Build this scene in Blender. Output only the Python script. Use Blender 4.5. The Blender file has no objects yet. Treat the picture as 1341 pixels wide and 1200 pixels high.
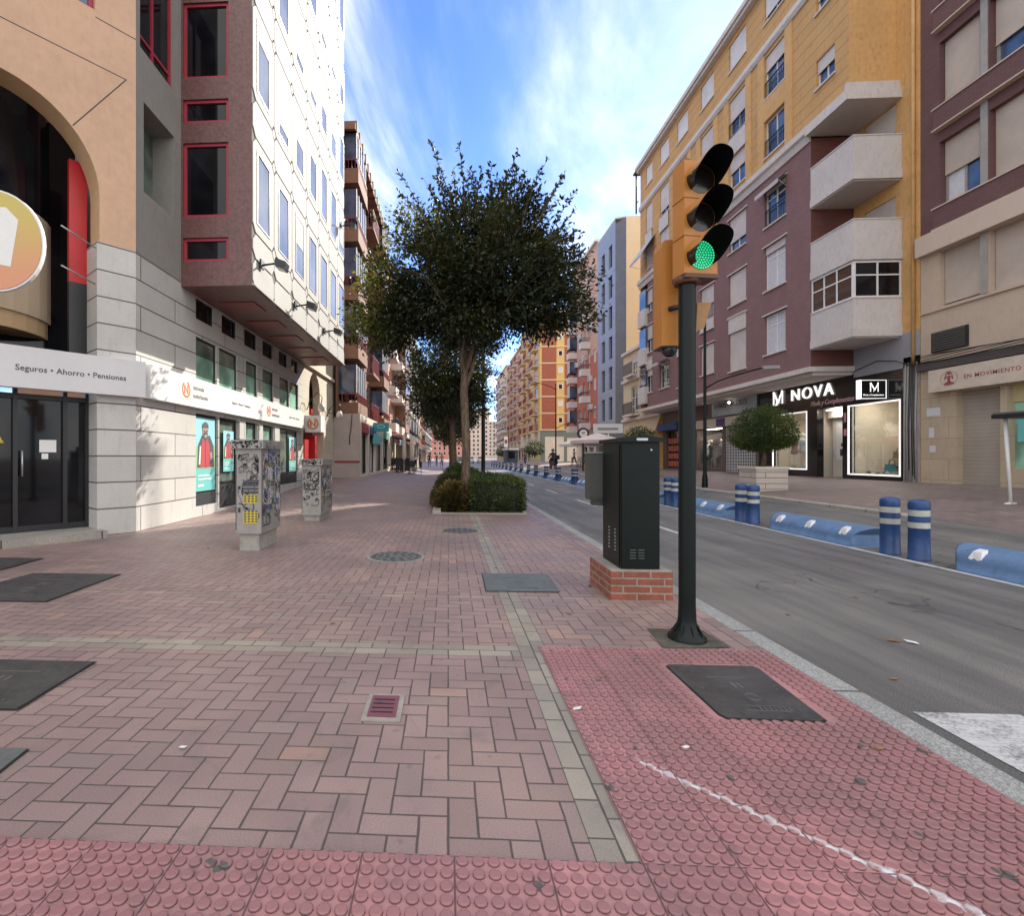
import bpy, bmesh, math, random
import numpy as np
from math import sin, cos, pi, radians, sqrt, atan, atan2, exp
from mathutils import Vector, Matrix
S = bpy.context.scene
COL = S.collection
# ---------------------------------------------------------------- camera
CAMH = 1.30; PSI = atan(37/680.)
cd = bpy.data.cameras.new('camera'); cam = bpy.data.objects.new('camera', cd); COL.objects.link(cam)
cam.location = (0, 0, CAMH); cam.rotation_euler = (radians(90), 0, PSI)
cd.sensor_width = 36; cd.lens = 36*680/1341.; cd.shift_x = (670.5-550)/1341.; cd.shift_y = -1/1341.
cd.clip_start = .05; cd.clip_end = 3000
S.camera = cam
# ---------------------------------------------------------------- light
SUN = Vector((1, 1.50, 1.07)).normalized()
SKY_STR = .15; SUN_STR = 4.1; EXPO = 1.03
w = bpy.data.worlds.new('World'); S.world = w; w.use_nodes = True
nt = w.node_tree; N = nt.nodes; L = nt.links; N.clear()
wo = N.new('ShaderNodeOutputWorld'); bg = N.new('ShaderNodeBackground'); bg.inputs[1].default_value = SKY_STR
sk = N.new('ShaderNodeTexSky'); sk.sky_type = 'NISHITA'; sk.sun_disc = False
sk.sun_elevation = math.asin(SUN.z); sk.sun_rotation = atan2(SUN.x, SUN.y)
sk.air_density = 1.0; sk.dust_density = .25; sk.ozone_density = 2.6
tc = N.new('ShaderNodeTexCoord'); sp = N.new('ShaderNodeSeparateXYZ'); L.new(tc.outputs['Generated'], sp.inputs[0])
def wm(op, a, b=None, c=None):
    n = N.new('ShaderNodeMath'); n.operation = op
    for i, q in enumerate((a, b, c)):
        if q is None: continue
        if isinstance(q, (int, float)): n.inputs[i].default_value = q
        else: L.new(q, n.inputs[i])
    return n.outputs[0]
zc = wm('MAXIMUM', sp.outputs[2], .06)
px = wm('DIVIDE', sp.outputs[0], zc); py = wm('DIVIDE', sp.outputs[1], zc)
cb = N.new('ShaderNodeCombineXYZ'); L.new(wm('ADD', wm('MULTIPLY', px, 1.5), wm('MULTIPLY', py, -.35)), cb.inputs[0]); L.new(wm('MULTIPLY', py, .42), cb.inputs[1])
nz = N.new('ShaderNodeTexNoise'); nz.inputs['Scale'].default_value = 1.15; nz.inputs['Detail'].default_value = 9; nz.inputs['Roughness'].default_value = .58
nz.inputs['Distortion'].default_value = .5
L.new(cb.outputs[0], nz.inputs['Vector'])
# a bank of thin cloud low in the sky ahead and to the right
dotn = N.new('ShaderNodeVectorMath'); dotn.operation = 'DOT_PRODUCT'; L.new(tc.outputs['Generated'], dotn.inputs[0])
dv = Vector((.40, .80, .46)).normalized(); dotn.inputs[1].default_value = dv
near = wm('POWER', wm('MAXIMUM', dotn.outputs['Value'], 0), 16)
def wr(v, a, b):
    q = N.new('ShaderNodeMapRange'); q.interpolation_type = 'SMOOTHSTEP'; q.inputs[1].default_value = a; q.inputs[2].default_value = b; L.new(v, q.inputs[0]); return q.outputs[0]
# unseen broken cloud overhead and behind the camera, added to brighten the shade
high = wm('MULTIPLY', wm('MAXIMUM', wr(sp.outputs[2], .62, .85), wr(wm('MULTIPLY', sp.outputs[1], -1), -.25, .3)), .24)
cov = wm('ADD', nz.outputs['Fac'], wm('MULTIPLY', near, .15))
mr = N.new('ShaderNodeMapRange'); mr.interpolation_type = 'SMOOTHSTEP'; mr.inputs[1].default_value = .45; mr.inputs[2].default_value = .98
L.new(cov, mr.inputs[0])
mx = N.new('ShaderNodeMix'); mx.data_type = 'RGBA'; tint = N.new('ShaderNodeMix'); tint.data_type = 'RGBA'; tint.blend_type = 'MULTIPLY'; tint.inputs[0].default_value = 1; tint.inputs[7].default_value = (.42, .56, .84, 1)
L.new(sk.outputs[0], tint.inputs[6]); L.new(wm('MAXIMUM', wm('MULTIPLY', mr.outputs[0], .85), wr(wm('ADD', nz.outputs['Fac'], high), .50, .80)), mx.inputs[0]); L.new(tint.outputs[2], mx.inputs[6])
mx.inputs[7].default_value = (7.2, 7.1, 6.9, 1)
hs = N.new('ShaderNodeHueSaturation'); hs.inputs['Saturation'].default_value = 1.0; L.new(mx.outputs[2], hs.inputs['Color'])
L.new(hs.outputs[0], bg.inputs[0]); L.new(bg.outputs[0], wo.inputs[0])
sd = bpy.data.lights.new('sun', 'SUN'); sd.energy = SUN_STR; sd.angle = radians(.5); sd.color = (1, .93, .82)
so = bpy.data.objects.new('sun', sd); COL.objects.link(so); so.rotation_euler = SUN.to_track_quat('Z', 'Y').to_euler(); so.location = (20, 30, 40)
vs = S.view_settings; vs.view_transform = 'Standard'; vs.look = 'None'; vs.gamma = 1; vs.use_curve_mapping = False; vs.exposure = EXPO
S.render.engine = 'CYCLES'; S.cycles.max_bounces = 7; S.cycles.diffuse_bounces = 4; S.cycles.transparent_max_bounces = 12
S.cycles.sample_clamp_indirect = 6
# ---------------------------------------------------------------- node helper
class G:
    def __init__(s, name):
        s.m = bpy.data.materials.new(name); s.m.use_nodes = True; s.t = s.m.node_tree; s.t.nodes.clear()
        s.out = s.n('ShaderNodeOutputMaterial'); s.b = s.n('ShaderNodeBsdfPrincipled'); s.l(s.b.outputs[0], s.out.inputs[0])
        s._p = None
    def n(s, t): return s.t.nodes.new(t)
    def l(s, a, b): s.t.links.new(a, b)
    def setv(s, inp, v):
        if isinstance(v, (int, float)): inp.default_value = v
        elif isinstance(v, (tuple, list)): inp.default_value = tuple(v)+((1,) if len(v) == 3 and len(inp.default_value) == 4 else ())
        else: s.l(v, inp)
    @property
    def pos(s):
        if not s._p: s._p = s.n('ShaderNodeNewGeometry').outputs['Position']
        return s._p
    def xyz(s):
        q = s.n('ShaderNodeSeparateXYZ'); s.l(s.pos, q.inputs[0]); return q.outputs[0], q.outputs[1], q.outputs[2]
    def M(s, op, a, b=None, c=None):
        q = s.n('ShaderNodeMath'); q.operation = op
        for i, v in enumerate((a, b, c)):
            if v is not None: s.setv(q.inputs[i], v)
        return q.outputs[0]
    def noise(s, sc, det=4, vec=None, rough=.6, dist=0):
        q = s.n('ShaderNodeTexNoise'); q.inputs['Scale'].default_value = sc; q.inputs['Detail'].default_value = det; q.inputs['Roughness'].default_value = rough
        q.inputs['Distortion'].default_value = dist
        s.l(vec or s.pos, q.inputs['Vector']); return q.outputs['Fac']
    def comb(s, x, y, z=0):
        q = s.n('ShaderNodeCombineXYZ')
        for i, v in enumerate((x, y, z)): s.setv(q.inputs[i], v)
        return q.outputs[0]
    def mix(s, f, a, b, mode='MIX'):
        q = s.n('ShaderNodeMix'); q.data_type = 'RGBA'; q.blend_type = mode
        s.setv(q.inputs[0], f); s.setv(q.inputs[6], a); s.setv(q.inputs[7], b); return q.outputs[2]
    def ramp(s, v, a, b, lo=0, hi=1):
        q = s.n('ShaderNodeMapRange'); q.interpolation_type = 'SMOOTHSTEP'; s.setv(q.inputs[0], v)
        for i, k in enumerate((a, b, lo, hi)): q.inputs[i+1].default_value = k
        return q.outputs[0]
    def bump(s, h, st=.3, d=.01):
        q = s.n('ShaderNodeBump'); q.inputs['Strength'].default_value = st; q.inputs['Distance'].default_value = d
        s.l(h, q.inputs['Height']); s.l(q.outputs[0], s.b.inputs['Normal'])
    def fin(s, col=None, rough=None, metal=None, spec=None):
        if col is not None: s.setv(s.b.inputs['Base Color'], col)
        if rough is not None: s.setv(s.b.inputs['Roughness'], rough)
        if metal is not None: s.setv(s.b.inputs['Metallic'], metal)
        if spec is not None: s.b.inputs['Specular IOR Level'].default_value = spec
        return s.m
def c3(c, k=1): return tuple(min(1, x*k) for x in c)
MATS = {}
def mat(name, c, rough=.7, var=.12, sc=2.5, bump=.15, bs=70, metal=0, spec=.5, dirt=.0):
    if name in MATS: return MATS[name]
    g = G(name)
    f = g.M('MULTIPLY_ADD', g.noise(sc*9, 3), .4, g.M('MULTIPLY', g.noise(sc, 5), .6))
    col = g.mix(g.ramp(f, .3, .7), c3(c, 1-var), c3(c, 1+var))
    if dirt:
        st = g.noise(3, 5, g.comb(*(lambda p: (g.M('MULTIPLY', g.M('ADD', p[0], p[1]), 3), p[2]))(g.xyz())))
        col = g.mix(g.M('MULTIPLY', g.ramp(st, .48, .75), dirt), col, c3(c, .35))
    if bump: g.bump(g.noise(bs, 3), bump, .004)
    MATS[name] = g.fin(col, rough, metal, spec); return MATS[name]
def emis(name, c, st):
    if name in MATS: return MATS[name]
    g = G(name); g.b.inputs['Emission Color'].default_value = (*c, 1); g.b.inputs['Emission Strength'].default_value = st
    MATS[name] = g.fin(c, .5); return MATS[name]
def bricks(name, c1, c2, mort, bw, bh, ms=.01, rough=.8, off=.5, var=.1, bst=.5, dirt=0, dsc=1.2):
    if name in MATS: return MATS[name]
    g = G(name); x, y, z = g.xyz(); v = g.comb(g.M('ADD', x, y), z)
    q = g.n('ShaderNodeTexBrick'); q.offset = off; q.inputs['Scale'].default_value = 1; q.inputs['Mortar Size'].default_value = ms
    q.inputs['Brick Width'].default_value = bw; q.inputs['Row Height'].default_value = bh; q.inputs['Mortar Smooth'].default_value = .2
    q.inputs['Color1'].default_value = (*c1, 1); q.inputs['Color2'].default_value = (*c2, 1); q.inputs['Mortar'].default_value = (*mort, 1)
    g.l(v, q.inputs['Vector'])
    nf = g.M('MULTIPLY_ADD', g.noise(30, 3), .4, g.M('MULTIPLY', g.noise(dsc, 5), .6))
    col = g.mix(1, q.outputs['Color'], g.mix(g.ramp(nf, .3, .7), c3((1, 1, 1), 1-var*1.5), (1, 1, 1)), 'MULTIPLY')
    if dirt:
        st = g.noise(2, 5, g.comb(g.M('MULTIPLY', g.M('ADD', x, y), 3), z)); col = g.mix(g.M('MULTIPLY', g.ramp(st, .5, .75), dirt), col, c3(c1, .4))
    h = g.M('SUBTRACT', g.M('MULTIPLY', g.noise(90, 2), .15), q.outputs['Fac']); g.bump(h, bst, .006)
    MATS[name] = g.fin(col, rough); return MATS[name]
def glass(name, c=(.02, .025, .03), rough=.03, spec=.8, tint=None):
    if name in MATS: return MATS[name]
    g = G(name); f = g.ramp(g.noise(1.1, 2), .35, .65)
    g.bump(g.noise(.9, 1), .05, .02)
    MATS[name] = g.fin(g.mix(f, c3(c, .6), c3(c, 1.5)), rough, 0, spec); return MATS[name]
def clearglass(name, tint=(.9, .95, .93), refl=.12):
    if name in MATS: return MATS[name]
    g = G(name); t = g.n('ShaderNodeBsdfTransparent'); t.inputs[0].default_value = (*tint, 1)
    gl = g.n('ShaderNodeBsdfGlossy'); gl.inputs['Roughness'].default_value = .02
    fr = g.n('ShaderNodeFresnel'); fr.inputs[0].default_value = 1.5
    mm = g.n('ShaderNodeMixShader'); g.l(g.M('MULTIPLY', fr.outputs[0], .28), mm.inputs[0]); g.l(t.outputs[0], mm.inputs[1]); g.l(gl.outputs[0], mm.inputs[2])
    g.l(mm.outputs[0], g.out.inputs[0]); MATS[name] = g.m; return g.m
def shutter_mat(name, c, pitch=.055, rough=.6):
    if name in MATS: return MATS[name]
    g = G(name); x, y, z = g.xyz(); f = g.M('FRACT', g.M('DIVIDE', z, pitch))
    ln = g.ramp(f, .0, .16); g.bump(g.M('POWER', g.M('ABSOLUTE', g.M('SUBTRACT', f, .5)), 2), .6, .02)
    v = g.ramp(g.noise(1.3, 4), .3, .7, .88, 1.05)
    col = g.mix(ln, c3(c, .62), c); col = g.mix(1, col, g.comb(v, v, v), 'MULTIPLY')
    MATS[name] = g.fin(col, rough); return MATS[name]
# ---------------------------------------------------------------- object helpers
ORG = {}
def prop(o, label=None, cat=None, group=None, kind=None):
    if label: o['label'] = label
    if cat: o['category'] = cat
    if group: o['group'] = group
    if kind: o['kind'] = kind
    return o
def thing(name, label, cat, loc=(0, 0, 0), group=None):
    o = bpy.data.objects.new(name, None); o.empty_display_size = .2; COL.objects.link(o); o.location = loc
    ORG[o] = Vector(loc); return prop(o, label, cat, group)
class MB:
    def __init__(s): s.v = []; s.f = []; s.m = []; s.c = 0; s.sm = []; s.smooth = False
    def mt(s, i): s.c = i; return s
    def add(s, vs, fs):
        k = len(s.v); s.v += [tuple(q) for q in vs]
        for f in fs: s.f.append(tuple(k+i for i in f)); s.m.append(s.c); s.sm.append(s.smooth)
        return s
    def poly(s, pts): return s.add(pts, [tuple(range(len(pts)))])
    def box(s, a, b):
        (x0, y0, z0), (x1, y1, z1) = a, b
        x0, x1 = min(x0, x1), max(x0, x1); y0, y1 = min(y0, y1), max(y0, y1); z0, z1 = min(z0, z1), max(z0, z1)
        return s.add([(x0, y0, z0), (x1, y0, z0), (x1, y1, z0), (x0, y1, z0), (x0, y0, z1), (x1, y0, z1), (x1, y1, z1), (x0, y1, z1)],
                     [(0, 3, 2, 1), (4, 5, 6, 7), (0, 1, 5, 4), (1, 2, 6, 5), (2, 3, 7, 6), (3, 0, 4, 7)])
    def pbox(s, pl, s0, s1, z0, z1, o0, o1):
        P = pl.P; q = [P(s0, z0, o0), P(s1, z0, o0), P(s1, z0, o1), P(s0, z0, o1), P(s0, z1, o0), P(s1, z1, o0), P(s1, z1, o1), P(s0, z1, o1)]
        return s.add(q, [(0, 3, 2, 1), (4, 5, 6, 7), (0, 1, 5, 4), (1, 2, 6, 5), (2, 3, 7, 6), (3, 0, 4, 7)])
    def prism(s, pts, vec):
        n = len(pts); a = [Vector(p) for p in pts]; v = Vector(vec)
        return s.add([*a, *[p+v for p in a]], [tuple(range(n))[::-1], tuple(range(n, 2*n))]+[(i, (i+1) % n, n+(i+1) % n, n+i) for i in range(n)])
    def tube(s, pts, r, n=8, cap=True, closed=False):
        pts = [Vector(p) for p in pts]; rr = r if isinstance(r, (list, tuple)) else [r]*len(pts); k = len(s.v); ref = None; m = len(pts)
        for i, p in enumerate(pts):
            t = (pts[min(i+1, m-1)]-pts[max(i-1, 0)])
            t = t.normalized() if t.length > 1e-9 else Vector((0, 0, 1))
            if ref is None: ref = Vector((1, 0, 0)) if abs(t.x) < .9 else Vector((0, 1, 0))
            a = (ref-t*ref.dot(t)).normalized(); ref = a; b = t.cross(a)
            for j in range(n):
                th = 2*pi*j/n; s.v.append(tuple(p+(a*cos(th)+b*sin(th))*rr[i]))
        for i in range(m-1):
            for j in range(n):
                s.f.append((k+i*n+j, k+i*n+(j+1) % n, k+(i+1)*n+(j+1) % n, k+(i+1)*n+j)); s.m.append(s.c); s.sm.append(True)
        if cap:
            s.f.append(tuple(k+j for j in range(n))[::-1]); s.f.append(tuple(k+(m-1)*n+j for j in range(n))); s.m += [s.c]*2; s.sm += [False]*2
        return s
    def cyl(s, p, r, h, n=20, r2=None): p = Vector(p); return s.tube([p, p+Vector((0, 0, h))], [r, r if r2 is None else r2], n)
    def lathe(s, p, prof, n=24):
        k = len(s.v); p = Vector(p)
        for r, z in prof:
            for j in range(n): s.v.append((p.x+r*cos(2*pi*j/n), p.y+r*sin(2*pi*j/n), p.z+z))
        for i in range(len(prof)-1):
            for j in range(n): s.f.append((k+i*n+j, k+i*n+(j+1) % n, k+(i+1)*n+(j+1) % n, k+(i+1)*n+j)); s.m.append(s.c); s.sm.append(True)
        return s
    def ball(s, p, r, n=10, sz=1):
        return s.lathe(p, [(r*sin(pi*i/n)+1e-4, -r*sz*cos(pi*i/n)) for i in range(n+1)], n+4)
    def build_each(s, name, mats, parent):      # every box a part of its own
        for i in range(len(s.v)//8):
            q = MB(); q.add(s.v[i*8:i*8+8], [tuple(a-i*8 for a in f) for f in s.f[i*6:i*6+6]]); q.m = s.m[i*6:i*6+6]; q.build(name, mats, parent)
    def build(s, name, mats, parent=None, label=None):
        me = bpy.data.meshes.new(name); o0 = Vector((0, 0, 0)) if parent is None else ORG[parent]
        me.from_pydata([tuple(Vector(q)-o0) for q in s.v] if o0.length else s.v, [], s.f)
        if not isinstance(mats, (list, tuple)): mats = [mats]
        for m in mats: me.materials.append(m)
        me.polygons.foreach_set('material_index', s.m); me.polygons.foreach_set('use_smooth', s.sm); me.update()
        o = bpy.data.objects.new(name, me); COL.objects.link(o)
        if parent: o.parent = parent
        ORG[o] = o0
        if label: o['label'] = label
        return o
class PL:   # a vertical plane: s along d, n outward
    def __init__(s, p, d, n): s.p = Vector((p[0], p[1])); s.d = Vector(d).normalized(); s.n = Vector(n).normalized()
    def P(s, a, z, o=0): q = s.p+s.d*a+s.n*o; return (q.x, q.y, z)
def rightpl(X): return PL((X, 0), (0, 1), (-1, 0))
def leftpl(X): return PL((X, 0), (0, 1), (1, 0))
def frontpl(Y): return PL((0, Y), (1, 0), (0, -1))
def facade(mb, pl, s0, s1, z0, z1, holes, depth=.18, rm=None):
    ss = sorted({s0, s1, *[min(max(h[i], s0), s1) for h in holes for i in (0, 1)]}); zs = sorted({z0, z1, *[min(max(h[i], z0), z1) for h in holes for i in (2, 3)]})
    for a, b in zip(ss, ss[1:]):
        run = None
        for c_, d_ in zip(zs, zs[1:]):
            m1, m2 = (a+b)/2, (c_+d_)/2
            if any(h[0] < m1 < h[1] and h[2] < m2 < h[3] for h in holes):
                if run: mb.poly([pl.P(a, run[0]), pl.P(b, run[0]), pl.P(b, run[1]), pl.P(a, run[1])]); run = None
                continue
            run = (run[0], d_) if run else (c_, d_)
        if run: mb.poly([pl.P(a, run[0]), pl.P(b, run[0]), pl.P(b, run[1]), pl.P(a, run[1])])
    k = mb.c
    if rm is not None: mb.mt(rm)
    for a, b, c_, d_ in holes:
        mb.add([pl.P(a, c_), pl.P(b, c_), pl.P(b, d_), pl.P(a, d_), pl.P(a, c_, -depth), pl.P(b, c_, -depth), pl.P(b, d_, -depth), pl.P(a, d_, -depth)],
               [(0, 1, 5, 4), (1, 2, 6, 5), (2, 3, 7, 6), (3, 0, 4, 7)])
    mb.mt(k)
def frame(mb, pl, s0, s1, z0, z1, o, t=.05, th=.05, mull=(), trans=()):
    mb.pbox(pl, s0, s0+t, z0, z1, o, o+th); mb.pbox(pl, s1-t, s1, z0, z1, o, o+th)
    mb.pbox(pl, s0+t, s1-t, z0, z0+t, o, o+th); mb.pbox(pl, s0+t, s1-t, z1-t, z1, o, o+th)
    for m in mull: q = s0+(s1-s0)*m; mb.pbox(pl, q-t*.5, q+t*.5, z0+t, z1-t, o, o+th*.9)
    for m in trans: q = z0+(z1-z0)*m; mb.pbox(pl, s0+t, s1-t, q-t*.45, q+t*.45, o, o+th*.8)
def quad(mb, pl, s0, s1, z0, z1, o): mb.poly([pl.P(s0, z0, o), pl.P(s1, z0, o), pl.P(s1, z1, o), pl.P(s0, z1, o)])
def window(parent, pl, s0, s1, z0, z1, shut=0, fm=None, gm=None, sm=None, mull=(.5,), trans=(), depth=.16, sill=None, t=.05, curt=None, label=None):
    mb = MB(); frame(mb, pl, s0+.004, s1-.004, z0+.004, z1-.004, -depth+.01, t, .05, mull, trans)
    mats = [fm]
    if sill is not None: mb.mt(1); mb.pbox(pl, s0-.06, s1+.06, z0-.06, z0-.002, -.02, .06); mats.append(sill)
    wdw = mb.build('window', mats, parent, label)
    g = MB(); quad(g, pl, s0+t*.6, s1-t*.6, z0+t*.6, z1-t*.6, -depth+.025); g.build('pane', gm, wdw)
    if curt:
        q = MB(); n = 14; pts = []
        a0, a1 = s0+curt[0]*(s1-s0), s0+curt[1]*(s1-s0)
        for i in range(n): 
            u0, u1 = a0+(a1-a0)*i/n, a0+(a1-a0)*(i+1)/n; o0, o1 = -depth+.032+.006*(i % 2), -depth+.032+.006*((i+1) % 2)
            q.poly([pl.P(u0, z0+t, o0), pl.P(u1, z0+t, o1), pl.P(u1, z1-t, o1), pl.P(u0, z1-t, o0)])
        q.build('curtain', M_CURT, wdw)
    if shut > 0:
        h = (z1-z0)*shut; q = MB(); q.pbox(pl, s0+.02, s1-.02, z1-h, z1-.003, -depth+.07, -depth+.1); q.pbox(pl, s0+.02, s1-.02, z1-h-.03, z1-h, -depth+.065, -depth+.11)
        q.build('shutter', sm, wdw)
    return wdw
def copy_tree(o, parent=None):
    c = o.copy(); COL.objects.link(c); c.parent = parent
    for ch in list(o.children): copy_tree(ch, c)
    return c
def text(body, pl, s, z, o, h, m, name='lettering', parent=None, ext=.004, align='LEFT', shear=0, flip=False, sx=1, spacing=1, bold=0):
    cu = bpy.data.curves.new(name, 'FONT'); cu.body = body; cu.size = h*1.38; cu.extrude = ext; cu.align_x = align; cu.shear = shear; cu.resolution_u = 3; cu.space_character = spacing; cu.offset = bold*h
    ob = bpy.data.objects.new('t', cu); COL.objects.link(ob); dg = bpy.context.evaluated_depsgraph_get(); me = bpy.data.meshes.new_from_object(ob.evaluated_get(dg)); me.name = name
    bpy.data.objects.remove(ob); o0 = ORG[parent] if parent else Vector((0, 0, 0))
    sg = -1 if flip else 1
    for v in me.vertices:
        x, y, zz = v.co; v.co = Vector(pl.P(s+sg*x*sx, z+y, o+zz))-o0
    me.materials.clear(); me.materials.append(m)
    ob = bpy.data.objects.new(name, me); COL.objects.link(ob); ob.parent = parent; ORG[ob] = o0; return ob
def struct(o): o['kind'] = 'structure'; return o
rnd = random.Random(7)
def smooth(t): t = max(0, min(1, t)); return t*t*(3-2*t)
def gz(x, y):       # height of the pavements
    if x < 2.4: return .34*smooth((y-10)/14)*smooth(-(x+1.2)/3)
    if x < 8.6: return -.05+.1*smooth((x-6.4)/2.2)
    e = .25-.17*smooth((10.4-y)/1.3); return e+(.51-e)*min(1, (x-8.6)/6.1)
# ---------------------------------------------------------------- materials
M_WHITE = mat('white_paint', (.72, .70, .68), .55, .06, 1.5, .08)
M_CREAMR = mat('cream_render', (.62, .55, .45), .85, .08, 1.2, .2, dirt=.12)
M_BLACK = mat('black_metal', (.015, .016, .018), .4, .2, 3, .05)
M_DARKGREEN = mat('dark_green_metal', (.0028, .0065, .0055), .4, .3, 3, .06, spec=.25)
M_GREY = mat('grey_metal', (.25, .25, .26), .5, .1, 3, .08)
M_ALU = mat('aluminium', (.45, .46, .47), .35, .06, 3, .03, metal=.7)
M_RED = mat('red_frame', (.33, .025, .05), .5, .1)
M_DRED = mat('deep_red_panel', (.26, .012, .014), .4, .1)
M_GL = glass('window_glass', (.035, .045, .055))
M_GLD = glass('dark_glass', (.008, .008, .010), .05, .35)
M_GLB = glass('blue_glass', (.05, .075, .13), .03, .9)
M_GLG = glass('green_film_glass', (.24, .42, .33), .2, .5)
M_GLG2 = glass('grey_green_glass', (.10, .13, .11), .06, .7)
M_CLEAR = clearglass('clear_glass')
M_CURT = mat('curtain', (.55, .55, .58), .9, .1, 6, .1)
M_SHUT = shutter_mat('beige_shutter', (.58, .51, .47))
M_SHUTW = shutter_mat('white_shutter', (.66, .62, .60))
M_SHUTB = shutter_mat('box_shutter', (.50, .42, .35), .05)
def leaf_mat(name, c, tr=.35):
    g = G(name); oi = g.n('ShaderNodeObjectInfo'); f = g.noise(6, 2); f2 = g.noise(.9, 2)
    col = g.mix(g.ramp(f, .3, .7), c3(c, .55), c3(c, 1.5)); col = g.mix(g.ramp(f2, .42, .68, 0, .7), col, (c[0]*3.0, c[1]*2.2, c[2]*1.0))
    t = g.n('ShaderNodeBsdfTranslucent'); g.l(g.mix(1, col, (1.6, 1.5, .5), 'MULTIPLY'), t.inputs[0])
    mm = g.n('ShaderNodeMixShader'); mm.inputs[0].default_value = tr; g.fin(col, .45)
    g.l(g.b.outputs[0], mm.inputs[1]); g.l(t.outputs[0], mm.inputs[2]); g.l(mm.outputs[0], g.out.inputs[0]); return g.m
M_LEAF = leaf_mat('tree_leaves', (.018, .026, .010), .28)
M_HEDGE = leaf_mat('hedge_leaves', (.035, .060, .014), .25)
M_LEAFY = leaf_mat('sunny_leaves', (.065, .085, .018), .45)  # sunlight put into the leaf colour
M_SOIL = mat('soil', (.06, .045, .03), .95, .4, 6, .6, 40)
def bark_mat():
    g = G('bark'); x, y, z = g.xyz(); f = g.noise(9, 5, g.comb(g.M('MULTIPLY', x, 3), g.M('MULTIPLY', y, 3), g.M('MULTIPLY', z, .6)))
    g.bump(f, .7, .02); return g.fin(g.mix(g.ramp(f, .35, .7), (.07, .045, .03), (.18, .12, .08)), .85)
M_BARK = bark_mat()
def herring(name, base, s=.1045, y_off=0, strips=True):
    g = G(name); X, Y, Z = g.xyz(); M = g.M
    wob = M('MULTIPLY', M('SUBTRACT', g.noise(7, 2), .5), .006)
    x = M('DIVIDE', M('ADD', X, wob), s); y = M('DIVIDE', M('ADD', M('ADD', Y, y_off), wob), s)
    i = M('FLOOR', x); j = M('FLOOR', y); fx = M('FRACT', x); fy = M('FRACT', y)
    k = M('FLOORED_MODULO', M('SUBTRACT', i, j), 4)
    eq = lambda v: M('COMPARE', k, v, .1)
    k0, k1, k2, k3 = eq(0), eq(1), eq(2), eq(3)
    BIG = 9.
    dl = M('ADD', fx, M('MULTIPLY', k1, BIG)); dr = M('ADD', M('SUBTRACT', 1, fx), M('MULTIPLY', k0, BIG))
    db = M('ADD', fy, M('MULTIPLY', k2, BIG)); dt = M('ADD', M('SUBTRACT', 1, fy), M('MULTIPLY', k3, BIG))
    d = M('MINIMUM', M('MINIMUM', dl, dr), M('MINIMUM', db, dt))
    wn = g.n('ShaderNodeTexWhiteNoise'); wn.noise_dimensions = '2D'
    g.l(g.comb(M('SUBTRACT', i, k1), M('SUBTRACT', j, k2)), wn.inputs['Vector']); rn = wn.outputs['Value']; rc = wn.outputs['Color']
    col = g.mix(rn, c3(base, .89), c3(base, 1.08))
    hue = g.n('ShaderNodeSeparateColor'); g.l(rc, hue.inputs[0])
    col = g.mix(g.ramp(hue.outputs[1], .95, 1, 0, .5), col, (.42, .26, .19)); col = g.mix(g.ramp(hue.outputs[2], .85, 1, 0, .35), col, (.27, .235, .20))
    if strips:
        def band(v, a, b): return M('MULTIPLY', M('GREATER_THAN', v, a), M('LESS_THAN', v, b))
        light = (.30, .265, .215)
        bx = M('MULTIPLY', band(X, .474, .664), M('GREATER_THAN', Y, 1.69)); by = band(Y, 3.41, 3.61); by2 = band(Y, 4.80, 4.90)
        side = M('GREATER_THAN', X, 1.72)
        def tiles(a, off, c, L_, vv):
            p = M('DIVIDE', M('SUBTRACT', a, off), L_); row = M('FLOOR', M('DIVIDE', M('SUBTRACT', c, vv[0]), vv[1]))
            p = M('ADD', p, M('MULTIPLY', row, .5)); f = M('FRACT', p); g2 = M('FRACT', M('DIVIDE', M('SUBTRACT', c, vv[0]), vv[1]))
            dd = M('MINIMUM', M('MINIMUM', f, M('SUBTRACT', 1, f)), 9); dd = M('MULTIPLY', dd, L_/s)
            d3 = M('MULTIPLY', M('MINIMUM', g2, M('SUBTRACT', 1, g2)), vv[1]/s)
            w2 = g.n('ShaderNodeTexWhiteNoise'); w2.noise_dimensions = '2D'; g.l(g.comb(M('FLOOR', p), row), w2.inputs['Vector'])
            return M('MINIMUM', dd, d3), w2.outputs['Value']
        for msk, (dd, rr), cc in ((side, tiles(Y, 0, X, .21, (1.72, .105)), c3(base, .95)), (by, tiles(X, 0, Y, .209, (3.41, .1)), light), (by2, tiles(X, 0, Y, .209, (4.80, .1)), (.29, .225, .19)), (bx, tiles(Y, 0, X, .2, (.474, .095)), light)):
            d = M('ADD', M('MULTIPLY', d, M('SUBTRACT', 1, msk)), M('MULTIPLY', dd, msk)); col = g.mix(msk, col, g.mix(rr, c3(cc, .78), c3(cc, 1.15)))
    jw = g.noise(3, 3); joint = g.ramp(M('ADD', d, M('MULTIPLY', M('SUBTRACT', jw, .5), .05)), .018, .055)
    grain = g.noise(160, 2); col = g.mix(1, col, g.mix(grain, (.55, .55, .55), (1.38, 1.38, 1.38)), 'MULTIPLY')
    big = g.ramp(g.noise(.7, 5), .35, .68); col = g.mix(1, col, g.mix(big, (.80, .80, .82), (1.08, 1.06, 1.04)), 'MULTIPLY')
    spots = g.ramp(g.noise(14, 2, None, .4), .70, .74, 0, .35); col = g.mix(spots, col, (.09, .08, .075))
    stn = g.ramp(g.noise(1.7, 6, None, .7, 1.5), .52, .72, 0, .5); col = g.mix(stn, col, (.13, .105, .10))
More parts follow.
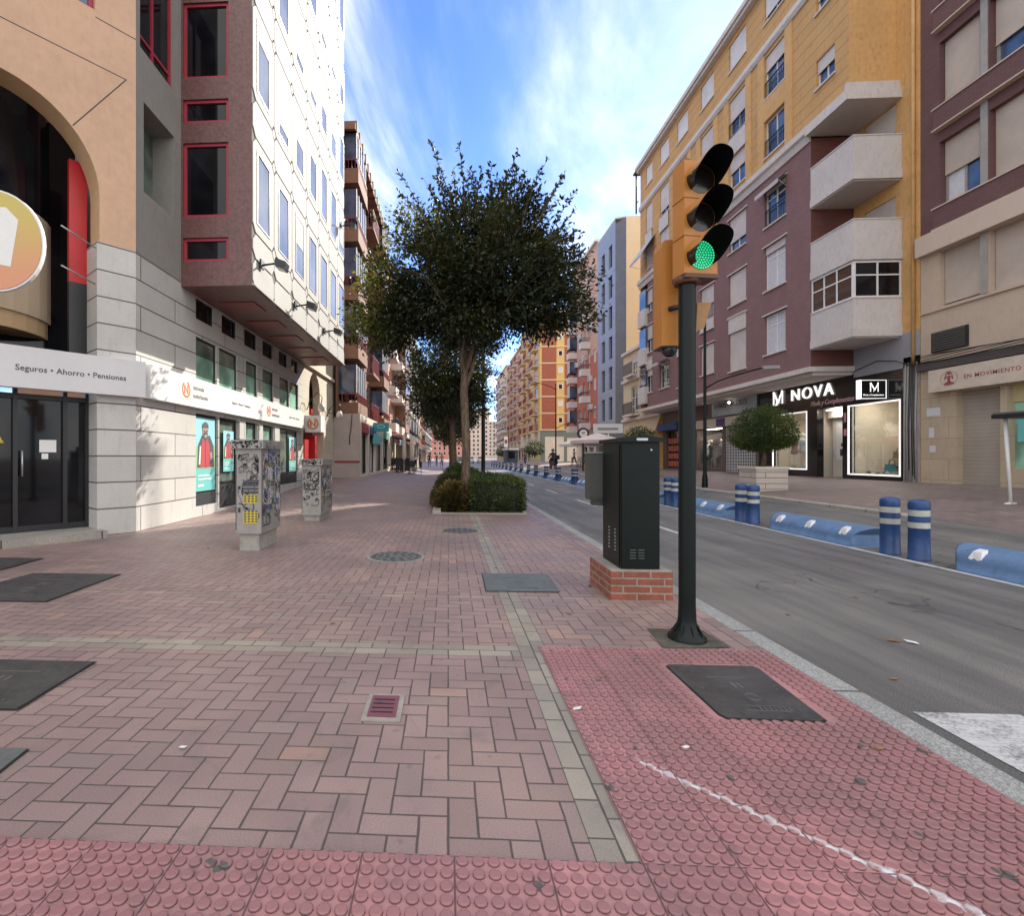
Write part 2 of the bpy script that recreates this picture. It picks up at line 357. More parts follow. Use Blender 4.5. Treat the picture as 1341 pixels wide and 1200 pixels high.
    col = g.mix(M('MULTIPLY', M('SUBTRACT', 1, joint), .85), col, (.036, .031, .029))
    tilt = M('MULTIPLY', rn, .6); h = M('ADD', M('ADD', joint, tilt), M('MULTIPLY', grain, .10))
    g.bump(h, .55, .004); g.fin(col, M('ADD', .48, M('MULTIPLY', big, .2)), spec=.5); return g.m
M_PAVE = herring('herringbone_pavers', (.285, .198, .180))
M_PAVER = herring('grey_pink_pavers', (.20, .15, .142), .15, .3, False)
def tact_mat():
    g = G('tactile_tiles'); X, Y, Z = g.xyz(); M = g.M
    fx = M('FRACT', M('DIVIDE', M('ADD', X, .28), .30)); fy = M('FRACT', M('DIVIDE', M('SUBTRACT', Y, 1.69), .30))
    d = M('MINIMUM', M('MINIMUM', fx, M('SUBTRACT', 1, fx)), M('MINIMUM', fy, M('SUBTRACT', 1, fy)))
    w2 = g.n('ShaderNodeTexWhiteNoise'); w2.noise_dimensions = '2D'; g.l(g.comb(M('FLOOR', M('DIVIDE', M('ADD', X, .28), .30)), M('FLOOR', M('DIVIDE', M('SUBTRACT', Y, 1.69), .30))), w2.inputs['Vector'])
    base = (.405, .19, .19); col = g.mix(w2.outputs['Value'], c3(base, .80), c3(base, 1.14))
    col = g.mix(g.ramp(g.noise(2.2, 6, None, .65), .36, .66, 0, .75), col, (.25, .145, .14)); col = g.mix(g.ramp(g.noise(11, 4), .54, .76, 0, .6), col, (.12, .09, .085))
    col = g.mix(g.ramp(Z, .009, .0115, 0, .55), col, (.20, .085, .095)); col = g.mix(M('MULTIPLY', g.ramp(Z, .0041, .0046), g.ramp(Z, .008, .0105, .75, 0)), col, (.07, .03, .035))  # dome tops worn darker; dark ring at each foot is painted ambient shade
    col = g.mix(g.ramp(g.noise(9, 1, None, .3), .735, .75, 0, .9), col, (.075, .07, .065))
    # thin spill of white paint running across the tiles
    ln = M('ABSOLUTE', M('ADD', M('SUBTRACT', M('SUBTRACT', Y, 2.26), M('MULTIPLY', M('SUBTRACT', X, .80), -1.0)), M('MULTIPLY', M('SUBTRACT', g.noise(5, 4), .5), .09)))
    pm = M('MULTIPLY', g.ramp(M('ADD', ln, M('MULTIPLY', g.noise(26, 4, None, .75), .066)), .034, .060, 1, 0), g.ramp(X, .78, .84)); pm = M('MULTIPLY', pm, g.ramp(Z, .0065, .011, 1, .6))
    col = g.mix(pm, col, (.62, .62, .64))
    jt = g.ramp(d, .004, .016); col = g.mix(M('MULTIPLY', M('SUBTRACT', 1, jt), .9), col, (.07, .045, .045))
    g.bump(M('ADD', jt, M('MULTIPLY', g.noise(150, 2), .3)), .5, .003); return g.fin(col, .5)
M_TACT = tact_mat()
def asphalt():
    g = G('asphalt'); M = g.M; f = g.noise(140, 3, None, .7); b = g.noise(.5, 6); st = g.noise(1.2, 4, g.comb(*(lambda p: (M('MULTIPLY', p[0], 3), M('MULTIPLY', p[1], .25)))(g.xyz())))
    col = g.mix(g.ramp(f, .3, .72), (.055, .053, .052), (.215, .205, .195)); col = g.mix(1, col, g.mix(g.ramp(b, .35, .65), (.8, .8, .8), (1.12, 1.1, 1.08)), 'MULTIPLY')
    col = g.mix(1, col, g.mix(g.ramp(st, .3, .7), (.68, .68, .70), (1.18, 1.17, 1.14)), 'MULTIPLY'); col = g.mix(g.ramp(g.noise(5, 3), .72, .76, 0, .5), col, (.035, .035, .035))
    ck = g.n('ShaderNodeTexVoronoi'); ck.feature = 'DISTANCE_TO_EDGE'; ck.inputs['Scale'].default_value = .45
    wv = g.n('ShaderNodeVectorMath'); wv.operation = 'ADD'; g.l(g.pos, wv.inputs[0]); nn = g.n('ShaderNodeTexNoise'); nn.inputs['Scale'].default_value = 2; g.l(g.pos, nn.inputs['Vector']); g.l(nn.outputs['Color'], wv.inputs[1]); g.l(wv.outputs[0], ck.inputs['Vector'])
    col = g.mix(M('MULTIPLY', g.ramp(ck.outputs['Distance'], .0, .011, .8, 0), g.ramp(g.noise(.8, 2), .5, .6)), col, (.03, .03, .03))
    g.bump(f, .5, .006); return g.fin(col, .72)
M_ASPH = asphalt()
def granite(name='granite', c=(.27, .27, .26), joint=1.0):
    g = G(name); X, Y, Z = g.xyz(); f = g.noise(110, 3, None, .8); jf = g.M('FRACT', g.M('DIVIDE', Y, joint)); j = g.ramp(g.M('MINIMUM', jf, g.M('SUBTRACT', 1, jf)), .004, .012)
    col = g.mix(g.ramp(f, .35, .65), c3(c, .5), c3(c, 1.5)); col = g.mix(g.ramp(g.noise(2, 4), .4, .7, 0, .35), col, c3(c, .6)); col = g.mix(g.M('SUBTRACT', 1, j), col, (.04, .04, .04))
    g.bump(g.M('ADD', j, g.M('MULTIPLY', f, .3)), .5, .004); return g.fin(col, .7)
M_GRAN = granite(); M_GRANL = granite('light_stone_kerb', (.30, .275, .24))
def worn_paint():
    g = G('worn_white_paint'); f = g.noise(60, 4, None, .7); b = g.noise(4, 5, None, .7); k = g.M('MULTIPLY_ADD', f, .5, g.M('MULTIPLY', b, .5))
    st = g.noise(8, 3, g.comb(*(lambda p: (g.M('MULTIPLY', p[0], .7), g.M('MULTIPLY', p[1], 6)))(g.xyz())))
    col = g.mix(g.ramp(k, .36, .52), (.14, .135, .13), (.50, .50, .50)); col = g.mix(g.ramp(st, .4, .7, 0, .5), col, (.24, .23, .225)); g.bump(f, .4, .004); return g.fin(col, .7)
M_RPAINT = worn_paint()
# ================================================================ GROUND
def sheet(name, xs, ys, zf, m):
    mb = MB(); 
    mb.v = [(x, y, zf(x, y)) for y in ys for x in xs]; n = len(xs)
    for j in range(len(ys)-1):
        for i in range(n-1): mb.f.append((j*n+i, j*n+i+1, (j+1)*n+i+1, (j+1)*n+i)); mb.m.append(0); mb.sm.append(True)
    return struct(mb.build(name, m))
M_FARG = mat('distant_ground', (.16, .14, .12), .9, .2, .05)
mb = MB(); mb.poly([(-900, -300, -.5), (900, -300, -.5), (900, 2200, -.5), (-900, 2200, -.5)]); struct(mb.build('ground', M_FARG))
ysf = [-4, 0, 4, 8]+[10+i*.7 for i in range(22)]+[30, 60, 120, 300]
sheet('left_pavement', [-40, -12]+[-6+.4*i for i in range(16)]+[.4, 2.13], ysf, gz, M_PAVE)
sheet('road', [2.3, 4, 6.4, 6.9, 7.4, 7.9, 8.6], [-6, 0, 5, 10, 20, 40, 80, 300], lambda x, y: gz(max(x, 2.5), y), M_ASPH)
sheet('right_pavement', [8.62, 9.5, 10.5, 12, 14.7, 40], [-6, 4, 8, 9.0, 9.4, 9.8, 10.2, 10.6, 12, 30, 80, 300], gz, M_PAVER)
def kerb(name, x0, x1, y0, y1, zt, zb, m, bev=.02):
    mb = MB(); mb.prism([(x0, y0, zb), (x1, y0, zb), (x1, y0, zt-bev), (x1-bev, y0, zt), (x0+bev*.3, y0, zt), (x0, y0, zt-bev*.3)], (0, y1-y0, 0)); return struct(mb.build(name, m))
kerb('kerb', 2.13, 2.3, -6, 300, .004, -.3, M_GRAN)
mb = MB(); ks = [-6, 4, 8, 9.0, 9.4, 9.8, 10.2, 10.6, 12, 30, 80, 300]
for a, b in zip(ks, ks[1:]):
    za, zb_ = gz(8.61, a)+.004, gz(8.61, b)+.004
    mb.add([(8.45, a, -.3), (8.45, a, za-.02), (8.47, a, za), (8.62, a, za), (8.45, b, -.3), (8.45, b, zb_-.02), (8.47, b, zb_), (8.62, b, zb_)], [(0, 1, 5, 4), (1, 2, 6, 5), (2, 3, 7, 6)])
struct(mb.build('kerb', M_GRANL))
# tactile paving, each blister modelled
mb = MB()
R1 = (-3.6, .614, .35, 1.69); R2 = (.614, 2.13, .35, 3.60)
for a, b, c_, d_ in (R1, R2): mb.poly([(a, c_, .004), (b, c_, .004), (b, d_, .004), (a, d_, .004)])
HOLES = [(1.34, 1.90, 2.62, 3.34)]
n = 10
for (a, b, c_, d_) in (R1, R2):
    ix = int((b+.28-.025-(a+.28))/.05)+1
    x = math.ceil((a+.28)/.05)*.05-.28+.025
    while x < b-.018:
        y = 1.69+.025-.05*40
        while y < d_-.015:
            if y > c_ and not (y < 1.0 and x < -2.2) and not any(h[0] < x < h[1] and h[2] < y < h[3] for h in HOLES):
                k = len(mb.v); zz = rnd.uniform(.0125, .0145); rr = rnd.uniform(.94, 1.03)
                for r_, z_ in ((.0205*rr, .004), (.0190*rr, zz-.0012), (.0160*rr, zz)):
                    for q in range(n): mb.v.append((x+r_*cos(2*pi*q/n), y+r_*sin(2*pi*q/n), z_))
                for l_ in range(2):
                    for q in range(n): mb.f.append((k+l_*n+q, k+l_*n+(q+1) % n, k+(l_+1)*n+(q+1) % n, k+(l_+1)*n+q)); mb.m.append(0); mb.sm.append(True)
                mb.f.append(tuple(k+2*n+q for q in range(n))); mb.m.append(0); mb.sm.append(False)
            y += .05
        x += .05
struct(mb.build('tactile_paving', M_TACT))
# road markings
mb = MB()
for k in range(-1, 7): x = 2.45+k*1.05; (mb.poly([(x, -4, -.046), (x+.53, -4, -.046), (x+.53, 2.88, -.046), (x, 2.88, -.046)]) if x > 2.3 and x < 6 else None)
for k in range(30): y = 9.35+k*5.2; mb.poly([(4.02, y, -.046), (4.12, y, -.046), (4.12, y+2.2, -.046), (4.02, y+2.2, -.046)])
mb.poly([(5.93, -4, -.046), (6.03, -4, -.046), (6.03, 200, -.046), (5.93, 200, -.046)])
struct(mb.build('road_markings', M_RPAINT))
# ================================================================ LEFT: corner office building
M_STONE = bricks('white_stone_courses', (.56, .54, .51), (.49, .475, .45), (.10, .09, .085), 2.3, .44, .012, .55, .5, .1, .5, .25)
M_STONEG = bricks('grey_stone_courses', (.40, .40, .42), (.36, .36, .38), (.08, .08, .085), 2.3, .44, .010, .5, .5, .1, .4)
M_SALM = mat('salmon_render', (.56, .36, .235), .8, .08, .8, .12, 40, dirt=.10)
M_GREYR = mat('grey_render', (.25, .235, .215), .85, .08, 1.2, .2, 40, dirt=.15)
M_MARO = mat('maroon_granite', (.135, .062, .055), .45, .35, 16, .1, 120)
M_HEX = mat('white_concrete_panel', (.36, .35, .325), .75, .05, 1.5, .12, 60, dirt=.10)
M_HEXG = mat('panel_joint_grey', (.13, .125, .115), .9)
CX, CY = -5.40, 8.71
ob = thing('office_building', 'corner office block with stone base, salmon arch and white hexagon panelled upper facade', 'office building', (CX, CY, 0))
PW = leftpl(CX); PA = PL((CX, CY), (sin(radians(38.3)), cos(radians(38.3))), (cos(radians(38.3)), -sin(radians(38.3))))
# arch wall with pillar
mb = MB(); AC, AR, AS = -1.98, 1.42, 5.6
def archwall(mb, pl, s0, s1, z0, z1, c_, r, zs, depth, rmat, n=28):
    pts = [(c_+r*cos(pi*i/n), zs+r*sin(pi*i/n)) for i in range(n+1)]   # right to left
    for (a, b), (c2, d2) in zip(pts, pts[1:]):
        mb.poly([pl.P(a, b), pl.P(c2, d2), pl.P(c2, z1), pl.P(a, z1)])
    mb.poly([pl.P(c_+r, z0), pl.P(s1, z0), pl.P(s1, z1), pl.P(c_+r, z1)]); mb.poly([pl.P(s0, z0), pl.P(c_-r, z0), pl.P(c_-r, z1), pl.P(s0, z1)])
    k = mb.c; mb.mt(rmat)
    out = [(c_+r, z0)]+pts+[(c_-r, z0)]
    for (a, b), (c2, d2) in zip(out, out[1:]): mb.poly([pl.P(a, b), pl.P(c2, d2), pl.P(c2, d2, -depth), pl.P(a, b, -depth)])
    mb.mt(k)
M_OCHR = mat('arch_reveal_ochre', (.50, .34, .19), .8, .08)
zc_ = 4.86; top = 12.0
archwall(mb, PA, -7, 0, zc_, 8.55, AC, AR, AS, .45, 1)
facade(mb, PA, -7, 0, 8.55, top, [(-2.6, -.62, 8.65, 11)], .15, 0)
mb.build('arch_wall', [M_SALM, M_OCHR], ob)
mb = MB()
for a, b, c2, d2 in ((-7, 7.74, -.15, 7.78),): mb.pbox(PA, a, c2, 7.75, 7.765, 0, .002)
p0, p1 = (-.15, 7.75), (-.93, 6.60)
mb.poly([PA.P(p0[0], p0[1], .002), PA.P(p0[0]-.02, p0[1]+.0, .002), PA.P(p1[0]-.02, p1[1], .002), PA.P(p1[0], p1[1], .002)])
mb.pbox(PA, -.62, 0, 8.53, 8.545, 0, .002)
mb.build('wall_groove', M_BLACK, ob)
window(ob, PA, -2.6, -.62, 8.65, 11, 0, M_RED, M_GLB, None, (.5,), (), .15, None, .07)
# stone pillar under the arch wall
mb = MB(); mb.pbox(PA, -.60, -.004, -.2, zc_, -.5, .012); mb.build('stone_pillar', M_STONE, ob)
# entrance recess: dark glazing, curved beige drum, red strip
mb = MB(); mb.pbox(PA, -7, -.55, -.2, .12, -3.5, .35); mb.build('entrance_step', M_GRANL, ob)
dr = MB()
for (a, b) in ((-6.9, -3.0), (-2.95, -1.62), (-1.58, -.95), (-.93, -.60)): dr.pbox(PA, a, b, .12, 2.3, -.52, -.47)
dr.mt(1)
for a in (-2.97, -1.60, -.94, -.62): dr.pbox(PA, a-.03, a+.03, .12, 2.9, -.47, -.40)
dr.pbox(PA, -3, -.6, .12, .22, -.465, -.41); dr.pbox(PA, -3, -.6, 2.22, 2.3, -.465, -.41)
dd = dr.build('entrance_door', [M_GLD, M_BLACK], ob)
h = MB(); h.tube([PA.P(-1.52, 1.0, -.36), PA.P(-1.52, 1.4, -.36)], .012, 8); h.build('door_handle', M_ALU, dd)
h = MB(); h.poly([PA.P(-1.42, 1.95, -.462), PA.P(-1.22, 1.95, -.462), PA.P(-1.32, 2.12, -.462)]) if 0 else h.poly([PA.P(-1.95, 1.52, -.462), PA.P(-1.73, 1.52, -.462), PA.P(-1.84, 1.74, -.462)]); h.build('warning_sticker', mat('yellow_sticker', (.55, .38, .03), .5), dd)
h = MB(); quad(h, PA, -1.28, -1.05, 1.38, 1.58, -.462); quad(h, PA, -1.25, -1.16, 1.27, 1.36, -.462); h.build('notice', M_WHITE, dd)
up = MB(); quad(up, PA, -6.9, -.56, 2.9, 7.2, -1.3); up.mt(1)
for a in (-3.5, -2.7, -1.9, -1.15): up.pbox(PA, a-.012, a+.012, 4.6, 7.2, -1.29, -1.2)
up.mt(2); up.pbox(PA, -2.6, -.9, 3.05, 3.12, -.9, -.8); up.mt(0); up.pbox(PA, -6.9, -.56, 2.85, 2.9, -1.3, -.5)
up.build('arch_glazing', [M_GLD, M_ALU, M_BLACK], ob)
dm = MB(); k = 36; dm.smooth = True
drc = PA.P(-2.3, 0, -1.9)
for (za, zb_, rr) in ((3.62, 5.35, 1.5), (3.35, 3.62, 1.46), (5.38, 7.2, 1.48)):
    for i in range(k):
        a0, a1 = 2*pi*i/k, 2*pi*(i+1)/k
        dm.poly([(drc[0]+rr*cos(a0), drc[1]+rr*sin(a0), za), (drc[0]+rr*cos(a1), drc[1]+rr*sin(a1), za), (drc[0]+rr*cos(a1), drc[1]+rr*sin(a1), zb_), (drc[0]+rr*cos(a0), drc[1]+rr*sin(a0), zb_)])
    dm.smooth = False; dm.poly([(drc[0]+rr*cos(2*pi*i/k), drc[1]+rr*sin(2*pi*i/k), za) for i in range(k)]); dm.smooth = True; dm.mt(dm.c+1)
dm.build('curved_drum', [mat('beige_drum', (.50, .39, .27), .7, .05), M_OCHR, M_GLD], ob)
mb = MB(); mb.pbox(PA, -.86, -.60, 4.25, 6.3, -.6, -.5); mb.build('red_panel', mat('bright_red_panel', (.42, .012, .015), .4, .1), ob)
mb = MB(); mb.pbox(PA, -.86, -.60, 2.9, 4.25, -.6, -.5); mb.pbox(PA, -7, -2.2, 2.9, 3.4, -.6, -.5); mb.build('dark_panel', M_BLACK, ob)
# stone wall along the street
holes = [(10.85, 11.93, .23, 2.25), (11.99, 13.10, .08, 2.25), (13.6, 14.44, 1.35, 2.25), (14.86, 15.79, 1.35, 2.25), (16.37, 18.45, .40, 2.25),
         (10.85, 11.86, 2.97, 3.9), (11.98, 13.05, 2.97, 3.9), (13.6, 14.44, 2.97, 3.9), (14.86, 15.79, 2.97, 3.9), (16.37, 17.38, 2.97, 3.9), (17.44, 18.45, 2.97, 3.9)]
small = [(10.85, 11.7, 4.28, 4.74), (12.12, 13.0, 4.28, 4.74), (13.5, 14.4, 4.28, 4.74), (14.85, 15.75, 4.28, 4.74), (16.3, 17.2, 4.28, 4.74), (17.6, 18.45, 4.28, 4.74)]
mb = MB(); facade(mb, PW, 8.712, 18.9, -.2, 4.86, holes+small, .14, 0); mb.build('stone_wall', [M_STONE], ob)
mb = MB(); facade(mb, PW, 8.712, 10.23, 4.86, 12, [(8.94, 9.97, 6.02, 7.62), (8.83, 10.10, 8.52, 11)], .45, 0)
mb.add([PA.P(0, 4.84, 0), PW.P(10.23, 4.84, 0), PW.P(10.23, 4.86, .012), PA.P(0, 4.86, .012)], [(0, 1, 2, 3)]); mb.build('grey_wall', [M_GREYR], ob)
mb = MB(); quad(mb, PW, 8.94, 9.97, 6.02, 7.62, -.44); mb.build('window', M_GLG2, ob)
window(ob, PW, 8.83, 10.10, 8.52, 11, 0, M_RED, M_GLD, None, (.5,), (.16,), .2, None, .06)
for i, (a, b, c2, d2) in enumerate(holes[5:]): window(ob, PW, a, b, c2, d2, 0, M_BLACK, M_GLG2, None, (), (), .1, None, .03)
for (a, b, c2, d2) in holes[5:]:
    mb = MB(); quad(mb, PW, a+.03, b-.03, c2+.03, c2+.55, -.068); mb.build('window_film', M_GLG, ob)
for (a, b, c2, d2) in small: window(ob, PW, a, b, c2, d2, 0, M_BLACK, M_GLD, None, (), (), .1, None, .03)
wn1 = window(ob, PW, *holes[0], 0, M_BLACK, M_GLG2, None, (), (.14,), .12, None, .05)
dn = window(ob, PW, *holes[1], 0, M_BLACK, M_GLG2, None, (), (.28,), .12, None, .07); dn.name = 'side_door'
for i in (2, 3): window(ob, PW, *holes[i], 0, M_BLACK, M_GLG, None, (), (), .12, None, .04)
window(ob, PW, *holes[4], 0, M_BLACK, M_GLG2, None, (.5,), (.2,), .12, None, .05)
mb = MB(); mb.pbox(PW, 10.9, 11.88, .26, .5, -.07, -.05); mb.pbox(PW, 12.06, 13.03, .12, .62, -.07, -.05); mb.pbox(PW, 16.4, 18.4, .42, .72, -.07, -.05); mb.build_each('kick_panel', mat('dark_panel', (.03, .032, .035), .5), ob)
# stepped pilasters between the windows
mb = MB()
for a, b in ((13.12, 13.5), (14.5, 14.8), (15.85, 16.3)): mb.pbox(PW, a, b, -.2, 2.33, .0, .03)
mb.build_each('pilaster', M_STONE, ob)
# maroon block (faces the camera), soffit, white hexagon facade
PB = frontpl(10.23); XF = -3.94; TOP = 27.0
bh = [(-5.36, -4.42, 5.26, 5.74), (-5.36, -4.42, 6.16, 7.66), (-5.36, -4.42, 8.07, 8.54), (-5.36, -4.42, 8.97, 10.5)]
bh += [(-5.36, -4.42, z+k*2.81, z2+k*2.81) for k in (1, 2, 3, 4, 5) for z, z2 in ((8.07, 8.54), (8.97, 10.5))]
mb = MB(); facade(mb, PB, -8.4, XF, 4.76, TOP, bh, .12, 0)
mb.poly([(-5.4, 10.23, 4.76), (XF, 10.23, 4.76), (XF, 19.40, 4.76), (-5.4, 19.40, 4.76)])
mb.poly([(XF, 19.40, 4.76), (-8.4, 19.40, 4.76), (-8.4, 19.40, TOP), (XF, 19.40, TOP)]); mb.poly([(XF, 10.23, TOP), (-8.4, 10.23, TOP), (-8.4, 19.40, TOP), (XF, 19.40, TOP)])
mb.build('maroon_wall', [M_MARO], ob)
for k, q in enumerate(bh[:4]): window(ob, PB, *q, 0, M_RED, M_GLD, None, (), (), .1, None, .055)
for q in bh[4:]: window(ob, PB, *q, 0, M_RED, M_GLD, None, (), (), .1, None, .055)
mb = MB()
for y in (11.3, 12.9, 14.5, 16.1, 17.7): mb.box((-5.1, y, 4.735), (-4.3, y+.75, 4.757))
mb.build_each('soffit_panel', mat('red_soffit_panel', (.20, .05, .045), .5), ob)
PH = leftpl(XF)
mb = MB(); facade(mb, PH, 10.23, 19.40, 4.76, TOP, [], .1); mb.build('white_facade_backing', M_HEXG, ob)
PT = 1.345; Y0 = 10.165
def octa(a, b, z0, z1, ch): return [(a+ch, z0), (b-ch, z0), (b, z0+ch), (b, z1-ch), (b-ch, z1), (a+ch, z1), (a, z1-ch), (a, z0+ch)]
def hexa(a, b, z0, z1, ch): m = (a+b)/2; return octa(a, b, z0, z1, ch)
mb = MB(); cols = [(max(10.232, Y0+i*PT+.0), min(19.39, Y0+(i+1)*PT)) for i in range(7)]
def ringpanel(mb, pl, outer, hole, o0, o1, bev):
    a, b, c2, d2 = hole; n_ = len(outer); f = lambda p: pl.P(p[0], p[1], o1)
    hm = [(a, c2), (b, c2), (b, d2), (a, d2)]
    # outer octagon order: bottom-left.. counter-clockwise; join octagon corners to rectangle corners
    O = outer; H = hm
    for q in ([O[0], O[1], H[1], H[0]], [O[1], O[2], H[1]], [O[2], O[3], H[2], H[1]], [O[3], O[4], H[2]], [O[4], O[5], H[3], H[2]], [O[5], O[6], H[3]], [O[6], O[7], H[0], H[3]], [O[7], O[0], H[0]]):
        mb.poly([f(p) for p in q])
    for i in range(n_): p, q = O[i], O[(i+1) % n_]; mb.poly([pl.P(*p, o0), pl.P(*q, o0), pl.P(*q, o1), pl.P(*p, o1)])
    Hb = [(a+bev, c2+bev), (b-bev, c2+bev), (b-bev, d2-bev), (a+bev, d2-bev)]
    for i in range(4): p, q, p2, q2 = H[i], H[(i+1) % 4], Hb[i], Hb[(i+1) % 4]; mb.poly([pl.P(*p, o1), pl.P(*q, o1), pl.P(*q2, o0+.012), pl.P(*p2, o0+.012)])
hw = []
for i, (a, b) in enumerate(cols):
    if b-a < .8: continue
    a2, b2 = a+.017, b-.017; cen = Y0+(i+.5)*PT
    # solid strip below, then alternating blank and window panels
    mb.prism([PH.P(*p, 0) for p in octa(a2, b2, 4.765, 5.32, .001 if 0 else .12)], (.022, 0, 0))
    for r in range(8):
        zb_ = 5.34+(r)*2.72 if 0 else 5.34+r*2.72
        # blank
        z0 = 5.125+r*2.72 if r else 5.36
        mb.prism([PH.P(*p, 0) for p in octa(a2, b2, z0, 5.855+r*2.72, .15)], (.022, 0, 0))
        zz0 = 5.885+r*2.72; zz1 = zz0+1.90
        hole = (cen-.41, cen+.41, zz0+.18, zz1-.16)
        if hole[0] > a2+.02 and hole[1] < b2-.02:
            ringpanel(mb, PH, octa(a2, b2, zz0+.01, zz1+.02, .15), hole, 0, .022, .03); hw.append(hole)
        else: mb.prism([PH.P(*p, 0) for p in octa(a2, b2, zz0, zz1, .14)], (.022, 0, 0))
mb.pbox(PH, 10.232, 19.39, 4.765, 4.80, 0, .055)
for i in range(1, 7):
    yb = Y0+i*PT
    for r in range(8):
        for zj in ([5.112+r*2.72] if r else [])+[5.868+r*2.72]:
            mb.prism([PH.P(yb-.12, zj, .0), PH.P(yb, zj-.12, .0), PH.P(yb+.12, zj, .0), PH.P(yb, zj+.12, .0)], (.02, 0, 0))
mb.build('hexagon_panel', M_HEX, ob)
g = G('solar_control_glass'); g.bump(g.noise(1.4, 1), .03, .02); M_HG = g.fin(g.mix(g.ramp(g.noise(.8, 2), .35, .65), (.10, .105, .115), (.20, .205, .22)), .06, 0, .7)
protos_ = {}; rw = random.Random(8)
for (a, b, c2, d2) in hw[:100]:
    bl = rw.choice((0, 0, .25, .5, .8)); proto = protos_.get(bl)
    if proto is None:
        q = MB(); pl0 = PL((0, 0), (0, 1), (1, 0)); quad(q, pl0, .03, .79, .03, d2-c2-.03, .014); q.mt(1); frame(q, pl0, .03, .79, .03, d2-c2-.03, .014, .022, .02)
        if bl: q.mt(2); q.pbox(pl0, .035, .785, (d2-c2)*(1-bl), d2-c2-.03, .016, .022)
        proto = protos_[bl] = q.build('window', [M_HG, M_ALU, mat('grey_blind', (.26, .26, .27), .7, .08)]); ORG[proto] = Vector((0, 0, 0)); proto.parent = ob; o = proto
    else: o = proto.copy(); COL.objects.link(o); o.parent = ob
    o.location = Vector((XF, a, c2))-ORG[ob]
# second front: stone wall with arched opening and red cash machine bay
M_YST = bricks('cream_stone', (.58, .52, .41), (.54, .48, .37), (.3, .27, .2), 1.2, .5, .006, .7, .5, .08, .3, .2)
mb = MB()
def archholes(mb, pl, s0, s1, z0, z1, c_, r, zs, zb_, depth):
    n = 16; pts = [(c_+r*cos(pi*i/n), zs+r*sin(pi*i/n)) for i in range(n+1)]
    for (a, b), (c2, d2) in zip(pts, pts[1:]): mb.poly([pl.P(a, b), pl.P(c2, d2), pl.P(c2, z1), pl.P(a, z1)])
    mb.poly([pl.P(c_+r, z0), pl.P(s1, z0), pl.P(s1, z1), pl.P(c_+r, z1)]); mb.poly([pl.P(s0, z0), pl.P(c_-r, z0), pl.P(c_-r, z1), pl.P(s0, z1)])
    mb.poly([pl.P(c_-r, z0), pl.P(c_+r, z0), pl.P(c_+r, zb_), pl.P(c_-r, zb_)])
    out = [(c_+r, zb_)]+pts+[(c_-r, zb_)]
    for (a, b), (c2, d2) in zip(out, out[1:]): mb.poly([pl.P(a, b), pl.P(c2, d2), pl.P(c2, d2, -depth), pl.P(a, b, -depth)])
archholes(mb, PW, 18.9, 24.2, 2.9, 6.0, 20.75, .85, 3.85, 2.95, .3)
facade(mb, PW, 18.9, 24.2, -.1, 2.9, [(19.1, 22.3, .3, 2.4)], .5, 0); mb.pbox(PW, 18.9, 24.2, 4.78, 4.9, .0, .12); mb.poly([(CX, 18.9, 6), (-8, 18.9, 6), (-8, 24.2, 6), (CX, 24.2, 6)])
mb.build('cream_stone_wall', [M_YST], ob)
mb = MB(); mb.pbox(PW, 19.0, 24, .2, 5, -.6, -.5); mb.build('bay_back', mat('bay_brown', (.16, .06, .04), .6), ob)
mb = MB(); mb.pbox(PW, 20.0, 20.6, .35, 2.0, -.5, -.2); mb.pbox(PW, 21.2, 21.5, .35, 2.2, -.5, -.1); mb.pbox(PW, 20.6, 20.9, 2.95, 3.25, -.4, -.1); mb.build_each('red_machine_panel', mat('bright_red_panel', (.42, .012, .015), .4), ob)
# ---- signs on it
M_SIGN = mat('sign_white', (.60, .58, .58), .5, .04, 1, .03); M_SIGNW = mat('sign_bright', (.70, .69, .67), .5, .04, 1, .03)
M_INK = mat('sign_ink', (.05, .05, .055), .6, .05); M_ORNG = mat('logo_orange', (.62, .17, .03), .5, .1)
sg = thing('fascia_sign', 'grey fascia panel lettered Seguros Ahorro Pensiones over the arch entrance', 'sign', PA.P(-1.5, 2.33, 0))
mb = MB(); mb.pbox(PA, -5.2, .10, 2.33, 2.945, .015, .16); mb.build('panel', M_SIGN, sg)
text('Seguros • Ahorro • Pensiones', PA, -1.71, 2.585, .162, .088, M_INK, parent=sg, ext=.002, spacing=1.02, bold=.012)
sg = thing('fascia_sign', 'long white fascia band with orange logos along the street wall over the poster window', 'sign', PW.P(12, 2.35, 0))
mb = MB(); mb.pbox(PW, 8.90, 18.8, 2.345, 2.945, .012, .15); mb.build('panel', M_SIGNW, sg)
def logo(pl, s, z, r, o, parent):
    q = MB(); n = 24
    for i in range(n):
        if 5 <= i <= 7: continue
        a0, a1 = 2*pi*i/n, 2*pi*(i+1)/n
        q.poly([pl.P(s+r*cos(a0), z+r*sin(a0), o), pl.P(s+r*cos(a1), z+r*sin(a1), o), pl.P(s+r*.72*cos(a1), z+r*.72*sin(a1), o), pl.P(s+r*.72*cos(a0), z+r*.72*sin(a0), o)])
    q.poly([pl.P(s+r*x, z+r*y, o) for x, y in ((-.5, -.5), (-.22, -.5), (-.22, .15), (.28, -.5), (.5, -.5), (.5, .5), (.22, .5), (.22, -.15), (-.28, .5), (-.5, .5))][::1])
    q.build('logo', M_ORNG, parent)
for s in (10.15, 14.95):
    logo(PW, s, 2.66, .17, .153, sg)
    text('nationale', PW, s+.27, 2.70, .152, .10, M_INK, parent=sg, ext=.001, bold=.01); text('nederlanden', PW, s+.27, 2.53, .152, .10, M_INK, parent=sg, ext=.001, bold=.01)
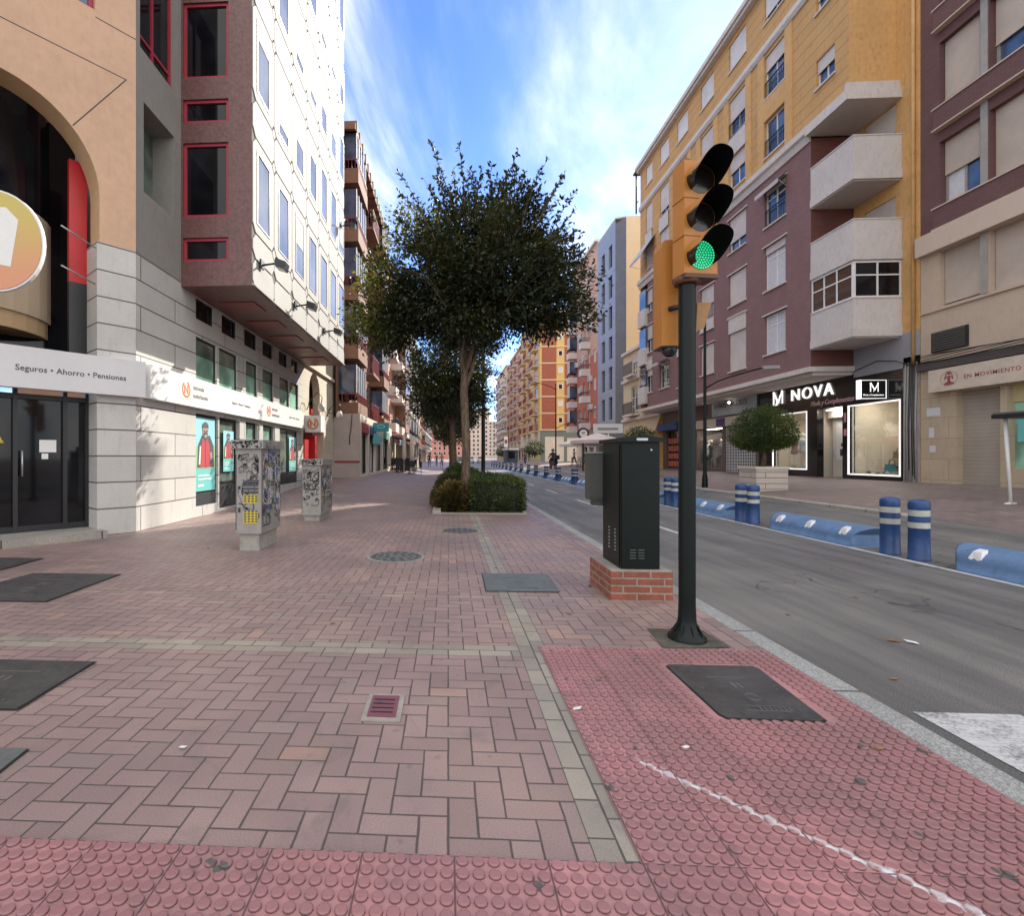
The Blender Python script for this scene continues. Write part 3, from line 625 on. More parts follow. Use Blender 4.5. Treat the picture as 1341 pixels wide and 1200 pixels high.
for s in (12.35, 16.9): text('Seguros • Ahorro • Pensiones', PW, s, 2.60, .152, .07, M_INK, parent=sg, ext=.001, bold=.01)
# projecting cube sign
sg = thing('cube_sign', 'white projecting box sign with an orange round logo over the red bay', 'sign', (-5.1, 19.2, 2.3))
mb = MB(); mb.box((-5.34, 19.12, 2.24), (-4.74, 19.75, 2.86)); mb.build('box', M_SIGNW, sg); logo(frontpl(19.12), -5.04, 2.55, .22, .003, sg)
# round sign
g = G('sign_gradient'); X_, Y_, Z_ = g.xyz(); colr = g.mix(g.ramp(Z_, 3.6, 4.85), (.58, .24, .13), (.50, .40, .09)); M_ROUND = g.fin(colr, .35)
sc = PA.P(-1.97, 4.27, .5); RS = PL((sc[0], sc[1]), (cos(radians(8)), sin(radians(8))), (sin(radians(8)), -cos(radians(8))))
sg = thing('round_sign', 'large round yellow and orange sign with a white letter on brackets before the arch', 'sign', sc)
n = 40; rim = [(.66*(abs(cos(2*pi*i/n))**.97)*(1 if cos(2*pi*i/n) > 0 else -1), .70*(abs(sin(2*pi*i/n))**.97)*(1 if sin(2*pi*i/n) > 0 else -1)+.05*cos(2*pi*i/n)*-1) for i in range(n)]
mb = MB(); mb.prism([RS.P(a, sc[2]+b, .03) for a, b in rim], RS.n.to_3d()*.06); mb.build('white_rim', M_SIGNW, sg)
mb = MB(); mb.prism([RS.P(a*.965, sc[2]+b*.965, .088) for a, b in rim], RS.n.to_3d()*.012); mb.build('colour_face', M_ROUND, sg)
mb = MB(); P_ = lambda a, b: RS.P(a, sc[2]+b, .102)
mb.poly([P_(-.10, .45), P_(.18, .45), P_(.34, .28), P_(.24, -.36), P_(.06, -.33), P_(.08, .20), P_(-.02, .27), P_(-.2, .27)]); mb.poly([P_(-.45, -.4), P_(-.25, -.4), P_(-.2, .27), P_(-.1, .45), P_(-.4, .42)]); mb.build('white_letter', M_SIGNW, sg)
mb = MB(); [mb.tube([PA.P(-.62, z, -.02), PA.P(-1.2, z+.04, .42)], .012, 6) for z in (4.75, 4.15)]; mb.build('bracket', M_ALU, sg)
# window posters
M_CYAN = mat('poster_cyan', (.15, .50, .48), .5, .03); M_SKIN = mat('poster_skin', (.42, .24, .16), .6); M_PRED = mat('poster_red', (.45, .04, .06), .6); M_PDK = mat('poster_dark', (.06, .06, .07), .6); M_PGR = mat('poster_green', (.25, .45, .22), .6); M_PBL = mat('poster_sky', (.25, .55, .62), .6)
def poster(s0, s1, z0, z1, kind, label):
    t = thing('poster', label, 'poster', PW.P((s0+s1)/2, z0, -.05)); w_ = s1-s0; h_ = z1-z0
    P = lambda a, b, o=0: PW.P(s0+a*w_, z0+b*h_, -.045+o)
    q = MB(); q.prism([P(0, 0), P(1, 0), P(1, 1), P(0, 1)], (.004, 0, 0)); q.mt(1); q.poly([P(0, .3, .006), P(1, .3, .006), P(1, 1, .006), P(0, 1, .006)]); q.mt(2); q.poly([P(0, .3, .008), P(1, .3, .008), P(1, .62, .008), P(.5, .68, .008), P(0, .6, .008)])
    q.build('sheet', [M_CYAN, M_PBL, M_PGR], t)
    q = MB()
    q.mt(1); q.poly([P(x, y, .010) for x, y in ((.05, .32), (.95, .32), (.92, .62), (.72, .76), (.3, .76), (.1, .62))])
    q.mt(2); q.poly([P(x, y, .012) for x, y in ((.22, .32), (.72, .32), (.7, .60), (.58, .72), (.46, .66), (.34, .72), (.26, .6))])
    q.mt(0); q.poly([P(.47+.15*cos(2*pi*i/16), .82+.095*sin(2*pi*i/16), .014) for i in range(16)])
    q.mt(1); q.poly([P(.47+.17*cos(pi*i/8), .86+.085*sin(pi*i/8), .016) for i in range(9)]); q.poly([P(.47+.12*cos(2*pi*i/10), .775+.03*sin(2*pi*i/10), .016) for i in range(10)])
    q.poly([P(x, y, .018) for x, y in ((.36, .835), (.46, .825), (.46, .805), (.37, .812))]); q.poly([P(x, y, .018) for x, y in ((.49, .825), (.59, .835), (.58, .812), (.49, .805))])
    q.mt(0); q.poly([P(x, y, .016) for x, y in ((.74, .42), (.84, .46), (.80, .54), (.70, .52))]); q.mt(3); q.poly([P(x, y, .02) for x, y in ((.42, .765), (.52, .765), (.50, .752), (.44, .752))]); q.poly([P(x, y, .014) for x, y in ((.12, .36), (.20, .36), (.24, .6), (.18, .62))]); q.mt(1); q.poly([P(x, y, .014) for x, y in ((.45, .32), (.49, .32), (.485, .66), (.455, .66))])
    q.build('printed_figure', [M_SKIN, M_PDK, M_PRED, M_SIGNW], t)
    q = MB(); 
    for a, b, c2, d2 in ((.1, .7, .2, .22), (.1, .8, .15, .17), (.08, .4, .06, .09)): q.poly([P(a, c2, .010), P(b, c2, .010), P(b, d2, .010), P(a, d2, .010)])
    q.build('printed_lines', M_SIGNW, t)
poster(10.93, 11.84, .55, 2.18, 0, 'tall cyan poster of a man in cap and red vest in the corner window')
poster(12.3, 12.9, .95, 1.95, 1, 'small teal poster on the side door glass beside the tall poster')
poster(17.5, 18.3, .8, 2.0, 2, 'teal poster low in the last glazed bay of the stone wall')
# floodlights on the white facade
def floodlight(y, z, X=XF, label=''):
    t = thing('floodlight', label, 'floodlight', (X+.05, y, z), 'floodlights on the white facade')
    q = MB(); q.box((X+.05, y-.1, z-.05), (X+.09, y+.1, z+.12)); q.tube([(X+.08, y, z+.02), (X+.40, y, z+.06)], .022, 8); q.build('arm', M_BLACK, t)
    q = MB(); c_ = Vector((X+.48, y+.02, z+.03)); q.smooth = False
    q.prism([c_+Vector(p) for p in ((-.10, -.14, .10), (.12, -.14, .02), (.08, -.14, -.13), (-.10, -.14, -.07))], (0, .28, 0)); q.build('lamp_head', M_BLACK, t)
    q = MB(); q.poly([c_+Vector(p) for p in ((-.08, -.12, -.078), (.068, -.12, -.131), (.068, .12, -.131), (-.08, .12, -.078))]); q.build('lens', M_ALU, t)
for (y, z, lb) in ((10.62, 5.28, 'black floodlight nearest the maroon block corner, low on the white facade'), (13.0, 5.12, 'black floodlight in the middle of the white facade bottom edge'), (16.1, 5.22, 'black floodlight near the far end of the white facade bottom edge'), (18.7, 9.7, 'black floodlight high at the far edge of the white facade')): floodlight(y, z, XF, lb)
# scroll wall lamps
def scroll(y, lb):
    t = thing('wall_lamp', lb, 'wall lamp', (CX, y, 3.4), 'scroll lamps by the arched window'); q = MB()
    pts = [(CX+.02, y, 3.1), (CX+.18, y, 3.5), (CX+.42, y, 3.75), (CX+.62, y, 3.6), (CX+.58, y, 3.35)]; q.tube(pts, .018, 6); q.tube([(CX+.2+.11*cos(a*.5), y, 3.35+.11*sin(a*.5)) for a in range(13)], .012, 5); q.build('bracket', M_BLACK, t)
    q = MB(); q.lathe((CX+.58, y, 3.02), [(.04, 0), (.12, .05), (.14, .18), (.09, .3), (.03, .34)], 12); q.build('lamp_shade', mat('frosted_glass', (.5, .5, .46), .4), t)
scroll(19.5, 'black scroll wall lamp left of the arched window'); scroll(22.8, 'black scroll wall lamp right of the arched window')
# ================================================================ generic apartment builder
M_SLABW = mat('white_balcony', (.62, .58, .56), .7, .05, 1.5, .08, dirt=.06)
def rail(mb, pl, s0, s1, z0, h, o, sp=.12, r=.012, post=True):
    mb.pbox(pl, s0, s1, z0+h-.04, z0+h, o-.02, o+.02); mb.pbox(pl, s0, s1, z0+.05, z0+.08, o-.012, o+.012)
    k = max(2, int((s1-s0)/sp))
    for i in range(k+1): q = s0+(s1-s0)*i/k; mb.pbox(pl, q-r, q+r, z0+.05, z0+h-.04, o-r, o+r)
def apartments(label, cat, X, side, Y0, Y1, zb, z1, fl0, fh, ground, wallm, bays, sidem=None, slab=None, balc=None, seed=1, depth=14, gm=None, shopm=None, group=None, setback=0, roofm=None, name='apartment_building'):
    """bays: list of (y0, y1, kind) kind in w (window) b (balcony) e (enclosed balcony)"""
    pl = rightpl(X) if side > 0 else leftpl(X); rr = random.Random(seed); fm = M_WHITE
    t = thing(name, label, cat, (X, (Y0+Y1)/2, zb), group); nf = int((z1-fl0)/fh+.2)
    holes = []
    for f in range(nf):
        for b in bays:
            if b[2] == 'w': holes.append((b[0], b[1], fl0+f*fh+.95, min(fl0+f*fh+2.25, z1-.15)))
            else: holes.append((b[0]+.15, b[1]-.15, fl0+f*fh+.12, min(fl0+f*fh+2.3, z1-.15)))
    gh = []
    yy = Y0+.5
    while yy < Y1-2: wd = rr.uniform(2, 3.6); gh.append((yy, min(yy+wd, Y1-.3), zb+.15, zb+2.7)); yy += wd+.5
    mb = MB(); facade(mb, pl, Y0, Y1, fl0, z1, holes, .15, 0)
    xo = X+side*depth
    for yq in (Y0, Y1): mb.poly([(X, yq, fl0), (xo, yq, fl0), (xo, yq, z1), (X, yq, z1)])
    mb.poly([(X, Y0, fl0), (xo, Y0, fl0), (xo, Y1, fl0), (X, Y1, fl0)]); mb.poly([(xo, Y0, zb), (xo, Y1, zb), (xo, Y1, z1), (xo, Y0, z1)])
    mb.build('wall', [wallm], t)
    g_ = MB(); pg = rightpl(X+setback) if side > 0 else leftpl(X-setback); facade(g_, pg, Y0, Y1, zb-.3, fl0, gh, .25, 0)
    for yq in (Y0, Y1): g_.poly([pg.P(yq, zb-.3), (xo, yq, zb-.3), (xo, yq, fl0), pg.P(yq, fl0)])
    g_.build('ground_floor_wall', [shopm or M_CREAMR], t)
    for i, q in enumerate(gh[:40]):
        s = MB(); s.mt(0); quad(s, pg, q[0], q[1], q[2], q[3]-.5, -.2); s.mt(1); s.pbox(pg, q[0]+.02, q[1]-.02, q[3]-.5, q[3]-.02, -.2, .05); s.mt(2); frame(s, pg, q[0], q[1], q[2], q[3]-.5, -.2, .06, .06, (.5,))
        s.build('shop_window', [[M_GLD, M_SHUTW, M_GLG2][i % 3], [mat('shop_fascia_blue', (.06, .1, .22)), mat('shop_fascia_cream', (.5, .45, .35)), mat('shop_fascia_green', (.05, .2, .15)), mat('shop_fascia_red', (.35, .05, .04))][(i+seed) % 4], M_BLACK], t)
    rf = MB(); rf.box((min(X-side*.25, xo), Y0-.0, z1), (max(X-side*.25, xo), Y1, z1+.25)); rf.build('roof', [roofm or slab or M_SLABW], t)
    if slab:
        s = MB()
        for f in range(nf+1): s.pbox(pl, Y0, Y1, fl0+f*fh-.12, fl0+f*fh+.08, 0, .03)
        s.build('floor_band', slab, t)
    protos = {}
    cw = cb_ = 0
    for f in range(nf):
        for bi, b in enumerate(bays):
            z = fl0+f*fh
            if b[2] == 'w': a = (b[0], b[1], z+.95, min(z+2.25, z1-.15))
            else: a = (b[0]+.15, b[1]-.15, z+.12, min(z+2.3, z1-.15))
            sh_ = rr.choice((0, .25, .5, .75, 1)); 
            key = (round(a[1]-a[0], 2), round(a[3]-a[2], 2), sh_)
            if cw < 100:
                if key not in protos:
                    q = MB(); p0 = PL((0, 0), (0, 1), (-1 if side > 0 else 1, 0)); W_, H_ = a[1]-a[0], a[3]-a[2]
                    quad(q, p0, .03, W_-.03, .03, H_-.03, -.13); q.mt(1); frame(q, p0, 0, W_, 0, H_, -.13, .05, .05, (.5,))
                    if sh_: q.mt(2); q.pbox(p0, .03, W_-.03, H_*(1-sh_), H_-.01, -.08, -.05)
                    o = q.build('window', [gm or M_GL, fm, M_SHUT]); protos[key] = o
                else: o = protos[key].copy(); COL.objects.link(o)
                o.parent = t; o.location = Vector((X, a[0], a[2]))-ORG[t]; cw += 1
            if b[2] in 'be' and cb_ < 100:
                k2 = ('b', round(b[1]-b[0], 2), b[2])
                if k2 not in protos:
                    p0 = PL((0, 0), (0, 1), (-1 if side > 0 else 1, 0)); W_ = b[1]-b[0]; q = MB(); dp = .95
                    q.pbox(p0, 0, W_, -.14, 0, .0, dp); q.mt(1)
                    if balc == 'solid' or (b[2] == 'e'): q.pbox(p0, 0, W_, 0, .55, dp-.08, dp-.002); q.pbox(p0, .0, .08, 0, .55, 0, dp-.08); q.pbox(p0, W_-.08, W_, 0, .55, 0, dp-.08)
                    q.mt(2)
                    if balc == 'solid': q.pbox(p0, 0, W_, .9, .95, dp-.06, dp-.02)
                    rail(q, p0, .02, W_-.02, 0, 1.0, dp-.04, .14, .011); 
                    for e in (.02, W_-.02): q.pbox(p0, e-.012, e+.012, .95, 1.0, 0, dp-.03); [q.pbox(p0, e-.01, e+.01, .05, .95, j*dp/6-.01, j*dp/6+.01) for j in range(1, 6)]
                    if b[2] == 'e':
                        q.mt(3); q.pbox(p0, .04, W_-.04, .95, 2.35, dp-.16, dp-.12); q.pbox(p0, .04, .07, .95, 2.35, 0, dp-.12); q.pbox(p0, W_-.07, W_-.04, .95, 2.35, 0, dp-.12); q.mt(4)
                        for m_ in (0, .25, .5, .75, 1): q.pbox(p0, .02+m_*(W_-.1), .07+m_*(W_-.1), .95, 2.35, dp-.12, dp-.08)
                    o = q.build('balcony', [slab or M_SLABW, wallm if balc != 'solid' else (slab or M_SLABW), mat('balcony_rail_red', (.22, .03, .03), .5) if balc == 'red' else M_BLACK, M_GLB, M_WHITE]); protos[k2] = o
                else: o = protos[k2].copy(); COL.objects.link(o)
                o.parent = t; o.location = Vector((X, b[0], z))-ORG[t]; cb_ += 1
    return t, pl
# ================================================================ RIGHT: ochre and purple apartment block
M_OCH = mat('ochre_render', (.60, .345, .135), .85, .10, .8, .15, 45, dirt=.34)
M_OCHG = bricks('ochre_grooved_render', (.60, .345, .135), (.57, .325, .125), (.30, .15, .05), 60, .42, .012, .85, .5, .10, .7, .34)
M_PURP = bricks('mauve_brick', (.26, .133, .125), (.23, .118, .11), (.20, .13, .14), .24, .065, .006, .8, .5, .1, .4, .1)
M_RBR = bricks('red_brick', (.20, .06, .045), (.15, .05, .04), (.10, .06, .05), .24, .07, .008, .8, .5, .15, .5)
M_CORN = mat('pale_cornice', (.60, .54, .50), .75, .08, 1.5, .1, dirt=.25)
M_BALC = mat('pale_balcony_panel', (.57, .52, .49), .75, .08, 1, .1, dirt=.25)
XB, XR = 13.2, 14.7
PBf = rightpl(XB); PRc = rightpl(XR)
rb = thing('apartment_block', 'ochre and mauve apartment block with pale cornices above the black fronted shop', 'apartment building', (XR, 26, .5))
Wc = [(21.1, 22.45), (23.8, 25.2), (26.6, 27.95), (29.4, 30.75), (31.85, 33.2), (34.4, 35.5)]
rows_p = [(5.55, 7.15), (8.2, 10.0), (10.85, 12.35)]; rows_o = [(13.75, 15.25), (16.2, 17.95), (19.35, 20.6)]
rows_c = [[(5.55, 7.05), (7.8, 10.0), (10.85, 12.45)], [(5.3, 7.75), (8.35, 9.8), (10.85, 12.4)]]
hp = []; ho = []
for i, (a, b) in enumerate(Wc):
    rp = rows_p if i in (0, 4) else rows_c[i % 2]
    if i == 5: rp = rows_p
    hp += [(a, b, *z) for z in rp]; ho += [(a, b, *z) for z in rows_o]
ho += [(18.5, 19.4, 14.5, 15.5), (18.5, 19.4, 17.2, 18.0)]
mb = MB(); facade(mb, PBf, 19.68, 35.2, 4.60, 12.85, hp, .16, 0); mb.build('mauve_wall', [M_PURP], rb)
mb = MB(); facade(mb, PBf, 17.88, 36.5, 13.25, 21.0, ho, .16, 0)
mb.build('ochre_wall', [M_OCHG], rb)
mb = MB(); mb.poly([(XB, 17.88, 13.0), (XR+.05, 17.88, 13.0), (XR+.05, 17.88, 21), (XB, 17.88, 21)]); mb.build('plain_end_wall', [M_OCH], rb)
mb = MB(); 
for i, (a, b) in enumerate(Wc[:4]): mb.pbox(PBf, a-.42, a, 13.3, 18.1, .0, .045); mb.pbox(PBf, b, b+.42, 13.3, 18.1, .0, .045); [mb.pbox(PBf, a, b, z1, z2, 0, .045) for z1, z2 in ((15.27, 16.18),)]
mb.build_each('plain_render_pier', [M_OCH], rb)
mb = MB(); facade(mb, PRc, 17.02, 19.68, 4.5, 21, [(17.9, 19.2, 11.0, 12.95), (17.9, 19.2, 7.9, 9.9)], .15); mb.poly([(XB, 36.5, 4.5), (26, 36.5, 4.5), (26, 36.5, 21), (XB, 36.5, 21)])
mb.poly([(XR, 17.02, .3), (26, 17.02, .3), (26, 17.02, 21), (XR, 17.02, 21)]); mb.poly([(26, 17.02, .3), (26, 36.5, .3), (26, 36.5, 21), (26, 17.02, 21)]); mb.poly([(XB, 36.5, .3), (26, 36.5, .3), (26, 36.5, 4.6), (XB+1.5, 36.5, 4.6)])
mb.poly([(XB+1.2, 35.2, 4.6), (XB+1.2, 36.5, 4.6), (XB+1.2, 36.5, 13.2), (XB+1.2, 35.2, 13.2)])
mb.build('ochre_side_wall', [M_OCH], rb)
mb = MB(); mb.poly([(XB, 19.68, 4.6), (XR, 19.68, 4.6), (XR, 19.68, 12.95), (XB, 19.68, 12.95)]); mb.build('red_brick_return', [M_RBR], rb)
mb = MB(); mb.pbox(PRc, 17.02, 19.66, 4.18, 5.3, 0, .02); mb.build('grey_wall', mat('grey_blue_render', (.30, .30, .33), .8, .06), rb)
# cornices, roof edge, base slab
mb = MB()
mb.prism([PBf.P(19.68, 12.82, 0), PBf.P(19.68, 12.82, .06), PBf.P(19.68, 13.05, .12), PBf.P(19.68, 13.12, .22), PBf.P(19.68, 13.35, .22), PBf.P(19.68, 13.35, 0)], (0, 16.9, 0))
mb.box((XB-.22, 17.66, 13.0), (XR+.02, 19.68, 13.32)); mb.box((XB-.14, 17.74, 13.32), (XR+.02, 17.88, 13.6)); mb.box((XB-.14, 17.88, 13.35), (XB-.002, 36.5, 13.42))
mb.prism([PBf.P(17.8, 18.12, 0), PBf.P(17.8, 18.12, .05), PBf.P(17.8, 18.25, .13), PBf.P(17.8, 18.45, .13), PBf.P(17.8, 18.52, 0)], (0, 18.7, 0))
mb.build('cornice', [M_CORN], rb)
mb = MB(); mb.box((XB-.35, 17.6, 21.0), (26, 36.6, 21.22)); mb.box((XB-.25, 17.7, 20.85), (26, 36.55, 21.0)); mb.build('roof', [M_CORN], rb)
mb = MB(); mb.box((XB-.3, 36.61, 20.98), (XB+.6, 37.1, 21.1)); mb.tube([(XB-.1, 37.0, 18.3), (XB-.1, 37.0, 20.98)], .06, 8); mb.tube([(XB-.1, 36.6, 19.0), (XB-.1, 37.0, 19.0)], .03, 6); mb.build('roof_canopy', [M_BLACK], rb)
mb = MB(); mb.box((XB-.10, 19.60, 4.42), (XR+.3, 36.5, 4.598)); mb.box((XB+.1, 19.75, 4.30), (XR+.3, 36.4, 4.42)); mb.build('base_slab', [M_CORN], rb)
# chimney-like penthouse is out of view; windows
rr = random.Random(3)
shp = {0: (0, .15, .1), 1: (1, 1, .7), 2: (1, .75, 1), 3: (1, .6, 1), 4: (.1, .7, .4), 5: (.3, .5, .6)}
for i, (a, b) in enumerate(Wc):
    rp = rows_p if i in (0, 4, 5) else rows_c[i % 2]
    for j, z in enumerate(rp): window(rb, PBf, a, b, *z, shp[i][j], M_WHITE, (M_GLB if j == 2 else M_GL), M_SHUT, (.5,), (.72,) if i in (0, 4) else (), .15, M_CORN, .05, (0, 1) if i == 0 and j < 2 else None)
    for j, z in enumerate(rows_o): window(rb, PBf, a, b, *z, ((.0, .35, .75), (.45, .55, 1), (1, .6, 1), (1, .9, 1), (1, .8, 1), (1, 1, 1))[i][j], M_WHITE, M_GLB, M_SHUTW if j == 2 else M_SHUT, (.5,), (), .15, M_CORN, .05)
for q in ho[-2:]: window(rb, PBf, *q, .45, M_WHITE, M_GLB, M_SHUT, (.5,), (), .15, M_CORN, .045)
for q in ((17.9, 19.2, 11.0, 12.95), (17.9, 19.2, 7.9, 9.9)): window(rb, PRc, *q, .45, M_WHITE, M_GLD, M_SHUT, (.5,), (), .14, None, .05)
mb = MB()
for i in (1, 3, 5): a, b = Wc[i]; mb.pbox(PBf, a, b, 7.07, 7.78, -.02, .03); mb.pbox(PBf, a-.02, b+.02, 7.78, 7.84, -.02, .07)
for i in (2,): a, b = Wc[i]; mb.pbox(PBf, a, b, 7.77, 8.33, -.02, .03)
for i in range(1, 6): a, b = Wc[i]; mb.pbox(PBf, a, b, 15.27, 16.18, .046, .06)
mb.build_each('spandrel_panel', [M_BALC], rb)
for i, z0 in ((0, 13.75), (0, 16.2), (1, 16.2), (2, 8.35), (0, 10.85)): a, b = Wc[i]; mb = MB(); rail(mb, PBf, a+.02, b-.02, z0, .7, -.01, .13, .008); mb.build('window_rail', [M_BLACK], rb)
# lintel drips over mauve windows
mb = MB()
for i, (a, b) in enumerate(Wc): [mb.pbox(PBf, a-.12, b+.12, z[1]+.02, z[1]+.07, 0, .05) for z in (rows_p if i in (0, 4, 5) else rows_c[i % 2])]
mb.build_each('lintel', [M_CORN], rb)
# awnings (parts of the flats' windows)
def awning(parent, pl, a, b, z, d, h, m, name='awning'):
    q = MB(); P = pl.P; q.add([P(a, z, .03), P(b, z, .03), P(b, z-h, d), P(a, z-h, d), P(a, z-h-.16, d), P(b, z-h-.16, d), P(a, z-.02, .03), P(b, z-.02, .03), P(b, z-h-.02, d-.01), P(a, z-h-.02, d-.01)], [(0, 1, 2, 3), (3, 2, 5, 4), (6, 9, 8, 7)])
    q.tube([P(a+.03, z-h-.3, .0), P(a+.03, z-h-.04, d-.02)], .012, 5); q.tube([P(b-.03, z-h-.3, .0), P(b-.03, z-h-.04, d-.02)], .012, 5); return q.build(name, m, parent)
M_AWN = mat('awning_canvas', (.50, .46, .44), .9, .1, 4, .1)
awning(rb, PBf, 21.0, 22.55, 12.5, .35, .28, M_AWN); awning(rb, PBf, 31.8, 33.25, 7.3, .7, .3, M_AWN); awning(rb, PBf, 33.9, 36.0, 15.6, .9, 1.3, mat('grey_awning', (.38, .38, .42), .8))
# corner balconies
def cbalc(z0, z1, label=None):
    q = MB(); P = [(XB, 19.66), (XB, 17.68), (XR-.002, 17.68)]
    q.box((XB, 17.70, z0-.02), (XR-.003, 19.66, z0+.10))
    q.box((XB-.02, 17.66, z0+.1), (XB+.09, 19.66, z1)); q.box((XB+.09, 17.66, z0+.1), (XR-.003, 17.77, z1))
    q.box((XB-.045, 17.635, z0+.02), (XB+.02-.04, 19.66, z0+.30)) ; q.box((XB-.0205, 17.635, z0+.02), (XR-.003, 17.66, z0+.30))
    q.box((XB-.04, 17.64, z1), (XB+.11, 19.66, z1+.04)); q.box((XB+.11, 17.64, z1), (XR-.003, 17.79, z1+.04))
    return q.build('balcony', [M_BALC], rb)
cbalc(10.35, 11.78); cbalc(7.72, 9.05); b3 = cbalc(5.22, 6.48)
q = MB(); PS = frontpl(17.68)
frame(q, PBf, 17.72, 19.64, 6.52, 7.70, -.05, .05, .05, (.37, .68), (.62,)); frame(q, PS, XB+.02, XR-.01, 6.52, 7.70, -.05, .05, .05, (.5,), (.62,)); fr = q.build('balcony_window', [M_WHITE], b3)
q = MB(); quad(q, PBf, 17.75, 19.6, 6.55, 7.68, -.03); quad(q, PS, XB+.05, XR-.04, 6.55, 7.68, -.03); q.build('pane', [M_GLD], b3)
q = MB(); q.tube([(13.5, 19.1, 8.3), (13.5, 19.1, 9.5), (13.5, 18.8, 9.5), (13.5, 18.8, 8.3)], .02, 6); q.build('clothes_rack', M_WHITE, b3) if 0 else None
for z in (5.0, 7.6, 10.2):
    q = MB(); p0 = rightpl(XB+.1); q.pbox(p0, 35.25, 36.45, z-.12, z+1.0, 0, .3); q.mt(1); q.pbox(p0, 35.3, 36.4, z+1.0, z+2.3, .12, .2); q.build('balcony', [M_BALC, M_GLB], rb)
q = MB(); q.tube([(XR-.06, 17.2, 4.2), (XR-.06, 17.2, 21)], .05, 8); q.mt(1)
for y in (17.10, 17.28, 17.4, 17.5): q.tube([(XR-.05, y, .5), (XR-.05, y+.03, 2.5), (XR-.05, y-.02, 4.3)], .022, 6)
q.build('drainpipe', [M_OCH, mat('grey_pipe', (.33, .31, .30), .6)], rb)
q = MB(); q.pbox(PRc, 17.02, 17.6, .4, 4.5, 0, .02); q.build('conduit_strip', mat('dirty_grey_render', (.33, .30, .28), .85, .15, 3, .2, dirt=.4), rb)
# ground floor of that block: shop fronts
M_BTILE = mat('black_gloss_cladding', (.005, .005, .006), .16, .2, 2, .0, spec=.6)
mb = MB(); gh = [(17.72, 19.95, .66, 3.2), (20.22, 21.55, .50, 3.2), (22.13, 24.40, .78, 3.2)]
facade(mb, PRc, 17.6, 25.45, .4, 4.32, gh, .25, 0); shop = thing('fashion_shop', 'black gloss shop front with white lit window borders and the NOVA lettering', 'shop', (XR, 21.5, .5))
mb.build('cladding', [M_BTILE], shop)
M_LED = emis('lit_white_border', (1, .97, .92), .42); M_SIGNL = emis('lit_white_letters', (1, .98, .95), .45); M_PINKL = mat('pink_letters', (.68, .42, .44), .5)
for (a, b, c2, d2) in (gh[0], gh[2]):
    q = MB(); frame(q, PRc, a, b, c2, d2, -.02, .045, .04); wb = q.build('window', [M_LED], shop)
    q = MB(); quad(q, PRc, a+.04, b-.04, c2+.04, d2-.04, -.08); q.build('pane', [M_CLEAR], wb)
a, b, c2, d2 = gh[1]
q = MB(); q.pbox(PRc, a, b, 2.85, d2, -.45, -.40); q.pbox(PRc, a+.42, b-.06, c2+.02, 2.85, -.62, -.56); q.pbox(PRc, a, a+.4, c2+.02, 2.85, -.6, -.5); q.mt(1); q.pbox(PRc, a+.62, b-.26, 1.2, 2.7, -.56, -.55)
dr_ = q.build('door', [mat('cream_door', (.60, .55, .48), .5), M_SIGNW], shop); q = MB(); quad(q, PRc, 20.80, 21.1, 1.35, 1.62, -.548); quad(q, PRc, 20.86, 21.05, 1.72, 1.85, -.548); q.build('notice', M_INK, dr_)
q = MB(); q.tube([PRc.P(21.36, 1.3, -.5), PRc.P(21.36, 1.55, -.5)], .015, 6); q.build('door_handle', M_ALU, dr_)
q = MB(); M_INT = mat('shop_interior', (.62, .55, .46), .8, .04)
q.box((XR+.24, 17.7, .45), (XR+3, 25.4, .5)); q.mt(0)
q.add([(XR+.25, 17.65, .5), (XR+3, 17.65, .5), (XR+3, 25.4, .5), (XR+.25, 25.4, .5), (XR+.25, 17.65, 3.4), (XR+3, 17.65, 3.4), (XR+3, 25.4, 3.4), (XR+.25, 25.4, 3.4)], [(1, 2, 6, 5), (0, 1, 5, 4), (2, 3, 7, 6), (4, 5, 6, 7)])
q.pbox(PRc, 20.03, 20.1, .5, 3.4, -3, -.26); q.pbox(PRc, 21.75, 21.85, .5, 3.4, -3, -.26); q.build('interior', [M_INT], shop)
q = MB(); q.box((XR+.6, 18, 3.36), (XR+.9, 19.6, 3.39)); q.box((XR+.6, 22.4, 3.36), (XR+.9, 24.3, 3.39)); q.box((XR+.1, 20.6, 3.12), (XR+.3, 21.2, 3.14)); q.build('ceiling_lamp', emis('shop_lamp', (1, .90, .76), 15), shop)
q = MB(); q.pbox(PRc, 17.78, 19.9, .5, .72, -.9, -.3); q.pbox(PRc, 22.2, 24.3, .5, .82, -.9, -.3); q.build('display_plinth', [M_INT], shop)
text('NOVA', PRc, 23.1, 3.70, .03, .50, M_SIGNL, 'lettering', shop, .035, 'LEFT', 0, True, 1.12, 1.22, -.008)
q = MB(); P = lambda a, z, o=.03: PRc.P(a, z, o)   # monogram
for (x0, z0, x1, z1, wd) in ((24.25, 3.62, 24.25, 4.22, .07), (24.25, 4.22, 23.92, 3.70, .09), (23.92, 3.70, 23.66, 4.25, .04), (23.64, 3.66, 23.64, 4.22, .07), (24.02, 3.62, 23.75, 4.05, .03), (24.1, 3.6, 24.0, 3.86, .03)):
    dx, dz = x1-x0, z1-z0; l_ = sqrt(dx*dx+dz*dz); nx_, nz_ = -dz/l_*wd/2, dx/l_*wd/2
    q.prism([P(x0+nx_, z0+nz_), P(x1+nx_, z1+nz_), P(x1-nx_, z1-nz_), P(x0-nx_, z0-nz_)], (-.03, 0, 0))
q.build('monogram', M_SIGNL, shop)
text('Moda y Complementos', PRc, 21.9, 3.36, .02, .20, M_PINKL, 'lettering', shop, .01, 'LEFT', .35, True, .86, 1, .008)
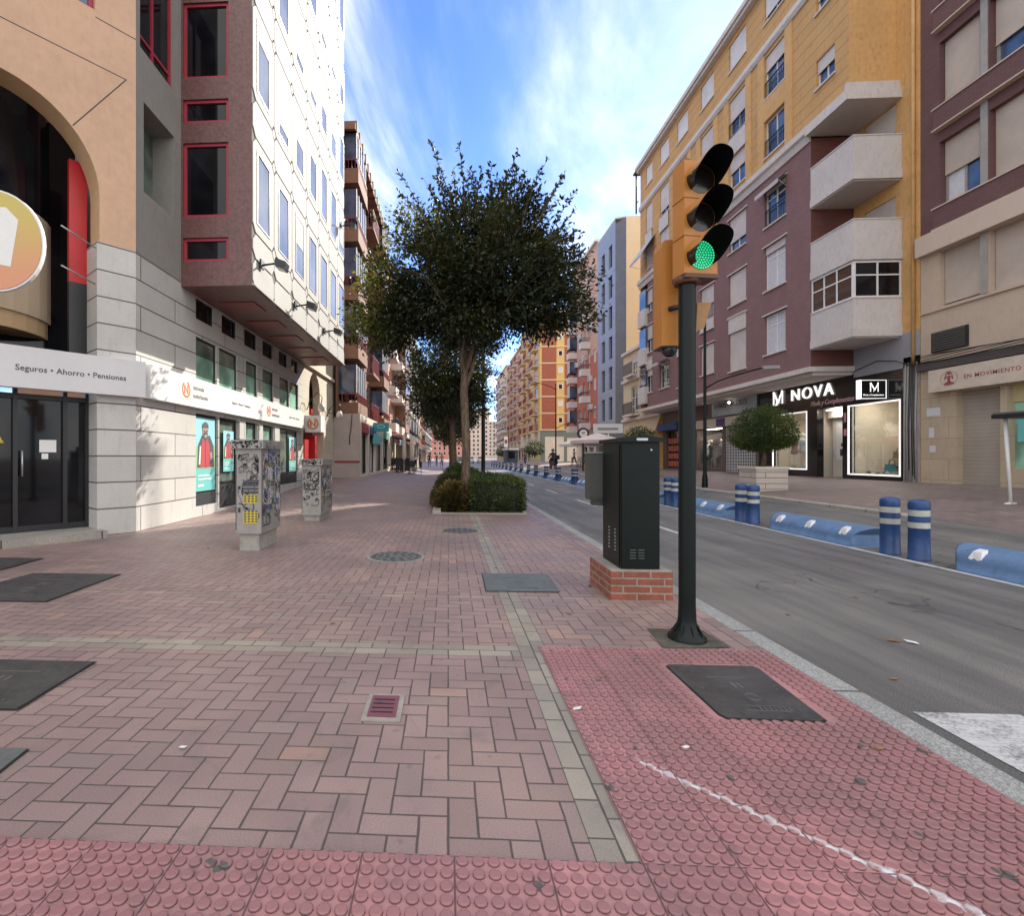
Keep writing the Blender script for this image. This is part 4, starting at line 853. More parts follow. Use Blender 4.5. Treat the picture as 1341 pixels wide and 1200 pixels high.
ps = thing('projecting_sign', 'small black square projecting sign with white monogram beside the NOVA letters', 'sign', (XR-.4, 18.3, 3.3)); PS2 = frontpl(18.25)
q = MB(); q.box((13.86, 18.252, 3.27), (14.68, 18.42, 3.90)); q.mt(1); frame(q, PS2, 13.86, 14.68, 3.27, 3.90, -.002, .018, .012); q.box((13.84, 18.25, 3.26), (13.858, 18.43, 3.91)); q.build('box', [M_BTILE, M_SIGNL], ps)
q = MB()
for (x0, z0, x1, z1, wd) in ((14.17, 3.50, 14.17, 3.80, .035), (14.17, 3.80, 14.31, 3.56, .045), (14.31, 3.56, 14.42, 3.82, .02), (14.41, 3.5, 14.41, 3.8, .03), (14.26, 3.5, 14.38, 3.7, .015)):
    dx, dz = x1-x0, z1-z0; l_ = sqrt(dx*dx+dz*dz); nx_, nz_ = -dz/l_*wd/2, dx/l_*wd/2
    q.poly([PS2.P(x0+nx_, z0+nz_, .006), PS2.P(x1+nx_, z1+nz_, .006), PS2.P(x1-nx_, z1-nz_, .006), PS2.P(x0-nx_, z0-nz_, .006)])
q.build('monogram', M_SIGNL, ps); text('Moda y Complementos', PS2, 13.93, 3.37, .005, .06, M_SIGNL, 'lettering', ps, .002, 'LEFT', .2, False, .85)
for h in ((20.02, 20.14, 2.6, 2.95), (20.0, 20.14, 2.1, 2.35)): q = MB(); quad(q, PRc, *h, .012); q.build('sticker', mat('pink_sticker', (.6, .25, .28)), shop)
# mannequins and goods in the windows
def mannequin(x, y, z, label, dress, hat=False, s=1):
    t = thing('mannequin', label, 'mannequin', (x, y, z)); q = MB(); q.smooth = True
    q.lathe((x, y, z+.75*s), [(.02, -.05*s), (.17*s, 0), (.16*s, .12*s), (.11*s, .3*s), (.15*s, .48*s), (.17*s, .62*s), (.06*s, .70*s), (.045*s, .80*s)], 14); q.build('torso', dress, t)
    q = MB(); q.cyl((x, y, z), .16*s, .02, 14); q.tube([(x, y, z), (x, y, z+.75*s)], .014, 6); q.build('stand', M_ALU, t)
    q = MB(); q.ball((x, y, z+1.63*s-.03), .085*s, 8, 1.25); q.build('head', mat('pale_mannequin', (.6, .5, .42), .5), t)
    if hat: q = MB(); q.lathe((x, y, z+1.68*s), [(.24, 0), (.235, .012), (.1, .02), (.095, .11), (.0, .12)], 16); q.build('hat', M_INK, t)
mannequin(XR+.55, 18.15, .72, 'mannequin with a dark wide hat and pale scarf in the right NOVA window', mat('dark_dress', (.05, .045, .045), .9), True, .9)
mannequin(XR+.6, 23.3, .82, 'mannequin in a light patterned dress in the left NOVA window', mat('light_dress', (.5, .48, .45), .9), False, .9)
mannequin(XR+.7, 24.0, .82, 'mannequin in a brown coat deep in the left NOVA window', mat('brown_dress', (.2, .1, .06), .9), False, .85)
def bag(x, y, z, w_, h_, m, label):
    t = thing('handbag', label, 'handbag', (x, y, z), None); q = MB(); q.prism([(x, y-w_/2, z), (x, y+w_/2, z), (x, y+w_*.42, z+h_), (x, y-w_*.42, z+h_)], (.14, 0, 0)); q.build('body', m, t)
    q = MB(); q.tube([(x+.07, y+w_*.25*cos(a), z+h_+h_*.5*sin(a)) for a in [pi*i/8 for i in range(9)]], .012, 6); q.build('handle', M_INK, t)
bag(XR+.5, 18.75, .72, .5, .34, mat('teal_leather', (.05, .25, .27), .5), 'teal handbag on the plinth of the right NOVA window')
bag(XR+.62, 18.62, 1.25, .34, .24, mat('tan_leather', (.35, .2, .1), .5), 'tan handbag above the teal one in the right NOVA window')
bag(XR+.5, 18.45, 1.0, .3, .22, mat('straw', (.45, .33, .18), .8), 'straw handbag near the hatted mannequin in the NOVA window')
for i in range(9):
    y = 17.95+i*.2; q = MB(); q.smooth = True; q.ball((XR+.42+.1*(i % 2), y, .76), .07, 6, .7); prop(q.build('shoe_pair', mat(('shoe_a', 'shoe_b', 'shoe_c')[i % 3], ((.3, .25, .2), (.5, .47, .42), (.12, .1, .09))[i % 3])), 'shoes and small goods lined along the bottom of the right NOVA window', 'shoes', 'shoes in the right NOVA window')
# neighbouring shops
M_BOARD = mat('pale_blue_board', (.36, .43, .47), .6, .1, 2)
fs = thing('furniture_shop', 'bathroom and furniture shop front with pale blue board and white lattice shutter', 'shop', (XR, 28, .5))
q = MB(); facade(q, PRc, 25.47, 36.4, .3, 4.32, [(25.7, 28.4, .55, 2.95), (28.75, 31.6, .7, 2.95), (32, 33, .5, 3.0), (33.3, 35.9, .6, 3.0)], .2); q.build('wall', mat('brown_cladding', (.12, .08, .07), .6), fs)
q = MB(); q.pbox(PRc, 25.55, 29.6, 3.5, 4.3, .02, .12); q.build('name_board', [M_BOARD], fs); q = MB(); q.pbox(PRc, 25.55, 31.6, 2.95, 3.42, .02, .14); q.build('lower_fascia', [M_CREAMR], fs)
M_TAN = mat('tan_letters', (.20, .10, .05), .5)
text('BAÑOS Y MUEBLES', PRc, 29.35, 3.93, .12, .26, M_TAN, 'lettering', fs, .015, 'LEFT', 0, True, 1.0, 1.05, .02); text('COORDINADOS', PRc, 28.9, 3.58, .12, .21, M_SIGN, 'lettering', fs, .01, 'LEFT', 0, True, 1.0, 1.1, .015)
q = MB(); q.pbox(PRc, 28.2, 29.0, 2.98, 3.38, .15, .2); q.build('purple_panel', mat('purple_panel', (.10, .05, .16)), fs)
q = MB(); 
for i in range(19): y = 25.7+i*.15; q.pbox(PRc, y-.014, y+.014, .55, 2.95, -.06, -.04)
for i in range(17): z = .55+i*.15; q.pbox(PRc, 25.7, 28.4, z-.014, z+.014, -.04, -.02)
q.build('lattice_shutter', M_WHITE, fs); q = MB(); quad(q, PRc, 25.7, 28.4, .55, 2.95, -.19); quad(q, PRc, 32, 33, .5, 3, -.19); q.build('dark_glass', M_GLD, fs)
q = MB(); quad(q, PRc, 28.75, 31.6, .7, 2.95, -.1); q.build('pane', M_CLEAR, fs); q = MB(); q.box((XR+.2, 28.7, .45), (XR+2.5, 31.7, .5)); q.add([(XR+2.5, 28.7, .5), (XR+2.5, 31.7, .5), (XR+2.5, 31.7, 3), (XR+2.5, 28.7, 3), (XR+.2, 28.7, .5), (XR+.2, 31.7, .5), (XR+.2, 31.7, 3), (XR+.2, 28.7, 3)], [(0, 1, 2, 3), (4, 0, 3, 7), (5, 1, 2, 6), (7, 3, 2, 6)]); q.build('interior', mat('dim_interior', (.10, .08, .07), .8), fs)
q = MB(); q.box((XR+.5, 29, 2.9), (XR+.7, 31.4, 2.92)); q.build('ceiling_lamp', emis('shop_lamp', (1, .90, .76), 15), fs)
mannequin(XR+.5, 29.2, .6, 'pale coated mannequin nearest the lattice shutter', mat('light_dress', (.5, .48, .45), .9)); mannequin(XR+.6, 30.0, .6, 'grey striped mannequin second from the lattice shutter', mat('grey_dress', (.25, .26, .28), .9)); mannequin(XR+.5, 30.9, .6, 'dark suited mannequin third from the lattice shutter', mat('dark_dress', (.05, .045, .045), .9)); mannequin(XR+.6, 31.4, .6, 'white dressed mannequin at the far end of the clothes window', M_SIGNW)
q = MB(); quad(q, PRc, 33.3, 35.9, .6, 3.0, -.15); q.mt(1); [q.pbox(PRc, 33.4+i*.42, 33.7+i*.42, .7+.5*j, 1.05+.5*j, -.14, -.1) for i in range(6) for j in range(4)]; q.mt(2); q.pbox(PRc, 33.2, 36.2, 3.05, 3.5, 0, .5)
q.build('kiosk_goods', [M_GLD, mat('bright_goods', (.45, .12, .08), .6, .6, 6), mat('navy_fascia', (.03, .05, .16))], fs)
q = MB(); [q.ball(PRc.P(y, 4.1, .35), .06, 6) for y in (27.4, 29.9)]; q.build('spot_lamp', emis('spot_glow', (1, .95, .85), 3), fs)
# ================================================================ RIGHT: maroon banded building
M_MBR = bricks('maroon_brick', (.175, .08, .078), (.15, .07, .068), (.10, .06, .06), .24, .065, .007, .8, .5, .12, .4)
M_BEI = mat('beige_stone', (.50, .39, .30), .75, .06, 1, .1, 40, dirt=.12); M_BEI2 = mat('light_beige_band', (.55, .44, .35), .75, .05, 1, .1)
ma = thing('banded_building', 'maroon brick banded building with big beige roller shutters at the right edge', 'apartment building', (XR, 13, .5))
mb = MB(); hA = []
for k in range(-1, 4):
    z0 = 8.76+k*2.98 if k >= 0 else 5.80; z1 = z0+1.98 if k >= 0 else 7.46
    for (a, b) in ((15.2, 16.39), (13.3, 14.95), (10.6, 12.6), (8.4, 10.0)): hA.append((a, b, z0, z1))
fA = [(h[0], h[1], h[2], h[3]) for h in hA]
facade(mb, PRc, 6, 17.0, 8.15, 22, [h for h in fA if h[2] > 8], .3); mb.poly([(XR, 6, .3), (26, 6, .3), (26, 6, 22), (XR, 6, 22)]); mb.poly([(XR, 6, 22), (26, 6, 22), (26, 17, 22), (XR, 17, 22)]); mb.poly([(XR, 17, .3), (26, 17, .3), (26, 17, 22), (XR, 17, 22)])
mb.build('maroon_wall', [M_MBR], ma)
mb = MB(); facade(mb, PRc, 6, 17.0, 4.2, 8.149, [h for h in fA if h[2] < 8], .3); mb.build('beige_wall', [M_BEI], ma)
mb = MB()
for k in range(4): z = 8.15+k*2.98; mb.pbox(PRc, 6, 16.42, z-.02, z+.57, .0, .16); 
mb.build_each('brick_band', [M_MBR], ma)
mb = MB()
for k in range(4): z = 8.15+k*2.98; mb.pbox(PRc, 6, 16.45, z+.571, z+.61, 0, .19); mb.pbox(PRc, 6, 16.45, z-.06, z-.021, 0, .19)
mb.pbox(PRc, 6, 16.98, 7.48, 8.085, .0, .20); mb.build_each('pale_band', [M_BEI2], ma)
mb = MB(); mb.pbox(PRc, 6, 16.98, 5.70, 5.76, 0, .05); mb.build('sill', [M_BEI], ma)
sA = {0: (.93, 1, 1, 1), 1: (.50, 1, 1, 1), 2: (.86, .62, .9, .5), 3: (.7, .5, 1, 1), 4: (.6, .4, 1, .3)}
M_FGR = mat('grey_window_frame', (.32, .30, .27), .5)
for i, h in enumerate(hA): k, j = i//4, i % 4; window(ma, PRc, *h, sA[k][j], M_FGR, M_GLB, M_SHUTB, (.5,), (.7,), .25, None, .07, (.5, 1) if i == 4 else None)
mb = MB(); [mb.pbox(PRc, a, b, 5.8, 22, -.1, .02) for a, b in ((14.98, 15.17), (12.7, 13.2), (10.1, 10.5))]; mb.build_each('mullion_pier', [M_FGR], ma)
mb = MB(); mb.pbox(PRc, 15.5, 16.6, 4.46, 5.06, .0, .05); vt = mb.build('vent', [M_BLACK], ma)
mb = MB(); [mb.pbox(PRc, 15.55, 16.55, 4.5+i*.07, 4.535+i*.07, .05, .075) for i in range(8)]; mb.build('louvre', [mat('vent_grey', (.09, .085, .08), .5)], vt)
mb = MB(); mb.pbox(PRc, 6, 17.0, 3.95, 4.19, -.1, .14); mb.build('ledge', [mat('dark_ledge', (.07, .06, .055), .8)], ma)
mb = MB(); r_ = random.Random(5)
for k in range(5): mb.tube([PRc.P(17.3-i*1.15, 4.22+.03*k-.05*sin(i*1.3+k), .16+.02*k) for i in range(11)], .013, 5)
for k in range(4): mb.tube([PRc.P(17.15+.07*k, .6+.1*k, .05), PRc.P(17.2+.06*k, 2.3, .06), PRc.P(17.12+.05*k, 4.2, .09)], .012, 5)
mb.tube([PRc.P(17.3, 4.25, .15), PRc.P(17.8, 4.45, .1), PRc.P(18.6, 4.6, .05), PRc.P(19.6, 4.4, .05)], .014, 5)
mb.build('cable', [M_BLACK], ma)
gA = [(14.67, 15.88, .5, 3.2), (11.3, 14.5, 1.0, 3.2), (7, 11, .5, 3.2)]
mb = MB(); facade(mb, PRc, 6, 17.0, .2, 3.95, gA, .3); mb.build('ground_floor_wall', [bricks('travertine', (.50, .40, .28), (.45, .35, .24), (.25, .19, .13), 1.1, .62, .006, .6, .5, .1, .3, .3)], ma)
for a, b in ((14.67, 15.88), (7, 11)): mb = MB(); quad(mb, PRc, a, b, .5, 3.2, -.2); mb.build('roller_shutter', [shutter_mat('metal_shutter', (.36, .31, .26), .11)], ma)
mb = MB(); quad(mb, PRc, 11.3, 14.5, 1.0, 3.2, -.2); mb.mt(1); mb.pbox(PRc, 13.75, 14.42, 1.7, 2.5, -.19, -.18); mb.mt(2); mb.pbox(PRc, 13.2, 13.6, 1.6, 2.6, -.19, -.18); mb.mt(3); mb.pbox(PRc, 11.3, 14.5, 2.75, 3.2, -.19, -.15); mb.build('shop_window', [M_GLG, M_CYAN, M_SIGNW, mat('yellow_board', (.5, .42, .22))], ma)
sg = thing('fascia_sign', 'beige fascia sign with red meditating figure and EN MOVIMIENTO lettering', 'sign', PRc.P(14, 3.3, 0))
q = MB(); q.pbox(PRc, 9, 16.5, 3.24, 3.90, .002, .22); q.build('panel', [mat('beige_sign', (.56, .47, .38), .6)], sg)
M_WINE = mat('wine_letters', (.30, .07, .07), .6); text('EN MOVIMIENTO', PRc, 15.42, 3.52, .222, .115, M_WINE, 'lettering', sg, .002, 'LEFT', 0, True, 1.1, 1.12, .01)
q = MB(); cyy, czz = 15.85, 3.56; P = lambda a, b, o=.225: PRc.P(cyy-a, czz+b, o)
q.poly([P(.045*cos(2*pi*i/12), .17+.045*sin(2*pi*i/12)) for i in range(12)]); q.poly([P(*p) for p in ((-.05, .10), (.05, .10), (.035, -.08), (-.035, -.08))]); q.poly([P(*p) for p in ((-.14, -.16), (.14, -.16), (.16, -.11), (.04, -.06), (-.04, -.06), (-.16, -.11))])
for sgn in (-1, 1): q.tube([P(.05*sgn, .09), P(.13*sgn, .0), P(.09*sgn, .14), P(.02*sgn, .24)], .012, 5)
q.tube([P(.26*cos(2*pi*i/24), .03+.20*sin(2*pi*i/24)) for i in range(25)], .004, 4); q.build('emblem', M_WINE, sg)
for h in ((16.55, 16.72, 1.9, 2.2), (16.35, 16.8, 2.55, 2.8), (16.5, 16.7, 1.45, 1.65)): q = MB(); quad(q, PRc, *h, .004); q.build('pasted_notice', M_SIGN, ma)
# ================================================================ RIGHT: smaller and farther buildings
M_LCR = mat('light_cream', (.60, .49, .33), .85, .05, .8, .1); M_PPINK = mat('pale_pink_render', (.52, .38, .36), .85)
hc = thing('old_house', 'low cream and pink old house with iron balconies before the blank cream wall', 'house', (XR, 40.5, .5))
hh = [(37.6, 38.7, 1.0, 3.1), (39.6, 41.3, .5, 3.1), (42.2, 43.4, 1, 3.1), (38.6, 39.5, 4.9, 7.0), (41.2, 42.6, 4.7, 6.9), (38.5, 39.4, 7.7, 8.9), (41.3, 42.4, 7.8, 9.2)]
q = MB(); facade(q, PRc, 36.6, 44.5, .2, 9.9, hh, .15); q.build('wall', [M_LCR], hc); q = MB(); [q.pbox(PRc, 36.6, 44.5, z, z+.22, 0, .2) for z in (4.2, 7.4, 9.7)]; q.box((XR, 36.6, 9.9), (24, 44.5, 10.0)); q.build('cornice', [M_CORN], hc)
for k, h in enumerate(hh): window(hc, PRc, *h, (0, 0, .2, 0, 0, .5, .3)[k], M_WHITE, M_GL, M_SHUT, (.5,), (.3, .6), .12, None, .06)
q = MB(); [q.pbox(PRc, a, b, z-.12, z, 0, .6) for a, b, z in ((38.2, 40, 4.85), (40.8, 43, 4.65), (40.9, 42.8, 7.75))]; q.mt(1); [rail(q, PRc, a, b, z, .95, .56, .12, .012) for a, b, z in ((38.2, 40, 4.85), (40.8, 43, 4.65), (40.9, 42.8, 7.75))]; q.build('balcony', [M_CORN, M_BLACK], hc)
q = MB(); q.pbox(PRc, 36.65, 38.3, 4.9, 10.1, 0, .9); q.mt(1); q.pbox(PRc, 36.9, 38.1, 8.0, 9.2, .9, .92); q.build('pink_bay', [M_PPINK, M_SHUT], hc)
# grey tower with slit windows
M_TILE = bricks('blue_grey_tiles', (.30, .33, .42), (.27, .30, .39), (.2, .22, .28), .6, .3, .01, .5, .5, .08, .2); M_TILED = bricks('dark_grey_tiles', (.17, .16, .16), (.14, .135, .135), (.1, .1, .1), .6, .3, .01, .6)
gt = thing('tower_block', 'tall blue grey tiled tower with narrow dark slit windows and a blank cream side', 'apartment building', (XR, 48, .5))
hs_ = [(a, b, 4.7+k*2.75, 6.75+k*2.75) for k in range(6) for a, b in ((47.5, 48.5), (49.7, 50.7))]
q = MB(); facade(q, PRc, 46.6, 52.0, 4.0, 22.3, hs_, .2); q.poly([(XR, 52, .2), (22, 52, .2), (22, 52, 22.3), (XR, 52, 22.3)]); q.build('wall', [M_TILE], gt)
q = MB(); q.add([(XR, 46.6, .2), (XR, 46.6, 21.9), (XR+.25, 44.55, 21.5), (XR+.25, 44.55, .2)], [(0, 1, 2, 3)]); q.build('dark_edge_wall', [M_TILED], gt)
q = MB(); q.poly([(XR+.25, 44.55, .2), (22, 44.55, .2), (22, 44.55, 21.5), (XR+.25, 44.55, 21.5)]); q.build('blank_side_wall', [M_LCR], gt)
q = MB(); q.prism([(XR+.25, 44.55, 21.5), (XR, 46.6, 22.3), (XR, 52, 22.3), (22, 52, 22.3), (22, 44.55, 21.5)], (0, 0, .12)); q.box((XR+3, 50, 22.4), (XR+7, 52, 24)); q.build('roof', [M_CORN], gt)
for h in hs_: 
    q = MB(); quad(q, PRc, h[0], h[1], h[2], h[3], -.18); q.build('window', [M_GLD], gt)
q = MB(); facade(q, PRc, 46.6, 52, .2, 4.0, [(47, 51.5, .6, 3)], .3); quad(q, PRc, 47, 51.5, .6, 3, -.28); q.build('ground_floor_wall', [M_TILED], gt)
sg = thing('shop_sign', 'long white projecting shop board beyond the green cabinet', 'sign', (10, 35, 3)); q = MB(); q.box((9.35, 34.0, 2.85), (11.2, 34.15, 3.45)); q.mt(1); q.box((9.6, 33.99, 3.05), (10.9, 33.998, 3.2)); q.mt(0); q.tube([(10.3, 34.07, .3), (10.3, 34.07, 2.9)], .05, 8); q.build('board', [M_SIGNW, M_GREY], sg)
# salmon and pink block
M_SAL2 = bricks('salmon_brick', (.46, .15, .10), (.42, .13, .09), (.35, .14, .1), .25, .08, .01, .8); M_PK2 = mat('pink_render', (.52, .32, .25), .85)
bays = [(52.6, 53.6, 'w'), (54.6, 55.6, 'b'), (56.4, 57.4, 'w'), (58.3, 59.3, 'w'), (60.2, 61.3, 'e')]
g = G('salmon_and_pink_render'); _x, _y, _z = g.xyz(); M_SP = g.fin(g.mix(g.ramp(_z, 11.7, 11.72), (.44, .14, .095), (.54, .34, .27)), .85)
t, pl = apartments('narrow block, salmon red below and pink above, right of the grey slit window tower', 'apartment building', XR, 1, 52.0, 62.3, .45, 22.6, 4.3, 2.8, 0, M_SP, bays, balc='solid', seed=4, setback=.6)
for k, (y, z) in enumerate(((53.8, 6.2), (53.9, 9.1), (55.9, 11.6), (57.8, 8.4), (57.8, 14.2), (53.8, 14.6), (55.9, 17.2), (59.7, 11.5), (57.8, 19.6), (53.8, 19.9))):
    q = MB(); q.pbox(PRc, y, y+.75, z, z+.55, .002, .32); q.mt(1); q.tube([PRc.P(y+.3, z+.27, .32), PRc.P(y+.3, z+.27, .33)], .2, 12); q.build('air_conditioner', [M_SIGN, M_GREY], t)
# orange corner block with brick panels facing the cross street
M_ORA = mat('orange_render', (.60, .36, .12), .85, .05, .8, .1); M_YEL = mat('yellow_render', (.62, .42, .14), .85, .05); M_BRK2 = bricks('flat_red_brick', (.36, .11, .06), (.33, .10, .06), (.28, .1, .06), .5, .12, .01, .85, .5, .1, .2)
t, pl = apartments('orange block at the cross street with red brick side panels and curved pale bands', 'apartment building', XR, 1, 84.3, 106, .45, 24.6, 5.6, 2.68, 0, M_ORA, [(86, 89.5, 'b'), (91, 92.2, 'w'), (93.5, 97, 'b'), (99, 102.5, 'b'), (103.8, 105, 'w')], slab=mat('pale_orange_band', (.62, .48, .30), .8), balc='red', seed=9, depth=10)
PF = frontpl(84.28)
q = MB()
for k in range(7): z = 5.72+k*2.68; q.pbox(PF, 15.0, 17.3, z+.08, z+2.5, 0, .06); q.pbox(PF, 18.6, 22.5, z+.08, z+2.5, 0, .06)
q.build('brick_panel', [M_BRK2], t); q = MB(); q.pbox(PF, 14.7, 24.6, 5.6, 24.5, -.02, .0); q.build('side_wall', [M_YEL], t)
q = MB(); [q.pbox(PF, 14.6, 24.7, 5.58+k*2.68, 5.78+k*2.68, 0.002, .12) for k in range(8)]; q.build('floor_band', [mat('pale_orange_band', (.62, .48, .30), .8)], t)
for k in range(7):
    q = MB(); z = 5.6+k*2.68; frame(q, PF, 17.6, 18.3, z+1.2, z+2.1, .005, .08, .05); q.mt(1); quad(q, PF, 17.65, 18.25, z+1.25, z+2.05, .01); q.build('window', [M_WHITE, (M_GLD, M_SHUTW)[k % 2]], t)
q = MB(); facade(q, PF, 14.7, 24.6, .2, 5.6, [(15.5, 18.5, .6, 4.6), (19, 24, .6, 4.4)], .3); quad(q, PF, 15.5, 24, .6, 4.6, -.28); q.build('shop_front', [mat('green_grey_shop', (.14, .17, .14), .5)], t)
mm_ = [(('pinkish orange block with rounded balconies after the brick sided corner block'), 106.1, 124, 23.6, (.54, .30, .16), 'red'), ('pale salmon block with white balconies in the far right row', 124.1, 141, 23.0, (.56, .40, .30), 'solid'), ('dusty pink block at the far end of the right row', 141.1, 158, 24.4, (.48, .34, .30), 'red')]
for i, (lb, a, b, z1, cc, bl) in enumerate(mm_):
    bays = []; y = a+1
    while y < b-3: bays += [(y, y+3.2, 'b'), (y+3.9, y+5, 'w')]; y += 6
    apartments(lb, 'apartment building', XR-(.8 if i == 1 else 0), 1, a, b, .45, z1, 4.6, 2.75, 0, mat('render_r%d' % i, cc, .85), bays, balc=bl, seed=20+i, slab=M_CORN)
# closing the street: distant blocks
for i, (x0, x1, y, z1, cc, lb) in enumerate([(-16, 12, 330, 21, (.50, .22, .17), 'distant brick red civic building with white trimmed windows closing the street'), (14, 30, 380, 36, (.55, .45, .38), 'pale distant tower right of the red civic building'), (30, 60, 430, 30, (.50, .42, .36), 'distant beige block behind the right row end'), (-60, -18, 360, 26, (.5, .4, .33), 'distant cream block behind the left row end')]):
    t = thing('distant_building', lb, 'building', ((x0+x1)/2, y, 0)); pf = frontpl(y)
    q = MB(); q.box((x0, y, -.5), (x1, y+14, z1)); q.build('wall', [mat('far_wall%d' % i, cc, .9)], t)
    q = MB(); q.box((x0-.4, y-.4, z1), (x1+.4, y+14, z1+.8)); q.build('roof', [M_CORN], t)
    n_ = int((x1-x0)/3)
    for k in range(min(int(z1/3.2), 9)):
        for j in range(n_):
            if k*n_+j > 95: break
            q = MB(); a = x0+1+j*3; q.pbox(pf, a-.15, a+1.45, 3+k*3.2-.15, 3+k*3.2+1.75, 0, .05); q.mt(1); quad(q, pf, a, a+1.3, 3+k*3.2, 3+k*3.2+1.6, .055); q.build('window', [M_CORN, M_GLD], t)
# ================================================================ LEFT: far row
M_ORB = bricks('orange_brick', (.28, .13, .075), (.24, .115, .065), (.2, .14, .1), .25, .07, .009, .8, .5, .1, .3); M_TILEW = bricks('pale_ceramic', (.45, .38, .33), (.42, .36, .31), (.35, .3, .26), .3, .2, .008, .5)
t, pl = apartments('orange brick flats with red balcony rails and glazed corner bays beside the white panelled block', 'apartment building', -5.2, -1, 24.25, 38, .3, 16.7, 3.35, 2.78, 0, M_ORB, [(24.4, 27.2, 'e'), (27.6, 28.7, 'w'), (29.4, 32.0, 'b'), (32.5, 33.5, 'w'), (34.3, 37.2, 'e')], balc='red', seed=31, depth=16, setback=-1.05, shopm=M_CREAMR, slab=M_ORB)
q = MB(); q.box((-5.9, 24.1, 16.7), (-4.35, 38.2, 17.0)); [q.box((-4.9, 24.3+i*.9, 17.2), (-4.3, 24.42+i*.9, 16.7)) for i in range(15)]; q.box((-9, 24.0, 3.3), (-5.2, 24.24, 16.7)); q.build('eaves', [M_ORB], t)
q = MB(); q.box((-5.39, 24.15, .3), (-4.14, 24.22, 3.34)); q.mt(1); q.box((-5.38, 24.12, 1.05), (-4.13, 24.149, 1.13)); q.build('end_wall', [mat('pinkish_render', (.40, .34, .32), .85, .08), M_DRED], t)
q = MB(); q.tube([(-4.5, 24.1, 3.3), (-4.55, 24.08, 2.6), (-4.62, 24.1, 2.2), (-4.6, 24.1, 1.9)], .02, 5); q.tube([(-5.3, 24.0, 3.2), (-5.3, 24.0, 17)], .05, 6); q.build('cable', [M_BLACK], t)
g3 = [('salmon flats with a jutting brown brick bay over the cafe terrace', 38.1, 56, 16.5, (.50, .27, .17), 'solid', -4.9), ('cream flats with white balconies in the left row', 56.1, 78, 18, (.58, .50, .38), 'solid', -5.1), ('pale yellow flats farther down the left row', 78.1, 104, 17, (.58, .46, .28), 'red', -5.3), ('light stone flats at the far end of the left row', 104.1, 150, 19, (.54, .48, .40), 'solid', -5.5)]
for i, (lb, a, b, z1, cc, bl, X) in enumerate(g3):
    bays = []; y = a+1
    while y < b-3: bays += [(y, y+2.6, 'be'[i % 2]), (y+3.4, y+4.4, 'w')]; y += 5.4
    t, pl = apartments(lb, 'apartment building', X, -1, a, b, .3, z1, 3.35, 2.8, 0, mat('render_l%d' % i, cc, .85), bays, balc=bl, seed=40+i, depth=14, slab=M_CORN)
    if i == 0: q = MB(); q.box((-4.9, 47.5, 3.6), (-3.9, 52, 14)); q.mt(1); [q.box((-3.9, 48+j*1.1, 4.4+k*2.8), (-3.88, 48.5+j*1.1, 6+k*2.8)) for j in range(4) for k in range(3)]; q.build('brick_bay', [M_ORB, M_GL], t)
# turquoise shop sign
ts = thing('shop_sign', 'turquoise shop sign projecting over the left pavement', 'sign', (-4.2, 29, 2.5)); q = MB(); q.box((-4.15, 28.6, 2.72), (-3.3, 28.8, 3.22)); q.mt(1); q.box((-4.17, 28.5, 2.05), (-4.05, 31.4, 2.62)); q.mt(2); q.tube([(-3.72+.2*cos(a), 28.59, 3.0+.09*sin(a)) for a in [pi*i/6 for i in range(13)]], .015, 5); q.build('panel', [mat('teal_panel', (.03, .27, .30), .5), mat('turquoise_panel', (.12, .48, .48), .5), M_SIGNW], ts)
# cafe terrace
ca = thing('cafe_awning', 'dark red awning on posts over the cafe terrace on the left pavement', 'awning', (-4, 42, .33)); q = MB()
q.add([(-4.6, 37, 2.9), (-4.6, 47, 2.9), (-2.6, 47, 2.55), (-2.6, 37, 2.55), (-2.6, 47, 2.3), (-2.6, 37, 2.3)], [(0, 1, 2, 3), (3, 2, 4, 5)]); q.mt(1); [q.tube([(-2.7, y, .3), (-2.7, y, 2.55)], .04, 6) for y in (37.2, 40.4, 43.6, 46.8)]; q.build('canopy', [mat('wine_canvas', (.20, .04, .04), .8), M_WHITE], ca)
q = MB(); q.box((-4.6, 46.9, .3), (-2.7, 47.0, 2.4)); q.box((-2.72, 42, .3), (-2.69, 46.8, 1.3)); q.build('screen', [mat('cream_screen', (.5, .45, .33))], ca)
def chair(x, y, rz, label, m):
    z = gz(x, y); t = thing('cafe_chair', label, 'chair', (x, y, z), 'chairs on the cafe terrace'); c_, s_ = cos(rz), sin(rz)
    R = lambda a, b, h: (x+a*c_-b*s_, y+a*s_+b*c_, z+h)
    q = MB(); q.prism([R(-.21, -.21, .43), R(.21, -.21, .43), R(.21, .21, .43), R(-.21, .21, .43)], (0, 0, .04)); q.build('seat', m, t)
    q = MB(); q.prism([R(-.21, .19, .5), R(.21, .19, .5), R(.21, .23, .5), R(-.21, .23, .5)], (0, 0, .42)); q.build('backrest', m, t)
    for a, b in ((-.19, -.19), (.19, -.19), (-.19, .2), (.19, .2)): q = MB(); q.tube([R(a, b, 0), R(a, b, .45)], .016, 5); q.build('leg', m, t)
def table(x, y, label, m):
    z = gz(x, y); t = thing('cafe_table', label, 'table', (x, y, z), 'tables on the cafe terrace'); q = MB(); q.cyl((x, y, z+.72), .36, .03, 14); q.build('top', m, t); q = MB(); q.tube([(x, y, z), (x, y, z+.72)], .03, 6); q.cyl((x, y, z), .22, .03, 10); q.build('stand', M_BLACK, t)
M_WCH = mat('dark_wicker', (.02, .022, .03), .6)
